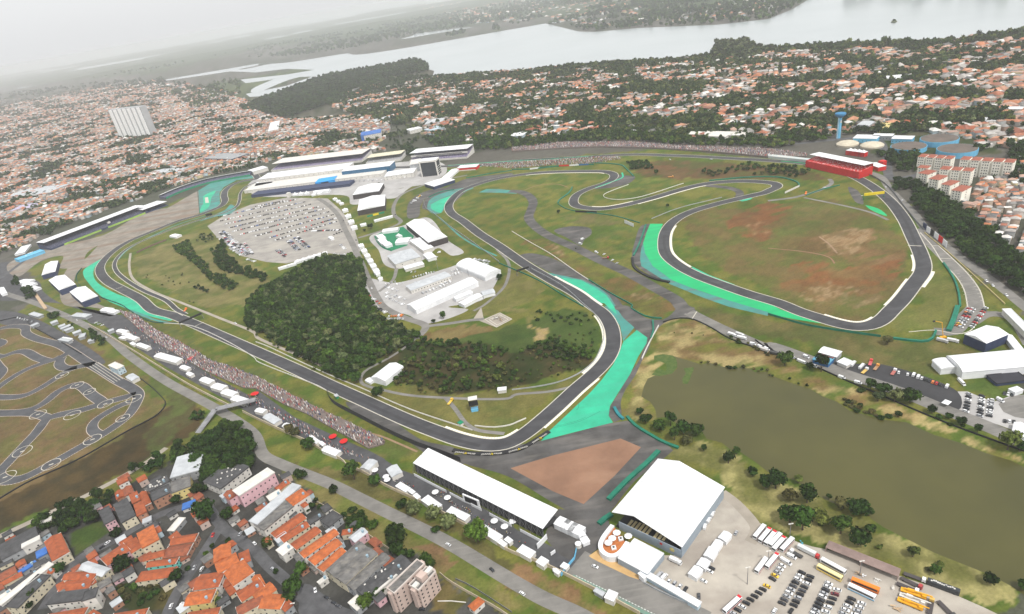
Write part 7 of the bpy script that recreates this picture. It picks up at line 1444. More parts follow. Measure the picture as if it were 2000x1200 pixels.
# buses
WB=CARC['white']; RD=(.6,.02,.03)
def seg(s):
    a,b=gp(s); d=b-a; m=(a+b)/2; return m.x,m.y,math.atan2(d.y,d.x)
for i,s in enumerate(('P -35,530 -100,610','P 10,555 -60,640','P 55,575 -20,665','P 95,590 15,680','P 125,620 45,710','P 190,625 105,715')):
    x,y,r=seg(s); vehicle('city_bus',x,y,r,12.5,2.6,3.2,WB,f"white bus parked slantwise, {ORD[i]} from the left in the row of six",'bus',group='row of six white buses',rear=RD if i in(1,2,4) else None,stripe=(.4,.05,.06))
for i,s in enumerate(('O 1990,775 1905,890','P 80,740 -20,860')):
    x,y,r=seg(s); vehicle('city_bus',x,y,r,12.5,2.6,3.2,WB,('white bus in front of the row of six, left one','white bus with red rear end in front of the row of six, right one')[i],'bus',rear=RD if i else None,stripe=(.4,.05,.06))
x,y,r=seg('O 1780,1085 1660,1195'); vehicle('city_bus',x,y,r,14,2.6,3.2,WB,'white bus with red roof end at the bottom edge of the picture','bus',rear=RD,stripe=(.5,.04,.05))
for s,bc,rc,st,lab in (('P 430,800 585,885',WB,WB,(.6,.55,.3),'white coach beside the yellow coach'),('P 400,850 560,935',(.75,.62,.25),(.75,.66,.35),(.75,.5,.1),'yellow coach parked below the white coach'),('P 665,955 850,1030',(.8,.2,.02),(.82,.22,.02),(.7,.15,.02),'orange coach parked in the car park'),('P 640,1000 820,1085',WB,WB,(.15,.45,.7),'white and light blue coach beside the orange coach')):
    x,y,r=seg(s); vehicle('coach',x,y,r,14,2.6,3.7,bc,lab,'coach',roofc=rc,stripe=st)
x,y,r=seg('P 1250,960 1480,1045'); e=vehicle('coach',x,y,r,15,2.6,3.6,(.03,.035,.04),'long black truck trailer with white pattern near the pond bank','trailer',roofc=(.03,.035,.04))
mb=MB(); 
for k in range(12): mb.box((-5.5+k*.95,random.uniform(-.4,.4)),(1,0),(0,1),.8,random.uniform(.4,1.2),3.6,3.64)
linko('white_pattern',mk(mb,OFFW),e)
x,y,r=seg('P 245,690 385,760'); truck(x,y,r,13,(.6,.62,.62),(.5,.03,.03),'red lorry with long grey box beside the white buses')
x,y,r=seg('P 260,760 180,715'); truck(x,y,r,8,(.05,.05,.05),WB,'white cab flatbed truck beside the red lorry',flat=True,name='flatbed_truck')
x,y,r=seg('P 150,740 220,775'); van(x,y,r,'white','white van beside the flatbed truck'); x,y,r=seg('P 95,770 185,825'); van(x,y,r,'white','long white van parked between buses and cars',L=7)
x,y,r=seg('O 1235,775 1320,815'); truck(x,y,r,8,(.7,.7,.7),WB,'white box truck parked at the corner of the large hall',h=3)
for s,lab in (('O 1555,450 1580,400','upper white van parked along the hall side wall'),('O 1525,495 1550,450','middle white van parked along the hall side wall'),('O 1500,545 1515,500','lower white van parked along the hall side wall'),('O 325,860 380,885','white van beside the cream wall'),('O 1140,915 1170,885','silver minibus behind the container building'),('O 1175,930 1205,900','second minibus behind the container building')):
    x,y,r=seg(s); van(x,y,r,'white' if 'silver' not in lab else 'silver',lab)
for s,ca,lab in (('P 1050,930 1190,1000',(.4,.05,.05),'dark flatbed lorry with red cab near the frame shed'),('P 1000,965 1180,1040',WB,'dark flatbed lorry with white cab near the frame shed'),('P 1090,900 1200,940',WB,'short black lorry with white cab nearest the pond bank'),('P 1360,1140 1420,1200',(.05,.05,.05),'dark truck at the bottom edge of the picture'),('P 1260,1190 1275,1110',(.6,.4,.1),'beige truck at the bottom edge beside the yellow cranes')):
    x,y,r=seg(s); truck(x,y,r,11,(.06,.05,.05),ca,lab,flat=True,name='flatbed_truck')
def crane(s,m,lab):
    x,y,r=seg(s); e=empty('mobile_crane',(x,y,.07),lab,'crane truck','crane trucks beside the gravel car park',r); mb=MB(); mb.box((0,0),(1,0),(0,1),12,2.6,.7,1.5); mb.box((4.9,-.5),(1,0),(0,1),2,1.3,1.5,2.7); mb.box((-1.5,.4),(1,0),(0,1),3,1.8,1.5,2.6); linko('carrier',mk(mb,m),e)
    mb=MB(); mb.bar((-4.5,0,2.6),(7,.2,3.0),.45); mb.bar((2,0,2.9),(8.5,.2,3.1),.3); linko('boom',mk(mb,m),e); mb=MB(); mb.box((4.95,-.5),(1,0),(0,1),2.06,1.1,1.9,2.5); linko('cab_window',mk(mb,GLASS),e)
    for a in(-4.5,-3,2,4.5):
        for s_ in(-1,1): linko('wheel',WHL,e,(a,s_*1.15,.5),scale=(1.6,1.4,1.6))
crane('P 1040,1015 1230,1080',YELO,'upper orange yellow crane truck by the pond bank'); crane('P 1030,1055 1220,1130',OFFW,'white crane truck between the two yellow ones'); crane('P 1000,1085 1220,1175',YELO,'lower orange yellow crane truck by the pond bank'); 
for s,bc,ca,fl,lab in (('L 960,545 1000,490',(.4,.12,.1),WB,True,'white cab truck with reddish load on the dark car park'),('L 730,530 780,485',(.6,.4,.1),WB,True,'tipper with yellowish load, lower one by the workshop'),('L 820,510 870,450',(.35,.2,.1),(.7,.3,.05),True,'tipper with brown load, upper one by the workshop'),('L 790,470 810,415',(.5,.1,.1),(.6,.05,.05),True,'red crane lorry among the tippers'),('L -5,360 110,385',(.05,.05,.05),(.05,.05,.05),False,'black tanker lorry on the pond road'),('L -70,330 0,355',(.5,.48,.46),(.5,.48,.46),False,'beige lorry behind the black tanker on the pond road'),('K 1750,215 1810,235',(.55,.55,.55),WB,False,'grey box lorry on the pond road'),('K 1690,215 1750,235',(.7,.7,.7),WB,False,'white box lorry on the pond road'),('K 1770,245 1820,255',(.7,.7,.7),WB,False,'small white lorry on the pond road'),('L 1330,265 1390,280',(.5,.5,.5),(.5,.5,.5),False,'grey tank trailer beside the crane at the green barrier'),('L 1405,265 1480,280',(.7,.7,.7),WB,False,'white lorry with yellow crane arm at the green barrier'),('Q 700,825 760,820',(.2,.08,.05),(.5,.05,.05),True,'red recovery truck on the old track'),('J 1510,760 1530,735',(.7,.45,.05),(.7,.45,.05),True,'yellow recovery vehicle on the infield path'),('F 1205,385 1270,370',(.7,.7,.7),WB,True,'white recovery truck on the apron above the bend'),('F 1250,355 1300,325',(.7,.45,.05),(.7,.4,.05),True,'yellow recovery truck on the apron above the bend'),('Q 1210,190 1270,185',(.7,.25,.03),(.7,.3,.03),True,'orange excavator truck below the bank'),('H 290,330 300,305',(.7,.2,.03),(.7,.2,.03),True,'orange digger by the link road'),('I 1440,40 1460,15',(.8,.15,.02),(.8,.2,.02),True,'orange recovery truck by the first straight')):
    x,y,r=seg(s); truck(x,y,r,9,bc,ca,lab,flat=fl,h=2.9,name='flatbed_truck' if fl else 'box_truck',cat='truck')
for s,lab in (('L 640,480 690,420','white boat like trailer beside the workshop, left one'),('L 700,500 760,440','white boat like trailer beside the workshop, right one'),('L 1485,570 1535,620','white bus like van beside the long barrel tent'),('L 1785,720 1840,750','white van near the circular court'),('L 1125,555 1150,515','white van on the dark car park, left one'),('L 1160,570 1185,530','white van on the dark car park, right one'),('L 1385,645 1410,605','white van near the end of the dark car park'),('L 275,385 320,405','white van parked before the workshop'),('L 240,425 290,445','white van on the pond road beside the bushes'),('L 340,460 380,475','white van below the light blue container'),('L 540,545 610,570','long white van beside the pond fence'),('L 675,590 730,605','white van beside the pond trees'),('K 1860,290 1905,300','white van on the pond road'),('K 1920,310 1960,325','second white van on the pond road'),('K 1970,325 2010,345','third white van on the pond road'),('Q 520,705 550,715','white van at the edge of the old gravel patch'),('Q 640,770 680,785','white van parked beside the old track'),('Q 535,680 565,665','round white van on the old gravel patch')):
    x,y,r=seg(s); van(x,y,r,'white',lab,L=9 if 'boat' in lab or 'bus' in lab else 5.6)
def cherry(s,lab):
    p=pt(s); e=empty('boom_crane',tuple(p),lab,'crane'); mb=MB(); mb.box(p,(1,0),(0,1),5,2.4,.5,1.8); mb.build('carrier',YELO,e); mb=MB(); mb.bar((p.x,p.y,1.8),(p.x-2,p.y+2,15),.35); mb.bar((p.x-2,p.y+2,15),(p.x-8,p.y+3,17),.25); mb.build('boom',YELO,e); mb=MB(); mb.box((p.x-8.5,p.y+3),(1,0),(0,1),1.6,1.2,16.3,17.5); mb.build('basket',DARK,e)
cherry('L 1365,245','yellow boom lift raised over the green barrier by the oval')
# the big gravel car park in the infield: nearest cars are single things, the rest one mass
lot=[]
rows=[((428,424),(580,390)),((432,432),(600,394)),((440,439),(610,399)),((448,446),(625,404)),((455,453),(640,407)),((470,459),(648,413)),((500,462),(655,419)),((528,465),(660,426)),((538,470),(662,432)),((500,404),(560,392)),((415,446),(430,470)),((466,472),(430,466))]
for (a,b) in rows[:10]:
    A,B=G(*a),G(*b); L=(B-A).length; n=int(L/3.0); d=(B-A).normalized()
    for i in range(n):
        if random.random()<.1: continue
        lot.append((A+d*(i*3.0+random.uniform(-.3,.3)),math.atan2(d.y,d.x)+math.pi/2+random.uniform(-.1,.1)))
for a,b in (((562,472),(582,492)),((567,470),(587,490)),((576,466),(600,487)),((582,464),(606,485)),((540,490),(558,503)),((545,488),(560,500)),((470,478),(485,500)),((478,476),(495,498)),((610,452),(668,450)),((430,455),(452,478)),((436,452),(460,476)),((446,478),(484,500)),((452,474),(490,498))):
    A,B=G(*a),G(*b); L=(B-A).length; n=max(2,int(L/2.9)); d=(B-A).normalized()
    for i in range(n):
        if random.random()<.1: continue
        lot.append((A+d*(i*2.9),math.atan2(d.y,d.x)+math.pi/2+random.uniform(-.08,.08)))
lot.sort(key=lambda q:q[0].length)
LC=['white']*5+['silver']*2+['black']*6+['dark grey']*3+['red','blue']
NIND=90
for i,(p,r) in enumerate(lot[:NIND]):
    c=random.choice(LC); car(p.x,p.y,r,c,f"{c} car among the nearer rows on the infield gravel car park",'parked cars on the infield gravel car park',False)
def merged(name,me_arr,items,mat,label,cat):
    """items: x,y,z,rz,scale,rgb ; me_arr: (V,F)"""
    V,F=me_arr; n=len(items); A=np.array([[*i[:5]] for i in items]); ca,sa=np.cos(A[:,3])[:,None],np.sin(A[:,3])[:,None]; s=A[:,4:5]
    X=(V[None,:,0]*ca-V[None,:,1]*sa)*s+A[:,0:1]; Y=(V[None,:,0]*sa+V[None,:,1]*ca)*s+A[:,1:2]; Z=V[None,:,2]*s+A[:,2:3]
    col_=np.repeat(np.array([i[5] for i in items]),len(V),0)
    if len(V[0])>3: pass
    o=np_mesh(name,np.stack([X,Y,Z],-1).reshape(-1,3),[(F[None]+(np.arange(n)*len(V))[:,None,None]).reshape(-1,F.shape[1])],mat,col_); o['kind']='stuff'; o['label']=label; o['category']=cat; return o
def boxes_arr(bx):
    V=[];F=[]
    for x0,x1,y0,y1,z0,z1,t in bx:
        b=len(V); mx,my=(x0+x1)/2,(y0+y1)/2
        for z,k in((z0,1),(z1,t)):
            for x,y in((x0,y0),(x1,y0),(x1,y1),(x0,y1)): V.append((mx+(x-mx)*k,my+(y-my)*k,z))
        F+=[(b+4,b+5,b+6,b+7),(b,b+1,b+5,b+4),(b+1,b+2,b+6,b+5),(b+2,b+3,b+7,b+6),(b+3,b,b+4,b+7)]
    return np.array(V,float),np.array(F)
CARV=boxes_arr([(-2.1,2.1,-.85,.85,.25,.95,.97),(-1.4,.9,-.75,.75,.95,1.45,.8)])
merged('parked_cars_far',CARV,[(p.x,p.y,.05,r,1.15,CARC[random.choice(LC)]) for p,r in lot[NIND:]],M('distant_car_paint',(1,1,1),(.8,.8,.8),.5,.4,attr=True),'farther rows of parked cars on the infield gravel car park','cars')
# small trucks and vans scattered in the paddock
it=0
for s,n,cl in (('F 1000,1040 1120,1080',4,'w'),('F 1010,1090 1180,1150',5,'w'),('F 1015,1120 1160,1190',6,'w'),('F 1090,1030 1160,1010',3,'w'),('F 1240,1000 1270,1060',2,'w'),('F 1500,960 1620,930',5,'w'),('F 1520,930 1600,905',4,'w'),('F 1290,1100 1480,1030',7,'w'),('F 1000,1030 1100,1000',4,'w'),('F 1400,830 1440,760',2,'w'),('F 760,220 1000,210',7,'w'),('F 1020,200 1180,190',5,'w'),('F 600,640 680,610',4,'k'),('E 1930,830 2000,850',4,'w'),('F 1220,970 1400,925',9,'w'),('F 1700,830 1830,850',7,'w'),('F 1700,850 1820,875',5,'w'),('F 1230,1075 1420,1000',6,'w'),('F 1530,1000 1440,1035',3,'k'),('F 560,220 700,205',4,'w'),('F 1630,700 1440,690',0,'w'),('E 1690,650 1760,700',3,'w'),('E 1770,620 1900,740',8,'w'),('E 1790,740 1890,800',6,'w'),('J 950,10 1020,50',5,'k'),('J 1010,95 1160,95',7,'w'),('J 1030,75 1150,70',6,'o'),('F 600,790 760,800',6,'w'),('F 660,715 700,755',4,'w'),('F 1300,325 1200,400',4,'w'),('F 1200,930 1260,925',2,'w'),('F 1330,1120 1480,1080',6,'w'),('F 850,1100 980,1180',6,'r')):
    if n==0: continue
    P=gp(s); d=(P[1]-P[0]); rz=math.atan2(d.y,d.x)
    for i in range(n):
        p=P[0]+d*((i+.5)/n); c={'w':random.choice(['white','white','silver']),'k':random.choice(['white','black']),'o':random.choice(['orange','white']),'r':random.choice(['orange','red','white'])}[cl]; it+=1
        if random.random()<.5: van(p.x,p.y,rz+math.pi/2+random.uniform(-.2,.2),c if c!='orange' else 'orange',f"{c} service van parked in the paddock area",'service vans in the paddock area')
        else: car(p.x,p.y,rz+math.pi/2+random.uniform(-.2,.2),c,f"{c} car parked in the paddock area",'cars in the paddock area',False)
# ================================================================ people
def person_me(seed):
    """one continuous low figure: skin-modifier body, standing"""
    me=bpy.data.meshes.new('person'); J=[(0,0,.95),(0,0,1.2),(0,0,1.42),(0,0,1.52),(0,0,1.66),(.1,0,.9),(.12,.02,.5),(.12,0,.06),(-.1,0,.9),(-.12,-.02,.5),(-.12,.04,.06),(.2,0,1.38),(.27,.03,1.1),(.25,.12,.88),(-.2,0,1.38),(-.27,0,1.1),(-.24,.1,.88)]
    E_=[(0,1),(1,2),(2,3),(3,4),(0,5),(5,6),(6,7),(0,8),(8,9),(9,10),(2,11),(11,12),(12,13),(2,14),(14,15),(15,16)]
    rd=[.15,.15,.13,.06,.1,.1,.07,.05,.1,.07,.05,.07,.05,.035,.07,.05,.035]
    me.from_pydata(J,E_,[]); o=bpy.data.objects.new('p',me); col.objects.link(o); m=o.modifiers.new('s','SKIN')
    for i,r_ in enumerate(rd): me.skin_vertices[0].data[i].radius=(r_,r_*.8); 
    me.skin_vertices[0].data[0].use_root=True; dg=bpy.context.evaluated_depsgraph_get(); q=bpy.data.meshes.new_from_object(o.evaluated_get(dg)); bpy.data.objects.remove(o)
    for c in (M('skin',(.35,.2,.13)),CPAINT,M('dark_trousers',(.04,.045,.07)),M('dark_hair',(.03,.02,.015))): q.materials.append(c)
    for f in q.polygons: z=f.center.z; f.material_index=3 if z>1.68 else 0 if z>1.5 or (abs(f.center.x)>.2 and z<1.15) else 1 if z>.92 else 2
    return q
PME=person_me(1); SH=[(.7,.7,.7),(.03,.03,.035),(.5,.03,.03),(.06,.1,.3),(.7,.7,.7),(.12,.12,.13),(.6,.45,.1),(.05,.25,.12)]
PG='people standing on the hospitality plaza'
for s,n in (('N 1060,130 1230,190 1240,220 1060,170',34),('N 1340,250 1500,250 1440,300',10),('N 1500,310 1700,400 1690,440 1510,370',52),('N 1700,430 1800,480 1780,520',16),('N 1820,500 1900,520 1880,580 1800,540',18),('O 30,620 120,640 110,700',8),('N 1940,560 2000,560 1990,600',6)):
    P=[Vector((*p,0)) for p in PP(s)]; x0,x1=min(p.x for p in P),max(p.x for p in P); y0,y1=min(p.y for p in P),max(p.y for p in P); k=0
    while k<n:
        q=(random.uniform(x0,x1),random.uniform(y0,y1))
        if not inpoly(np.array([q]),[(p.x,p.y) for p in P])[0]: continue
        g=G(*q); o=linko('person',PME,None,(g.x,g.y,.05),random.uniform(0,6.28),(1.05,1.05,random.uniform(.95,1.05)),random.choice(SH)); tag(o,'person in '+['white','black','red','blue','pale','dark grey','yellow','green'][SH.index(tuple(round(v,4) for v in o.color[:3])) if tuple(round(v,4) for v in o.color[:3]) in SH else 0]+' top standing on the grey plaza '+('by the video screen' if 'N 1500' in s or 'N 1700' in s else 'near the upper white tents' if 'N 1060' in s else 'between the parasols'),'person',PG); k+=1
PV,PF=boxes_arr([(-.25,.25,-.16,.16,0,1.35,.8),(-.13,.13,-.13,.13,1.36,1.7,.8)])
CR=[(.4,.35,.33),(.25,.15,.12),(.04,.04,.05),(.12,.08,.08),(.6,.58,.56),(.06,.06,.08),(.3,.22,.2),(.4,.33,.3),(.07,.06,.07),(.1,.12,.25),(.45,.05,.05),(.4,.36,.34),(.8,.78,.75),(.3,.18,.14),(.25,.25,.28)]
# packed terrace along the straight: an earth bank of steps and the crowd on it
cs=gp('I 930,30 1060,60 1200,170 1400,270 1650,420 1800,470 2000,545 J 300,700 560,830 700,890 900,990 1010,1050 1000,1075 880,1110 700,1010 560,930 400,840 220,765 0,640 I 1900,635 1600,500 1300,330 1100,190')
mb=MB(); mb.prism([(p.x,p.y) for p in cs],0,1.2); o=mb.build('terrace_bank',M('terrace_concrete',(.2,.16,.145),(.12,.1,.09),.5,.95)); tag(o,'long low spectator terrace bank beside the straight','terrace')
def crowd(poly,n,z,lab,name='crowd',sc=1.0,dens=None,slope=None):
    P=[(p.x,p.y) for p in poly]; xs=[p[0] for p in P]; ys=[p[1] for p in P]; out=[]; q=np.stack([rng.uniform(min(xs),max(xs),n*20),rng.uniform(min(ys),max(ys),n*20)],1); q=q[inpoly(q,P)]
    if dens: k=fbm(q[:,0]/dens,q[:,1]/dens,31)>rng.uniform(.25,.7,len(q)); q=q[k]
    q=q[:n]; it=[(a,b,z,rng.uniform(0,6.28),sc*rng.uniform(.9,1.1),CR[rng.integers(len(CR))]) for a,b in q]
    return merged(name,(PV,PF),it,CLOTH,lab,'crowd')
crowd(cs,5600,1.2,'dense mass of spectators on the long terrace beside the straight',sc=1.25,dens=7)
ws=gp('J 560,1040 800,1150 900,1190 700,1160 400,1010 100,830 0,780 0,700 200,820 400,930'); crowd(ws,260,.08,'spectators walking on the dark terrace behind the packed bank',sc=1.15)
ws=gp('I 1250,290 1700,560 2000,720 1950,780 1600,600 1300,420 1000,230 960,150'); crowd(ws,300,.08,'spectators scattered on the dark terrace near the white tents',sc=1.15,dens=12)
fb=gp('C 0,1190 0,1165 300,1120 600,1125 900,1118 1300,1150 1700,1165 2000,1175 D 300,1215 D 300,1235 C 1990,1235 1500,1190 1100,1165 700,1155 400,1165 100,1185'); 
mb=MB(); mb.prism([(p.x,p.y) for p in fb],0,3); o=mb.build('terrace_bank',M('terrace_concrete',(.2,.16,.145),(.12,.1,.09),.5,.95)); tag(o,'raised spectator terrace along the back straight','terrace')
crowd(fb,4200,3,'dense band of spectators along the back straight below the trees',sc=1.3)
sb=gp('Q 0,70 200,55 600,32 830,25 860,45 640,80 300,92 0,120 F 1700,95 1750,85'); crowd(sb,2600,.1,'pale dotted mass of spectators on the slope below the back straight',sc=1.3)
bs=gp('H 0,20 340,60 350,75 0,38'); mb=MB(); mb.prism([(p.x,p.y) for p in bs],0,4); tag(mb.build('pale_blue_terrace',M('pale_blue_terrace',(.4,.5,.52),(.55,.5,.45),.4)),'pale blue terrace between the crowd and the red grandstand','terrace')
# ================================================================ trees
tr=[]   # x,y,r,tone,zone label,group
def scatter(s,sp,rr,tones,lab,grp,cat='tree',dens=None,z=0,wob=.45):
    P=PP(s); W=[G(*p) for p in P]; xs=[p.x for p in W]; ys=[p.y for p in W]; gx=np.arange(min(xs),max(xs)+sp,sp); gy=np.arange(min(ys),max(ys)+sp,sp); q=np.stack(np.meshgrid(gx,gy),-1).reshape(-1,2); q=q+rng.uniform(-wob,wob,q.shape)*sp
    q=q[inpoly(q,[(p.x,p.y) for p in W])]
    if dens is not None: q=q[fbm(q[:,0]/dens[0],q[:,1]/dens[0],int(dens[2]) if len(dens)>2 else 41)>dens[1]]
    for a,b in q: r=rng.uniform(*rr); tr.append((a,b,r,tones[rng.integers(len(tones))],lab,grp,cat,z))
def one(s,r,tone,lab,cat='tree',grp=None):
    p=G(*PP(s)[0]); tr.insert(0,(p.x,p.y,r,tone,lab,grp,cat,0))
DG,EG,MG,OG,YG,GG,BN='dark green','deep green','mid green','olive green','yellow green','grey green','brownish'
WOODS='trees of the dark infield wood'
scatter('J -60,-30 0,-100 F 200,990 480,830 760,815 820,850 860,1000 880,1130 J 940,30 960,90 1080,120 1160,180 1290,230 1240,250 1130,330 950,420 860,490 820,560 720,590 580,520 400,420 200,310 60,220 -80,150',6.0,(3.4,5.6),[DG,EG,EG,DG,GG,MG],'crown in the dense infield wood',WOODS)
scatter('J 1140,260 1300,240 1600,270 2000,330 K 300,250 640,330 640,400 500,430 K 0,360 J 1900,400 1600,400 1350,370 1150,340',7,(2.0,3.8),[DG,EG,EG,MG],'low dark tree in the scrub belt across the infield','scrub belt trees across the infield',dens=(25,.33))
scatter('J 1080,400 1400,380 1900,440 K 200,560 K -100,590 J 1800,640 1500,690 1300,660 1080,600',8,(2.2,4.2),[DG,MG,EG,BN,OG,EG],'bush like tree in the scrub below the infield wood','scrub trees below the infield wood',dens=(22,.34))
scatter('E 1350,730 1470,690 1520,780 1590,850 1640,880 1640,950 1560,900 1470,830 1400,790',6,(2.6,4.2),[EG,MG,DG],'tree in the upper thicket on the grassy hill','thicket on the grassy hill'); scatter('E 1660,770 1760,680 1780,800 1860,870 1960,900 F 90,960 60,1010 E 1900,960 1760,930 1680,860',6.5,(2.8,4.4),[DG,EG],'tree in the right thicket on the grassy hill','thicket on the grassy hill')
scatter('E 1590,930 1700,950 1860,1030 1830,1090 1760,1060 1640,990',6,(2.6,4),[DG,EG],'tree in the lower thicket on the grassy hill','thicket on the grassy hill'); scatter('E 1510,1030 1640,1070 1640,1095 1530,1060',6,(2.6,3.6),[DG],'tree in the small dark clump on the grassy hill','thicket on the grassy hill')
scatter('E 1580,620 1680,660 1640,700 1540,690',8,(2.2,3.2),[GG,DG],'grey green bush on the top of the hill','bushes on the hill'); scatter('E 1080,960 1500,900 1520,1180 1280,1060',16,(1.2,2.2),[GG,OG,BN],'small shrub on the grassy hill','shrubs on the hill',cat='shrub',dens=(20,.5))
scatter('H 1130,240 1250,240 1450,400 1560,480 1700,590 1830,700 1900,800 2040,900 2040,1130 1900,1060 1700,900 1500,770 1430,700 1230,520 1130,380',7,(4,6.5),[DG,EG,DG],'tree in the dark slope wood right of the circuit','wooded slope right of the circuit')
scatter('H 980,205 1110,205 1110,290 990,290',7,(4,5),[DG],'dark tree in the clump beside the red grandstand road','clump by the red grandstand road'); scatter('D 1880,1180 2000,1150 2060,1230 2060,1500 1900,1430',9,(5,7),[DG],'tall dark tree at the right edge above the apartments','dark trees at the right edge')
scatter('H 850,0 1170,0 1160,110 900,60',10,(4,6),[DG,EG],'tree between the red grandstand and the ivory blocks','trees by the ivory blocks',dens=(20,.4))
scatter('Q 900,70 1060,70 1100,120 930,130',6,(2.5,3.8),[DG,EG],'bush on the bank below the back straight','bushes on the bank'); scatter('Q 1470,110 2000,60 H 150,100 340,150 250,200 100,170 Q 1900,170 1500,190',9,(2.5,4.5),[DG,EG,BN],'tree on the brown bank below the back straight','trees on the bank below the back straight',dens=(25,.48))
for s,r,t,l in (('Q 1125,165',5,DG,'tall dark tree on the bank beside the hairpin'),('Q 1215,420',3,DG,'single dark cypress like tree in the middle of the infield grass'),('Q 365,470',3,DG,'single round bush at the old track corner'),('Q 500,750',1,DG,'tiny bush beside the old gravel patch'),('J 960,690',6,DG,'big dark tree between the straight and the isolated tent'),('J 660,560',5,EG,'bright edged tree beside the white track wall'),('J 790,590',6,EG,'tree at the tip of the wood beside the small white tent'),('J 1555,300',5,DG,'single dark tree above the brown clearing'),('J 1465,90',4,EG,'tree beside the service yard car park, right one'),('J 1390,125',2.5,EG,'tree beside the service yard car park, left one'),('F 900,590',5,DG,'round dark tree among the white huts of the paddock'),('F 850,610',3,EG,'small tree at the paddock crossroads'),('F 1905,985',4,DG,'dark tree beside the barrel vaulted tent'),('F 965,250',3,DG,'dark tree behind the upper paddock tent'),('L 930,290',4.5,BN,'single brownish tree on the grass above the dark car park'),('J 1900,640',2.5,MG,'green bush left of the white infield hut')): one(s,r,t,l)
# pond margins
for s,r,t,l in (('K 1000,835',3.6,DG,'dark tree at the top of the pond clump'),('K 1045,905',5,EG,'broad tree in the pond clump, left side'),('K 1150,960',6.2,EG,'largest tree in the pond clump'),('K 1240,930',5,DG,'dark tree in the middle of the pond clump'),('K 1340,990',6,DG,'tall dark tree at the right of the pond clump'),('K 1440,1000',6,DG,'rightmost dark tree of the pond clump at the water'),('K 1370,1065',4.5,BN,'brownish tree below the pond clump'),('K 1270,1040',4.5,DG,'tree behind the green barrier at the pond clump'),('K 1500,1125',2.5,EG,'small bush on the yellow bank near the hall'),('K 1750,1150',3.5,EG,'bush at the water edge near the hall'),
 ('O 1690,20',5,DG,'dark round tree on the bank above the gravel road'),('O 1880,115',4,EG,'green bush on the bank, second beside the pond'),('O 1985,215',5.5,DG,'dark tree on the bank above the white buses'),('P 60,215',6.5,DG,'large dark tree right of the small bushes at the pond'),('P 170,310',5,BN,'brownish bush tree on the pond bank'),('P 305,330',6,DG,'dark round tree in the middle of the pond bank'),('P 235,175',3,OG,'pale olive bush at the water edge'),('P 170,480',7.5,EG,'biggest tree behind the white buses, left crown'),('P 270,540',7,EG,'biggest tree behind the white buses, right crown'),('P 400,455',4,OG,'olive bush above the frame shed'),('P 420,500',4.5,OG,'olive bush tree above the frame shed, lower one'),('P 565,570',6.5,EG,'grey green tree above the frame shed'),('P 570,380',5,BN,'brownish tree at the pond edge'),('P 690,415',6.5,DG,'dark tree at the pond edge with visible trunk'),('P 785,430',3.2,DG,'small dark bush reaching over the water'),('P 705,655',6.5,DG,'dark tree directly above the frame shed'),('P 795,565',3.5,EG,'small green bush between frame shed and water'),('P 865,690',1.6,OG,'tiny bush on the grassy bank'),('P 1130,750',3.6,OG,'olive bush on the grassy bank'),('P 1300,885',3,EG,'small green bush near the black trailer'),('P 1730,955',4,DG,'dark bush on the bank near the bottom right corner'),('P 1985,1005',3.4,DG,'dark bush at the right edge of the bank'),('P 475,305',2,DG,'tiny dark palm like bush at the water edge'),('P 1345,830',2.4,OG,'tiny olive bush near the black trailer')): one(s,r,t,l)
for s,r,t,l in (('L 130,455',6,EG,'round green tree on the pond bank left of the workshop'),('L 415,505',6,DG,'dark green tree on the pond bank below the workshop'),('L 325,485',3.5,DG,'small dark tree between the two pond bank trees'),('L 890,680',6,DG,'dark tree on the pond bank, left of the grey ones'),('L 985,740',6,GG,'grey green tree on the pond bank'),('L 1110,745',7,EG,'largest green tree on the pond bank beside the dark car park'),('L 855,735',4,GG,'small grey green tree on the pond bank'),('L 1015,855',3,DG,'single round bush at the water edge of the far bank'),('L 1410,870',3,DG,'dark bush beside the pond road'),('L 1280,830',3.5,DG,'dark bush near the pond road bend'),('L 1500,915',3.4,DG,'second dark bush beside the pond road'),('L 1635,980',3,DG,'third dark bush beside the pond road'),('L 1870,1115',6,OG,'olive tree on the pond bank at right'),('L 1965,1130',4,DG,'dark tree on the pond bank at the right edge'),('L 800,640',4,DG,'dark tree by the fence left of the dark car park')): one(s,r,t,l)
scatter('L 540,720 600,700 800,800 1000,880 960,900 800,860 640,810',5,(1.8,3),[BN,DG],'dark shrub on the jutting point of the pond bank','shrubs on the pond bank',cat='shrub'); scatter('K 1600,190 1700,210 1900,310 L 0,350 200,450 K 1980,380 1800,310',6,(1.6,2.8),[DG,BN],'dark shrub along the fence beside the pond road','shrubs by the pond road',cat='shrub')
scatter('L 620,590 780,630 900,690 880,720 700,660',6,(2,3.4),[DG,BN],'dark shrub along the fence by the dark car park','shrubs by the pond road',cat='shrub'); scatter('L 1220,800 1560,930 1800,1060 1780,1080 1500,960 1220,840',8,(1.6,2.6),[DG,EG],'shrub along the lower pond road','shrubs by the lower pond road',cat='shrub')
scatter('K 1470,440 1540,430 1660,460 1860,470 2000,500 2000,520 1880,500 1650,480',5,(1.4,2.2),[DG,BN],'dark shrub at the far water edge of the pond','shrubs at the water edge',cat='shrub'); scatter('L 0,510 330,620 330,650 0,545',6,(1.3,2),[DG,BN],'dark shrub at the far water edge of the pond','shrubs at the water edge',cat='shrub')
scatter('K 100,20 640,60 640,200 500,300 200,280 140,100',9,(1.2,2.6),[EG,DG,MG],'small green bush in the lush patch inside the bend','bushes inside the bend',cat='shrub',dens=(15,.5)); scatter('K 1000,200 1500,150 1500,330 1100,330',18,(.8,1.6),[BN,OG],'small shrub on the yellow bank at the head of the pond','shrubs on the yellow bank',cat='shrub',dens=(15,.5))
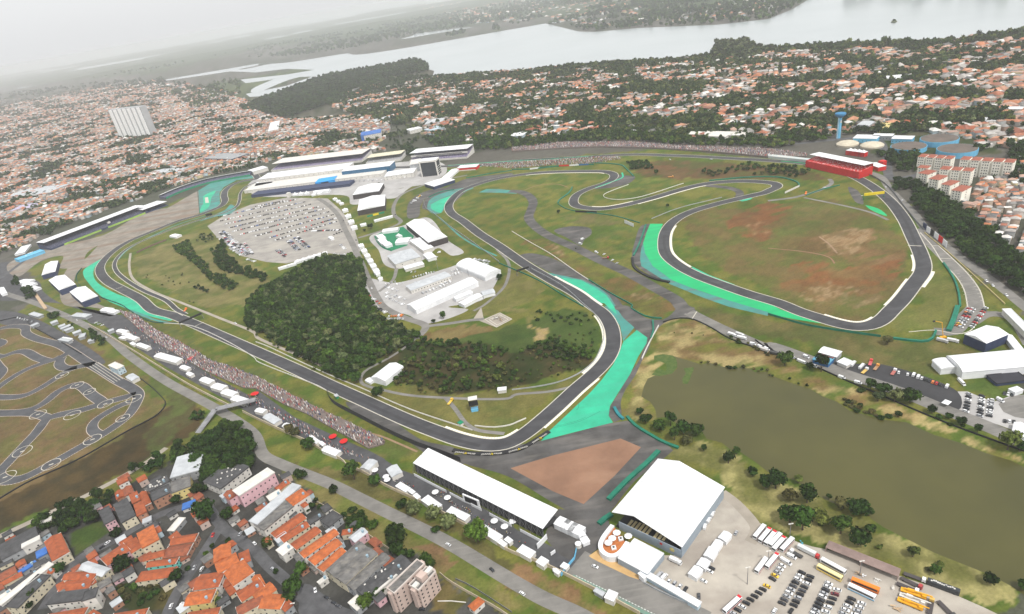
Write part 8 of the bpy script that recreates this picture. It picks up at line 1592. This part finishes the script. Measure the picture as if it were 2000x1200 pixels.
scatter('P 0,250 900,650 1500,900 1900,1100 1500,1000 900,760 300,500 0,400',14,(.8,1.8),[OG,BN,EG],'small shrub on the grassy pond bank','shrubs on the grassy pond bank',cat='shrub',dens=(15,.5))
# foreground
for s,r,t,l in (('N 770,145',7.5,EG,'large bright topped tree behind the cream wall, left of two'),('N 945,195',5.6,EG,'round tree at the corner of the cream wall'),('N 365,145',5,DG,'dark tree on the verge beside the avenue, upper one'),('N 330,120',3.5,DG,'dark bush left of the verge tree'),('N 612,250',4.2,DG,'single round dark tree at the edge of the avenue'),('N 1145,365',4.5,DG,'dark tree beside the plaza tents, first of the avenue group'),('N 1240,420',5.6,GG,'grey green tree of the avenue group, second'),('N 1395,450',5.8,GG,'grey green tree of the avenue group, third'),('N 1510,520',6.4,GG,'grey green tree of the avenue group, fourth'),('N 1740,630',7.6,MG,'bright green tree beside the white tent and the avenue'),('J 265,980',5.8,BN,'dark bare looking tree beside the cream wall'),('J 320,1010',4.5,BN,'brownish tree beside the cream wall, right of the bare one'),('J 420,1110',6.4,DG,'dark tree below the white tents on the cream wall'),('N 1110,650',7.6,DG,'large dark tree at the edge of the foreground town'),('N 1110,720',5,DG,'dark tree just below the large one at the town edge'),('N 370,885',4.6,EG,'tree at the street corner by the grey roofs'),('N 320,1050',6,EG,'tree in front of the parking yard, upper one'),('N 280,1110',5,DG,'tree in front of the parking yard, lower one'),('N 865,1150',5,MG,'light green tree left of the apartment block'),('N 960,1060',5.6,DG,'dark tree beside the apartment block corner'),('N 100,680',4,EG,'tree beside the white cube house'),('N 165,885',2,EG,'small tree by the side street'),('N 240,985',2.6,DG,'small dark tree by the side street'),('N 410,400',2.6,DG,'small dark tree above the orange rows'),
 ('M 1640,470',8.2,DG,'large dark tree at the street junction, left crown'),('M 1790,460',5,DG,'dark tree at the street junction, right one'),('M 1385,330',4.4,DG,'dark tree before the yellow building'),('M 930,600',5,DG,'dark tree beside the street bend'),('M 980,860',6.5,DG,'big black green tree in the middle of the orange roofs'),('M 485,870',4.6,DG,'dark round tree by the corner house'),('M 1395,940',5,DG,'dark tree beside the steep street'),('M 320,1000',3,DG,'small tree by the flat roof with white parapet'),('M 280,1090',4,DG,'dark tree at the lower left street'),('M 240,1150',4,DG,'dark tree at the lower left corner'),('M 1710,1110',2.6,EG,'small green bush by the pale yellow house'),('M 1670,690',2,EG,'small bush at the top of the steep street'),('M 1790,640',2.4,EG,'small bush above the stepped orange cluster'),('M 1475,860',2,EG,'bush beside the turquoise house'),('M 1080,790',2,EG,'bush left of the turquoise house'),('M 1620,740',2.4,MG,'bush beside the steep street')): one(s,r,t,l)
scatter('I 1600,1000 1850,940 1990,1060 M 2000,60 1900,120 1640,180 1560,130 1500,0 I 1520,1160',7,(4,6.5),[DG,EG,DG],'tree in the clump below the footbridge','dark clump below the footbridge'); scatter('I 1380,1130 1560,1000 1650,1200 M 1350,40 1200,90 1050,120 1000,60 1150,30',8,(3.5,5),[DG,EG],'tree beside the grey track behind the town','trees behind the town'); scatter('I 1500,830 1640,840 1600,900 1500,900',6,(3,4.4),[DG,EG],'dark tree beside the foot of the footbridge','trees at the footbridge')
scatter('M 300,500 480,380 760,310 880,230 900,300 800,420 760,480 560,560 420,600 330,560',7.5,(3.8,5.5),[DG,EG,DG],'dark tree in the thicket below the dirt track','thicket below the dirt track'); scatter('M 1560,120 1640,120 1600,260 1530,280',6,(3.5,5),[DG],'tall dark tree beside the yellow building','trees beside the yellow building'); scatter('M 880,960 1300,960 1280,1130 900,1110',6,(1.8,3.4),[DG,EG,BN],'low bush in the overgrown lot among orange roofs','bushes of the overgrown lot',cat='shrub')
scatter('N 640,420 800,400 900,470 1030,560 1160,640 1290,760 1400,850 1350,850 1180,780 1000,620 800,540 660,490',6.5,(2.4,4.2),[EG,MG,EG],'bright bush on the verge along the town wall','bushes along the town wall'); scatter('N 420,290 520,350 560,400 440,370',6,(2.4,3.6),[DG,EG],'dark bush at the upper corner of the town','bushes at the upper town corner'); scatter('N 650,510 760,520 820,560 700,560',6,(2.2,3.2),[DG,EG],'bush behind the orange rows','bushes behind the orange rows')
scatter('N 1300,560 1620,560 1640,620 1400,540',7,(2,3.6),[BN,DG],'brown bush below the grey green trees','bushes under the avenue trees',cat='shrub'); scatter('I 700,180 800,220 860,330 780,300 720,260',6,(2.4,3.6),[DG,EG],'dark tree beside the start of the cream wall','trees at the start of the cream wall'); scatter('I 380,50 450,50 460,90 400,100',5,(3,4),[DG,EG],'tree in the car park above the kart track','trees above the kart track'); scatter('I 440,90 580,130 700,260 640,250 520,160',12,(1.5,2.4),[DG],'small tree between the parking canopies','trees between the canopies')
scatter('E 0,560 60,540 100,600 60,660 -20,660',7,(3.5,5),[DG,EG],'dark tree at the left edge behind the navy stand','trees behind the navy stand'); scatter('E 170,1060 260,1050 280,1130 200,1150',6,(3,4),[DG],'dark tree beside the tan boardwalk','trees by the boardwalk'); scatter('E 90,990 150,980 160,1030 100,1040',6,(3,4),[DG],'dark tree beside the small white tents','trees by the small tents'); scatter('E 310,530 430,560 420,640 310,640',8,(4,6),[DG,EG],'dark tree behind the upper end of the navy stand','trees behind the navy stand')
scatter('E 530,300 620,280 760,300 740,350 560,350',9,(5,7),[DG],'large dark tree in the town above the white stand','dark trees in the left town'); scatter('E 800,230 1080,220 1070,290 820,300',10,(5,7),[DG,EG],'dark tree in the left town near the curved stand','dark trees in the left town'); scatter('E 1000,30 1150,30 1150,100 1010,110',12,(6,8),[DG],'tall round tree in the left town','dark trees in the left town'); scatter('E 1650,130 1990,40 2000,110 1660,170',10,(4,6),[DG,EG],'tree behind the curved stand','trees behind the curved stand')
TREEZ=('C -200,1180 100,1100 400,1060 800,1060 1300,1060 1800,1075 2000,1095 D 200,1140 D 0,1165 C 1900,1150 1500,1145 900,1105 500,1110 100,1160')
scatter(TREEZ,9,(4.5,6.5),[DG,EG,MG,OG,DG],'tree in the belt behind the back straight crowd','tree belt behind the back straight')
scatter('B 1580,1090 1720,980 2000,1000 2000,1150 1720,1180 1400,1150 1300,1080',10,(5,7),[DG,EG,MG],'tree behind the tall white grandstand','trees behind the tall white grandstand'); scatter('B 1140,1150 1280,1170 1200,1230 1130,1200',8,(4,6),[DG],'dark tree between the two end grandstands','trees between the end grandstands')
scatter('J -100,150 0,230 300,400 560,560 640,560 900,500 1150,350 1330,240 1200,170 960,60 F 830,900 800,800 500,820 200,950 E 2000,1100 J -60,-60',9,(1.2,2.4),[EG,MG,OG],'bush at the ragged edge of the infield wood','wood edge bushes',cat='shrub',dens=(14,.5)); scatter('J 1250,250 2000,330 K 300,250 650,180 690,330 560,480 200,580 J 1900,680 1300,680 1080,600 1150,360',7,(1.0,2.2),[EG,OG,BN,MG],'low bush in the infield scrub','scrub bushes',cat='shrub',dens=(12,.45))
# individual limit: the 300 that show largest
def appar(t): return t[2]/math.sqrt(t[0]**2+t[1]**2+H*H)
tr.sort(key=appar,reverse=True)
named=[t for t in tr if t[5] is None]; rest=[t for t in tr if t[5] is not None and t[6]!='shrub']; shr=[t for t in tr if t[6]=='shrub']
ind=named+rest[:max(0,296-len(named))]; stuffm=rest[max(0,296-len(named)):]
GC={}
for t in ind: GC.setdefault(t[4],[]).append(PX(np.array([t[0],t[1],0.])))
def tl(t):
    if t[5] is None: return t[4]
    A=np.array(GC[t[4]]); m=A.mean(0); s=A.std(0)+1; q=(PX(np.array([t[0],t[1],0.]))-m)/s; v='upper' if q[1]<-.5 else 'lower' if q[1]>.5 else 'middle'; w='left' if q[0]<-.5 else 'right' if q[0]>.5 else 'centre'
    L=t[4].replace('dark tree','tree'); return f"{t[3]} {'large' if t[2]>4.6 else 'small' if t[2]<3.4 else 'mid-sized'} {L}, {v} {w}"
for t in ind: add_tree(t[0],t[1],t[2],t[3],tl(t),t[5],z=0,cat=t[6],tall=random.uniform(.95,1.2))
for t in shr[:110]: add_tree(t[0],t[1],t[2],t[3],t[4],t[5],cat='shrub',name='shrub',tall=.8)
# ================================================================ far town: houses and trees
ROOFC=[(.42,.17,.10),(.33,.13,.085),(.5,.27,.18),(.28,.13,.09),(.45,.3,.24),(.6,.58,.55),(.72,.71,.68),(.28,.27,.26),(.4,.38,.36),(.5,.2,.1),(.62,.3,.18),(.14,.14,.14)]
WALLC=[(.66,.63,.58),(.6,.52,.42),(.7,.68,.65),(.5,.34,.26),(.62,.5,.4),(.4,.38,.36),(.58,.6,.6),(.7,.6,.35),(.45,.55,.6)]
AVOID=['B 0,0']
def noho(px):
    # footprints kept clear of town houses
    k=np.zeros(len(px),bool)
    for s in ('@ 230,274 230,258 300,256 300,270','D 1660,1180 1640,1100 1200,1030 940,1040 640,1060 520,1100 520,1180 900,1200','H 1150,-20 1960,-20 1960,190 1640,215 1600,390 1400,400 1150,240','@ 760,270 760,240 830,240 830,270','@ 1628,285 1628,250 1650,250 1650,285'): k|=inpoly(px,PP(s))
    return k
houses=[]
def town(poly,dens_tree,keep,seed,size=(7.5,9.5),dist=200,big=.03,jit=.12,hts=(3.2,8.5)):
    W=[G(*p) for p in PP(poly)]; xs=[p.x for p in W]; ys=[p.y for p in W]; poly2=[(p.x,p.y) for p in W]; r_=np.random.default_rng(seed)
    D=r_.uniform([min(xs),min(ys)],[max(xs),max(ys)],(max(3,int((max(xs)-min(xs))*(max(ys)-min(ys))/dist**2)),2)); out=[]
    for k,d in enumerate(D):
        a=r_.normal(.15,.45); ca,sa=math.cos(a),math.sin(a); R_=dist*1.0; u=np.arange(-R_,R_,size[0]*1.12); v=[]; y=-R_
        while y<R_: v+= [y,y+size[1]*1.05]; y+=size[1]*2.1+r_.uniform(6,8)
        U,V_=np.meshgrid(u,np.array(v)); q=np.stack([U.ravel(),V_.ravel()],1); q=q+r_.normal(size=q.shape)*.5
        w_=np.stack([d[0]+q[:,0]*ca-q[:,1]*sa,d[1]+q[:,0]*sa+q[:,1]*ca],1); w_=w_[inpoly(w_,poly2)]
        if len(w_)==0: continue
        dd=((w_[:,None,:]-D[None])**2).sum(-1).argmin(1); w_=w_[dd==k]; n=len(w_)
        if n==0: continue
        t=fbm(w_[:,0]/70,w_[:,1]/70,77); kp=(t<dens_tree)&(r_.uniform(size=n)<keep)&~noho(PX(np.c_[w_,np.zeros(n)])); w_=w_[kp]
        for x,y in w_: out.append((x,y,a+(math.pi/2 if r_.uniform()<.35 else 0)+r_.normal()*jit*.4,size[0]*r_.uniform(.75,1.15)*(2.2 if r_.uniform()<big else 1),size[1]*r_.uniform(.75,1.15)*(1.8 if r_.uniform()<big else 1),r_.uniform(*hts)))
    return out
ZL='@ -260,260 0,198 150,176 310,168 480,195 515,225 560,235 700,228 830,265 800,290 545,312 500,322 400,345 312,375 200,415 100,452 0,500 -260,560'
ZT='@ 640,205 720,165 860,150 1000,140 1200,128 1400,112 1700,95 2000,66 2300,60 2300,210 2200,350 2000,300 1950,290 1740,285 1720,262 1650,264 1500,273 1300,272 1200,264 1000,272 920,276 820,262 700,228'
ZF='@ 1850,385 1900,372 1990,312 2200,330 2200,640 2010,520 1985,500 1950,470 1905,430'
h1=town(ZL,.59,.9,5,big=.07); h2=town(ZT,.53,.86,6,size=(11,13),dist=240,big=.12); h3=town(ZF,.9,.95,7,size=(6,8),dist=120,hts=(3,9))
h4=town('@ -150,262 -150,225 0,188 150,171 310,157 480,187 310,168 150,177 0,199',.55,.7,8,size=(14,18),dist=400)
h5=town('@ 950,150 900,270 760,250 700,228 830,262 900,275 1150,262',.9,.9,9,size=(9,12),dist=160)
h6=town('@ 800,8 1060,0 1250,-10 1540,0 1500,30 1400,40 1160,55 1070,40 900,48',.5,.25,10,size=(16,20),dist=500)
houses=[]
for h in h1+h2+h3+h4+h6:
    k=min(1,(2600/math.hypot(h[0],h[1]))**1.5)
    if random.random()<k: f=k**-.4; houses.append((h[0],h[1],h[2],h[3]*f,h[4]*f,h[5]*min(f,1.3)))
HA=np.array(houses); dd=np.hypot(np.hypot(HA[:,0],HA[:,1]),H); order=np.argsort(dd/np.sqrt(HA[:,3]*HA[:,4])); px=PX(np.c_[HA[:,0],HA[:,1],np.zeros(len(HA))]); vis=(px[:,0]>0)&(px[:,0]<2000)&(px[:,1]>0)&(px[:,1]<1200)
idx=[i for i in order if vis[i]]; NI=300-len(FH)-96; indi=set(idx[:NI])
def pickroof(x): 
    k=random.random(); return random.choice(ROOFC[:5]+ROOFC[9:11]) if k<.58 else random.choice(ROOFC[5:9]+[ROOFC[11]])
UH={}
LMK=[((1637,260),'near the blue water tower'),((1820,290),'near the round reservoirs'),((1890,340),'near the ivory apartment blocks'),((1930,430),'above the wooded slope'),((1980,500),'at the right edge above the slope'),((1960,380),'in the lane below the ivory slabs'),((1655,310),'behind the red grandstand'),((1290,262),'behind the back straight crowd'),((1450,268),'beyond the back straight halls'),((1060,255),'near the lattice mast'),((1160,260),'beyond the back straight trees'),((950,268),'near the end of the main straight'),((760,270),'behind the pits'),((560,330),'behind the main grandstand'),((400,355),'behind the curved stand'),((300,380),'behind the short white stand'),((200,420),'behind the upper navy stand'),((100,460),'behind the lower navy stand'),((20,500),'at the left edge of the town'),((1560,268),'left of the water tower'),((1740,280),'beside the light blue sheds')]
def house_label(sx,h,rc,wc,kd,P_):
    rn={0:'brick red',1:'dark red',2:'salmon',3:'brownish red',4:'dusty pink',5:'pale grey',6:'white',7:'dark grey',8:'mid grey',9:'rust red',10:'light orange',11:'blackish'}[ROOFC.index(rc)]; wn=('off white','tan','white','brick','beige','grey','pale grey','yellow','pale blue')[WALLC.index(wc)]
    lm=min(LMK,key=lambda l:(l[0][0]-P_[0])**2+(l[0][1]-P_[1])**2)[1]; return f"{'wide ' if sx>12 else ''}{wn} {'tall' if h>6.5 else 'low'} {kd}-roofed house, {rn} roof, {lm}"
def unit_house(kind):
    if kind in UH: return UH[kind]
    mb=MB(); mb.box((0,0),(1,0),(0,1),1,1,0,1); w_=mk(mb,WALLO); rm_=roof_mesh(kind,Vector((0,0,0)),Vector((1,0,0)),Vector((0,1,0)),1,1,0,.2 if kind!='flat' else .2,.04)
    if kind=='flat': rm_=MB(); rm_.box((0,0),(1,0),(0,1),1.03,1.03,0,.05)
    UH[kind]=(w_,mk(rm_,ROOFO)); return UH[kind]
WU=MB(); WU.box((0,0),(1,0),(0,1),1,.1,0,1.2); WU=mk(WU,GLASS)
for n_,i in enumerate(idx[:NI]):
    x,y,a,sx,sy,h=houses[i]; kd=random.choice(['gable','gable','hip','flat']); rc=pickroof(x); wc=random.choice(WALLC); P_=px[i]
    rn='grey or white' if abs(rc[0]-rc[1])<.08 else 'red tiled'
    zone='in the steep crowded quarter right of the wooded slope' if P_[0]>1800 else 'in the dense left hand town near the stands' if P_[0]<560 else 'among trees in the town behind the circuit'
    e=empty('house',(x,y,0),house_label(sx,h,rc,wc,kd,P_),'house','houses '+zone,a); w_,r_=unit_house(kd); linko('wall',w_,e,scale=(sx,sy,h),color=wc); linko('roof',r_,e,(0,0,h),scale=(sx,sy,sy if kd!='flat' else 5),color=rc)
    if dd[i]<1500:
        for k in range(3): linko('window',WU,e,((k-1)*sx*.3,-sy/2-.02,h*.45))
    houses[i]=None
def house_stuff(L,name,label):
    A=np.array(L); n=len(A); r_=np.random.default_rng(3); hx,hy,h=A[:,3]/2,A[:,4]/2,A[:,5]; ca,sa=np.cos(A[:,2]),np.sin(A[:,2]); rh=hy*r_.uniform(.25,.55,n)*(r_.uniform(size=n)<.68); ins=np.where(r_.uniform(size=n)<.4,.55,1.0)
    def pt_(a,b,z): return np.stack([A[:,0]+a*ca-b*sa,A[:,1]+a*sa+b*ca,z],-1)
    o=.3; z0=0*h; B=[pt_(-hx,-hy,z0),pt_(hx,-hy,z0),pt_(hx,hy,z0),pt_(-hx,hy,z0),pt_(-hx,-hy,h),pt_(hx,-hy,h),pt_(hx,hy,h),pt_(-hx,hy,h)]
    T=[pt_(-hx-o,-hy-o,h),pt_(hx+o,-hy-o,h),pt_(hx+o,hy+o,h),pt_(-hx-o,hy+o,h),pt_(-(hx+o)*ins,0*hy,h+rh+.05),pt_((hx+o)*ins,0*hy,h+rh+.05)]
    V=np.stack(B+T,1); wc=np.array(WALLC)[r_.integers(0,len(WALLC),n)]*r_.uniform(.75,1.1,(n,1)); p=r_.uniform(size=n); dx=A[:,0]
    ra=np.array(ROOFC[:5]+ROOFC[9:11]); rb=np.array(ROOFC[5:9]+[ROOFC[11]]); rc=np.where((p<.55)[:,None],ra[r_.integers(0,7,n)],rb[r_.integers(0,5,n)])*r_.uniform(.8,1.15,(n,1))
    Cc=np.concatenate([np.repeat(wc[:,None],8,1),np.repeat(rc[:,None],6,1)],1).reshape(-1,3); off=(np.arange(n)*14)[:,None,None]
    Q=np.array([(0,1,5,4),(1,2,6,5),(2,3,7,6),(3,0,4,7),(8,9,13,12),(10,11,12,13)])[None]+off; T3=np.array([(11,8,12),(9,10,13)])[None]+off
    o_=np_mesh(name,V.reshape(-1,3),[Q.reshape(-1,4),T3.reshape(-1,3)],HCOL,Cc); o_['kind']='stuff'; o_['label']=label; o_['category']='houses'
house_stuff([h for h in houses if h is not None],'distant_houses','mass of distant houses with red, grey and white roofs filling the town')
ft=[]
NOT=lambda px: inpoly(px,PP('D 1660,1180 1640,1100 1200,1030 940,1080 640,1060 520,1100 520,1180 900,1200'))|inpoly(px,PP('H 1170,0 1940,0 1940,170 1600,170 1590,380 1430,380 1170,220'))
def towntrees(poly,sp,rr,th,seed,tones,thin=True,zf=77,sc=70):
    W=[G(*p) for p in PP(poly)]; xs=[p.x for p in W]; ys=[p.y for p in W]; gx=np.arange(min(xs),max(xs),sp); gy=np.arange(min(ys),max(ys),sp); q=np.stack(np.meshgrid(gx,gy),-1).reshape(-1,2); r_=np.random.default_rng(seed); q=q[np.hypot(q[:,0],q[:,1])<11000]; q=q+r_.uniform(-.5,.5,q.shape)*sp; q=q[inpoly(q,[(p.x,p.y) for p in W])]; q=q[~NOT(PX(np.c_[q,0*q[:,0]]))]; q=q[np.hypot(q[:,0],q[:,1])<11000]
    t=fbm(q[:,0]/sc,q[:,1]/sc,zf); q=q[t>th+r_.normal(size=len(q))*.02]
    D=np.hypot(q[:,0],q[:,1]); kp=np.clip((2300/D)**1.6,0,1) if thin else 1+0*D; m=r_.uniform(size=len(q))<kp; q=q[m]; kp=kp[m]
    for (a,b),k in zip(q,kp): tn=np.array(TONES[tones[r_.integers(len(tones))]])*r_.uniform(.7,1.3); ft.append((a,b,0,r_.uniform(*rr)*k**-.33,*tn))
towntrees(ZL,9,(3.5,6.5),.57,1,[DG,DG,EG,GG]); towntrees(ZL,34,(3,5),.3,11,[DG,EG,GG]); towntrees(ZT,9.5,(4.5,8),.485,2,[DG,DG,EG,EG,OG,GG]); towntrees(ZT,23,(3.5,6.5),.2,12,[DG,EG,OG]); towntrees(ZF,14,(3,5),.55,3,[DG,EG]); towntrees('D 1150,1000 1500,990 1700,1100 1700,1170 1600,1210 1620,1150 1500,1060 1300,1030 1200,1080',10,(5,7),.3,31,[DG,EG]); towntrees('@ 920,262 1000,268 1200,262 1420,268 1500,270 1620,262 1620,275 1500,283 1200,272 920,280',9,(4,6.5),.42,33,[DG,EG,MG]); towntrees('@ 1725,290 1760,300 1800,300 1800,335 1760,340 1735,320',9,(4,6),-1,32,[DG,EG]); towntrees('@ -150,262 -150,225 0,188 150,171 310,157 480,187 310,168 150,177 0,199',22,(8,13),.53,4,[DG,EG]); 
towntrees('@ 470,215 520,192 600,165 640,150 700,140 770,128 815,118 835,128 838,140 760,152 700,175 640,205 560,232 515,222',11,(7,11),-1,5,[DG,DG,EG])
towntrees('@ 640,205 700,172 780,150 850,152 900,155 900,165 800,170 700,195',12,(6,9),.3,15,[DG,EG]); towntrees('@ 330,182 440,160 470,160 475,185 440,205 380,215',22,(7,11),.5,6,[EG,GG,MG],zf=50)
towntrees('@ 880,155 1000,146 1120,130 1350,117 1420,102 1600,90 1860,83 2000,64 2300,10 2300,30 2000,76 1860,93 1600,100 1420,113 1350,126 1120,139 1000,155 900,164',11,(6,10),-1,7,[DG,EG,OG])
towntrees('@ 1390,112 1400,88 1460,84 1490,100 1470,118',14,(9,13),-1,8,[DG,GG])
for pl,sp,rr,sd in (('@ 1070,48 1160,62 1250,55 1400,49 1500,38 1545,20 1575,2 1640,-30 1500,-60 1200,-40 1080,10 1170,24 1090,40',24,(8,13),21),('@ 690,95 800,70 900,55 1060,45 1060,20 1170,0 900,0 600,70 485,100 490,118 600,108',30,(8,13),22),('@ 130,163 300,146 380,120 485,98 600,70 560,40 200,110 0,150 -200,170',60,(8,13),23),('@ 1640,-2 1800,-4 2100,-16 2400,-40 2400,-90 1700,-60',60,(22,34),24),('@ 869,71 905,63 912,66 880,72',16,(9,13),25),('@ 963,59 967,55 976,60',16,(9,14),26),('@ 1741,44 1747,42 1748,45',16,(4,6),27)):
    W=[G(*p) for p in PP(pl)]; towntrees(pl,sp,rr,-1 if sd>24 else .42,sd,[DG,EG,MG],zf=90+sd,sc=400)
S=np.array([(t[0],t[1],t[7],t[2],*(np.array(TONES[t[3]])*rng.uniform(.75,1.3))) for t in stuffm]+[(t[0],t[1],0,t[2]*.9,*(np.array(TONES[t[3]])*rng.uniform(.75,1.3))) for t in shr[110:]]); d=np.hypot(S[:,0],S[:,1])
merged_trees('woodland',S[d<1300],'closed canopy of the infield wood, scrub and slopes',T_MID); merged_trees('tree_belt',S[d>=1300],'belt of trees behind the circuit',T_FAR)
F_=np.array(ft); d=np.hypot(F_[:,0],F_[:,1]); big=F_[:,3]>0
merged_trees('town_trees',F_[d<2300],'countless dark trees between the distant houses',T_FAR); merged_trees('shore_trees',F_[d>=2300],'far off trees along the lake shores and in the farthest town',T_TINY)
# ---- a last pass: things that share a label are told apart by their order in view
def split_labels():
    D={}
    for o in col.objects:
        if o.get('category') and o.get('label') and o.get('kind') is None and o['category'] not in('person',): D.setdefault(o['label'],[]).append(o)
    for lab,L in D.items():
        n=len(L)
        if n<2: continue
        q=[PX(np.array(parent_matrix(o).translation if o.type=='EMPTY' or o.data.vertices[0].co.length<50 else o.data.vertices[0].co)) for o in L]
        far=max(a[1] for a in q)-min(a[1] for a in q)>1.3*(max(a[0] for a in q)-min(a[0] for a in q)); od=sorted(range(n),key=lambda i:q[i][1] if far else q[i][0])
        for r_,i in enumerate(od):
            w_=len(lab.split())
            if n<=16 and w_<=13: L[i]['label']=f"{lab}, {ORD[r_]} {'down' if far else 'from left'}"
            elif w_<=13: L[i]['label']=f"{lab}, {('far left','left','middle','right','far right')[min(4,r_*5//n)] if not far else ('top','upper','middle','lower','bottom')[min(4,r_*5//n)]} part"
split_labels()
# ================================================================ haze
mb=MB(); Z0,Z1,HW=-1.0,H+12,32000.
HZ=bpy.data.materials.new('haze_air'); HZ.use_nodes=True; t=HZ.node_tree; t.nodes.remove(t.nodes['Principled BSDF']); v=t.nodes.new('ShaderNodeVolumePrincipled'); v.inputs['Color'].default_value=(.97,.985,1,1); v.inputs['Density'].default_value=8e-5; v.inputs['Anisotropy'].default_value=.2; t.links.new(v.outputs[0],t.nodes['Material Output'].inputs['Volume'])
mb.box((0,14000),(1,0),(0,1),2*HW,2*HW,Z0,Z1); o=mb.build('haze',HZ); o['kind']='stuff'; o['label']='pale mist lying over the lake and the far town'
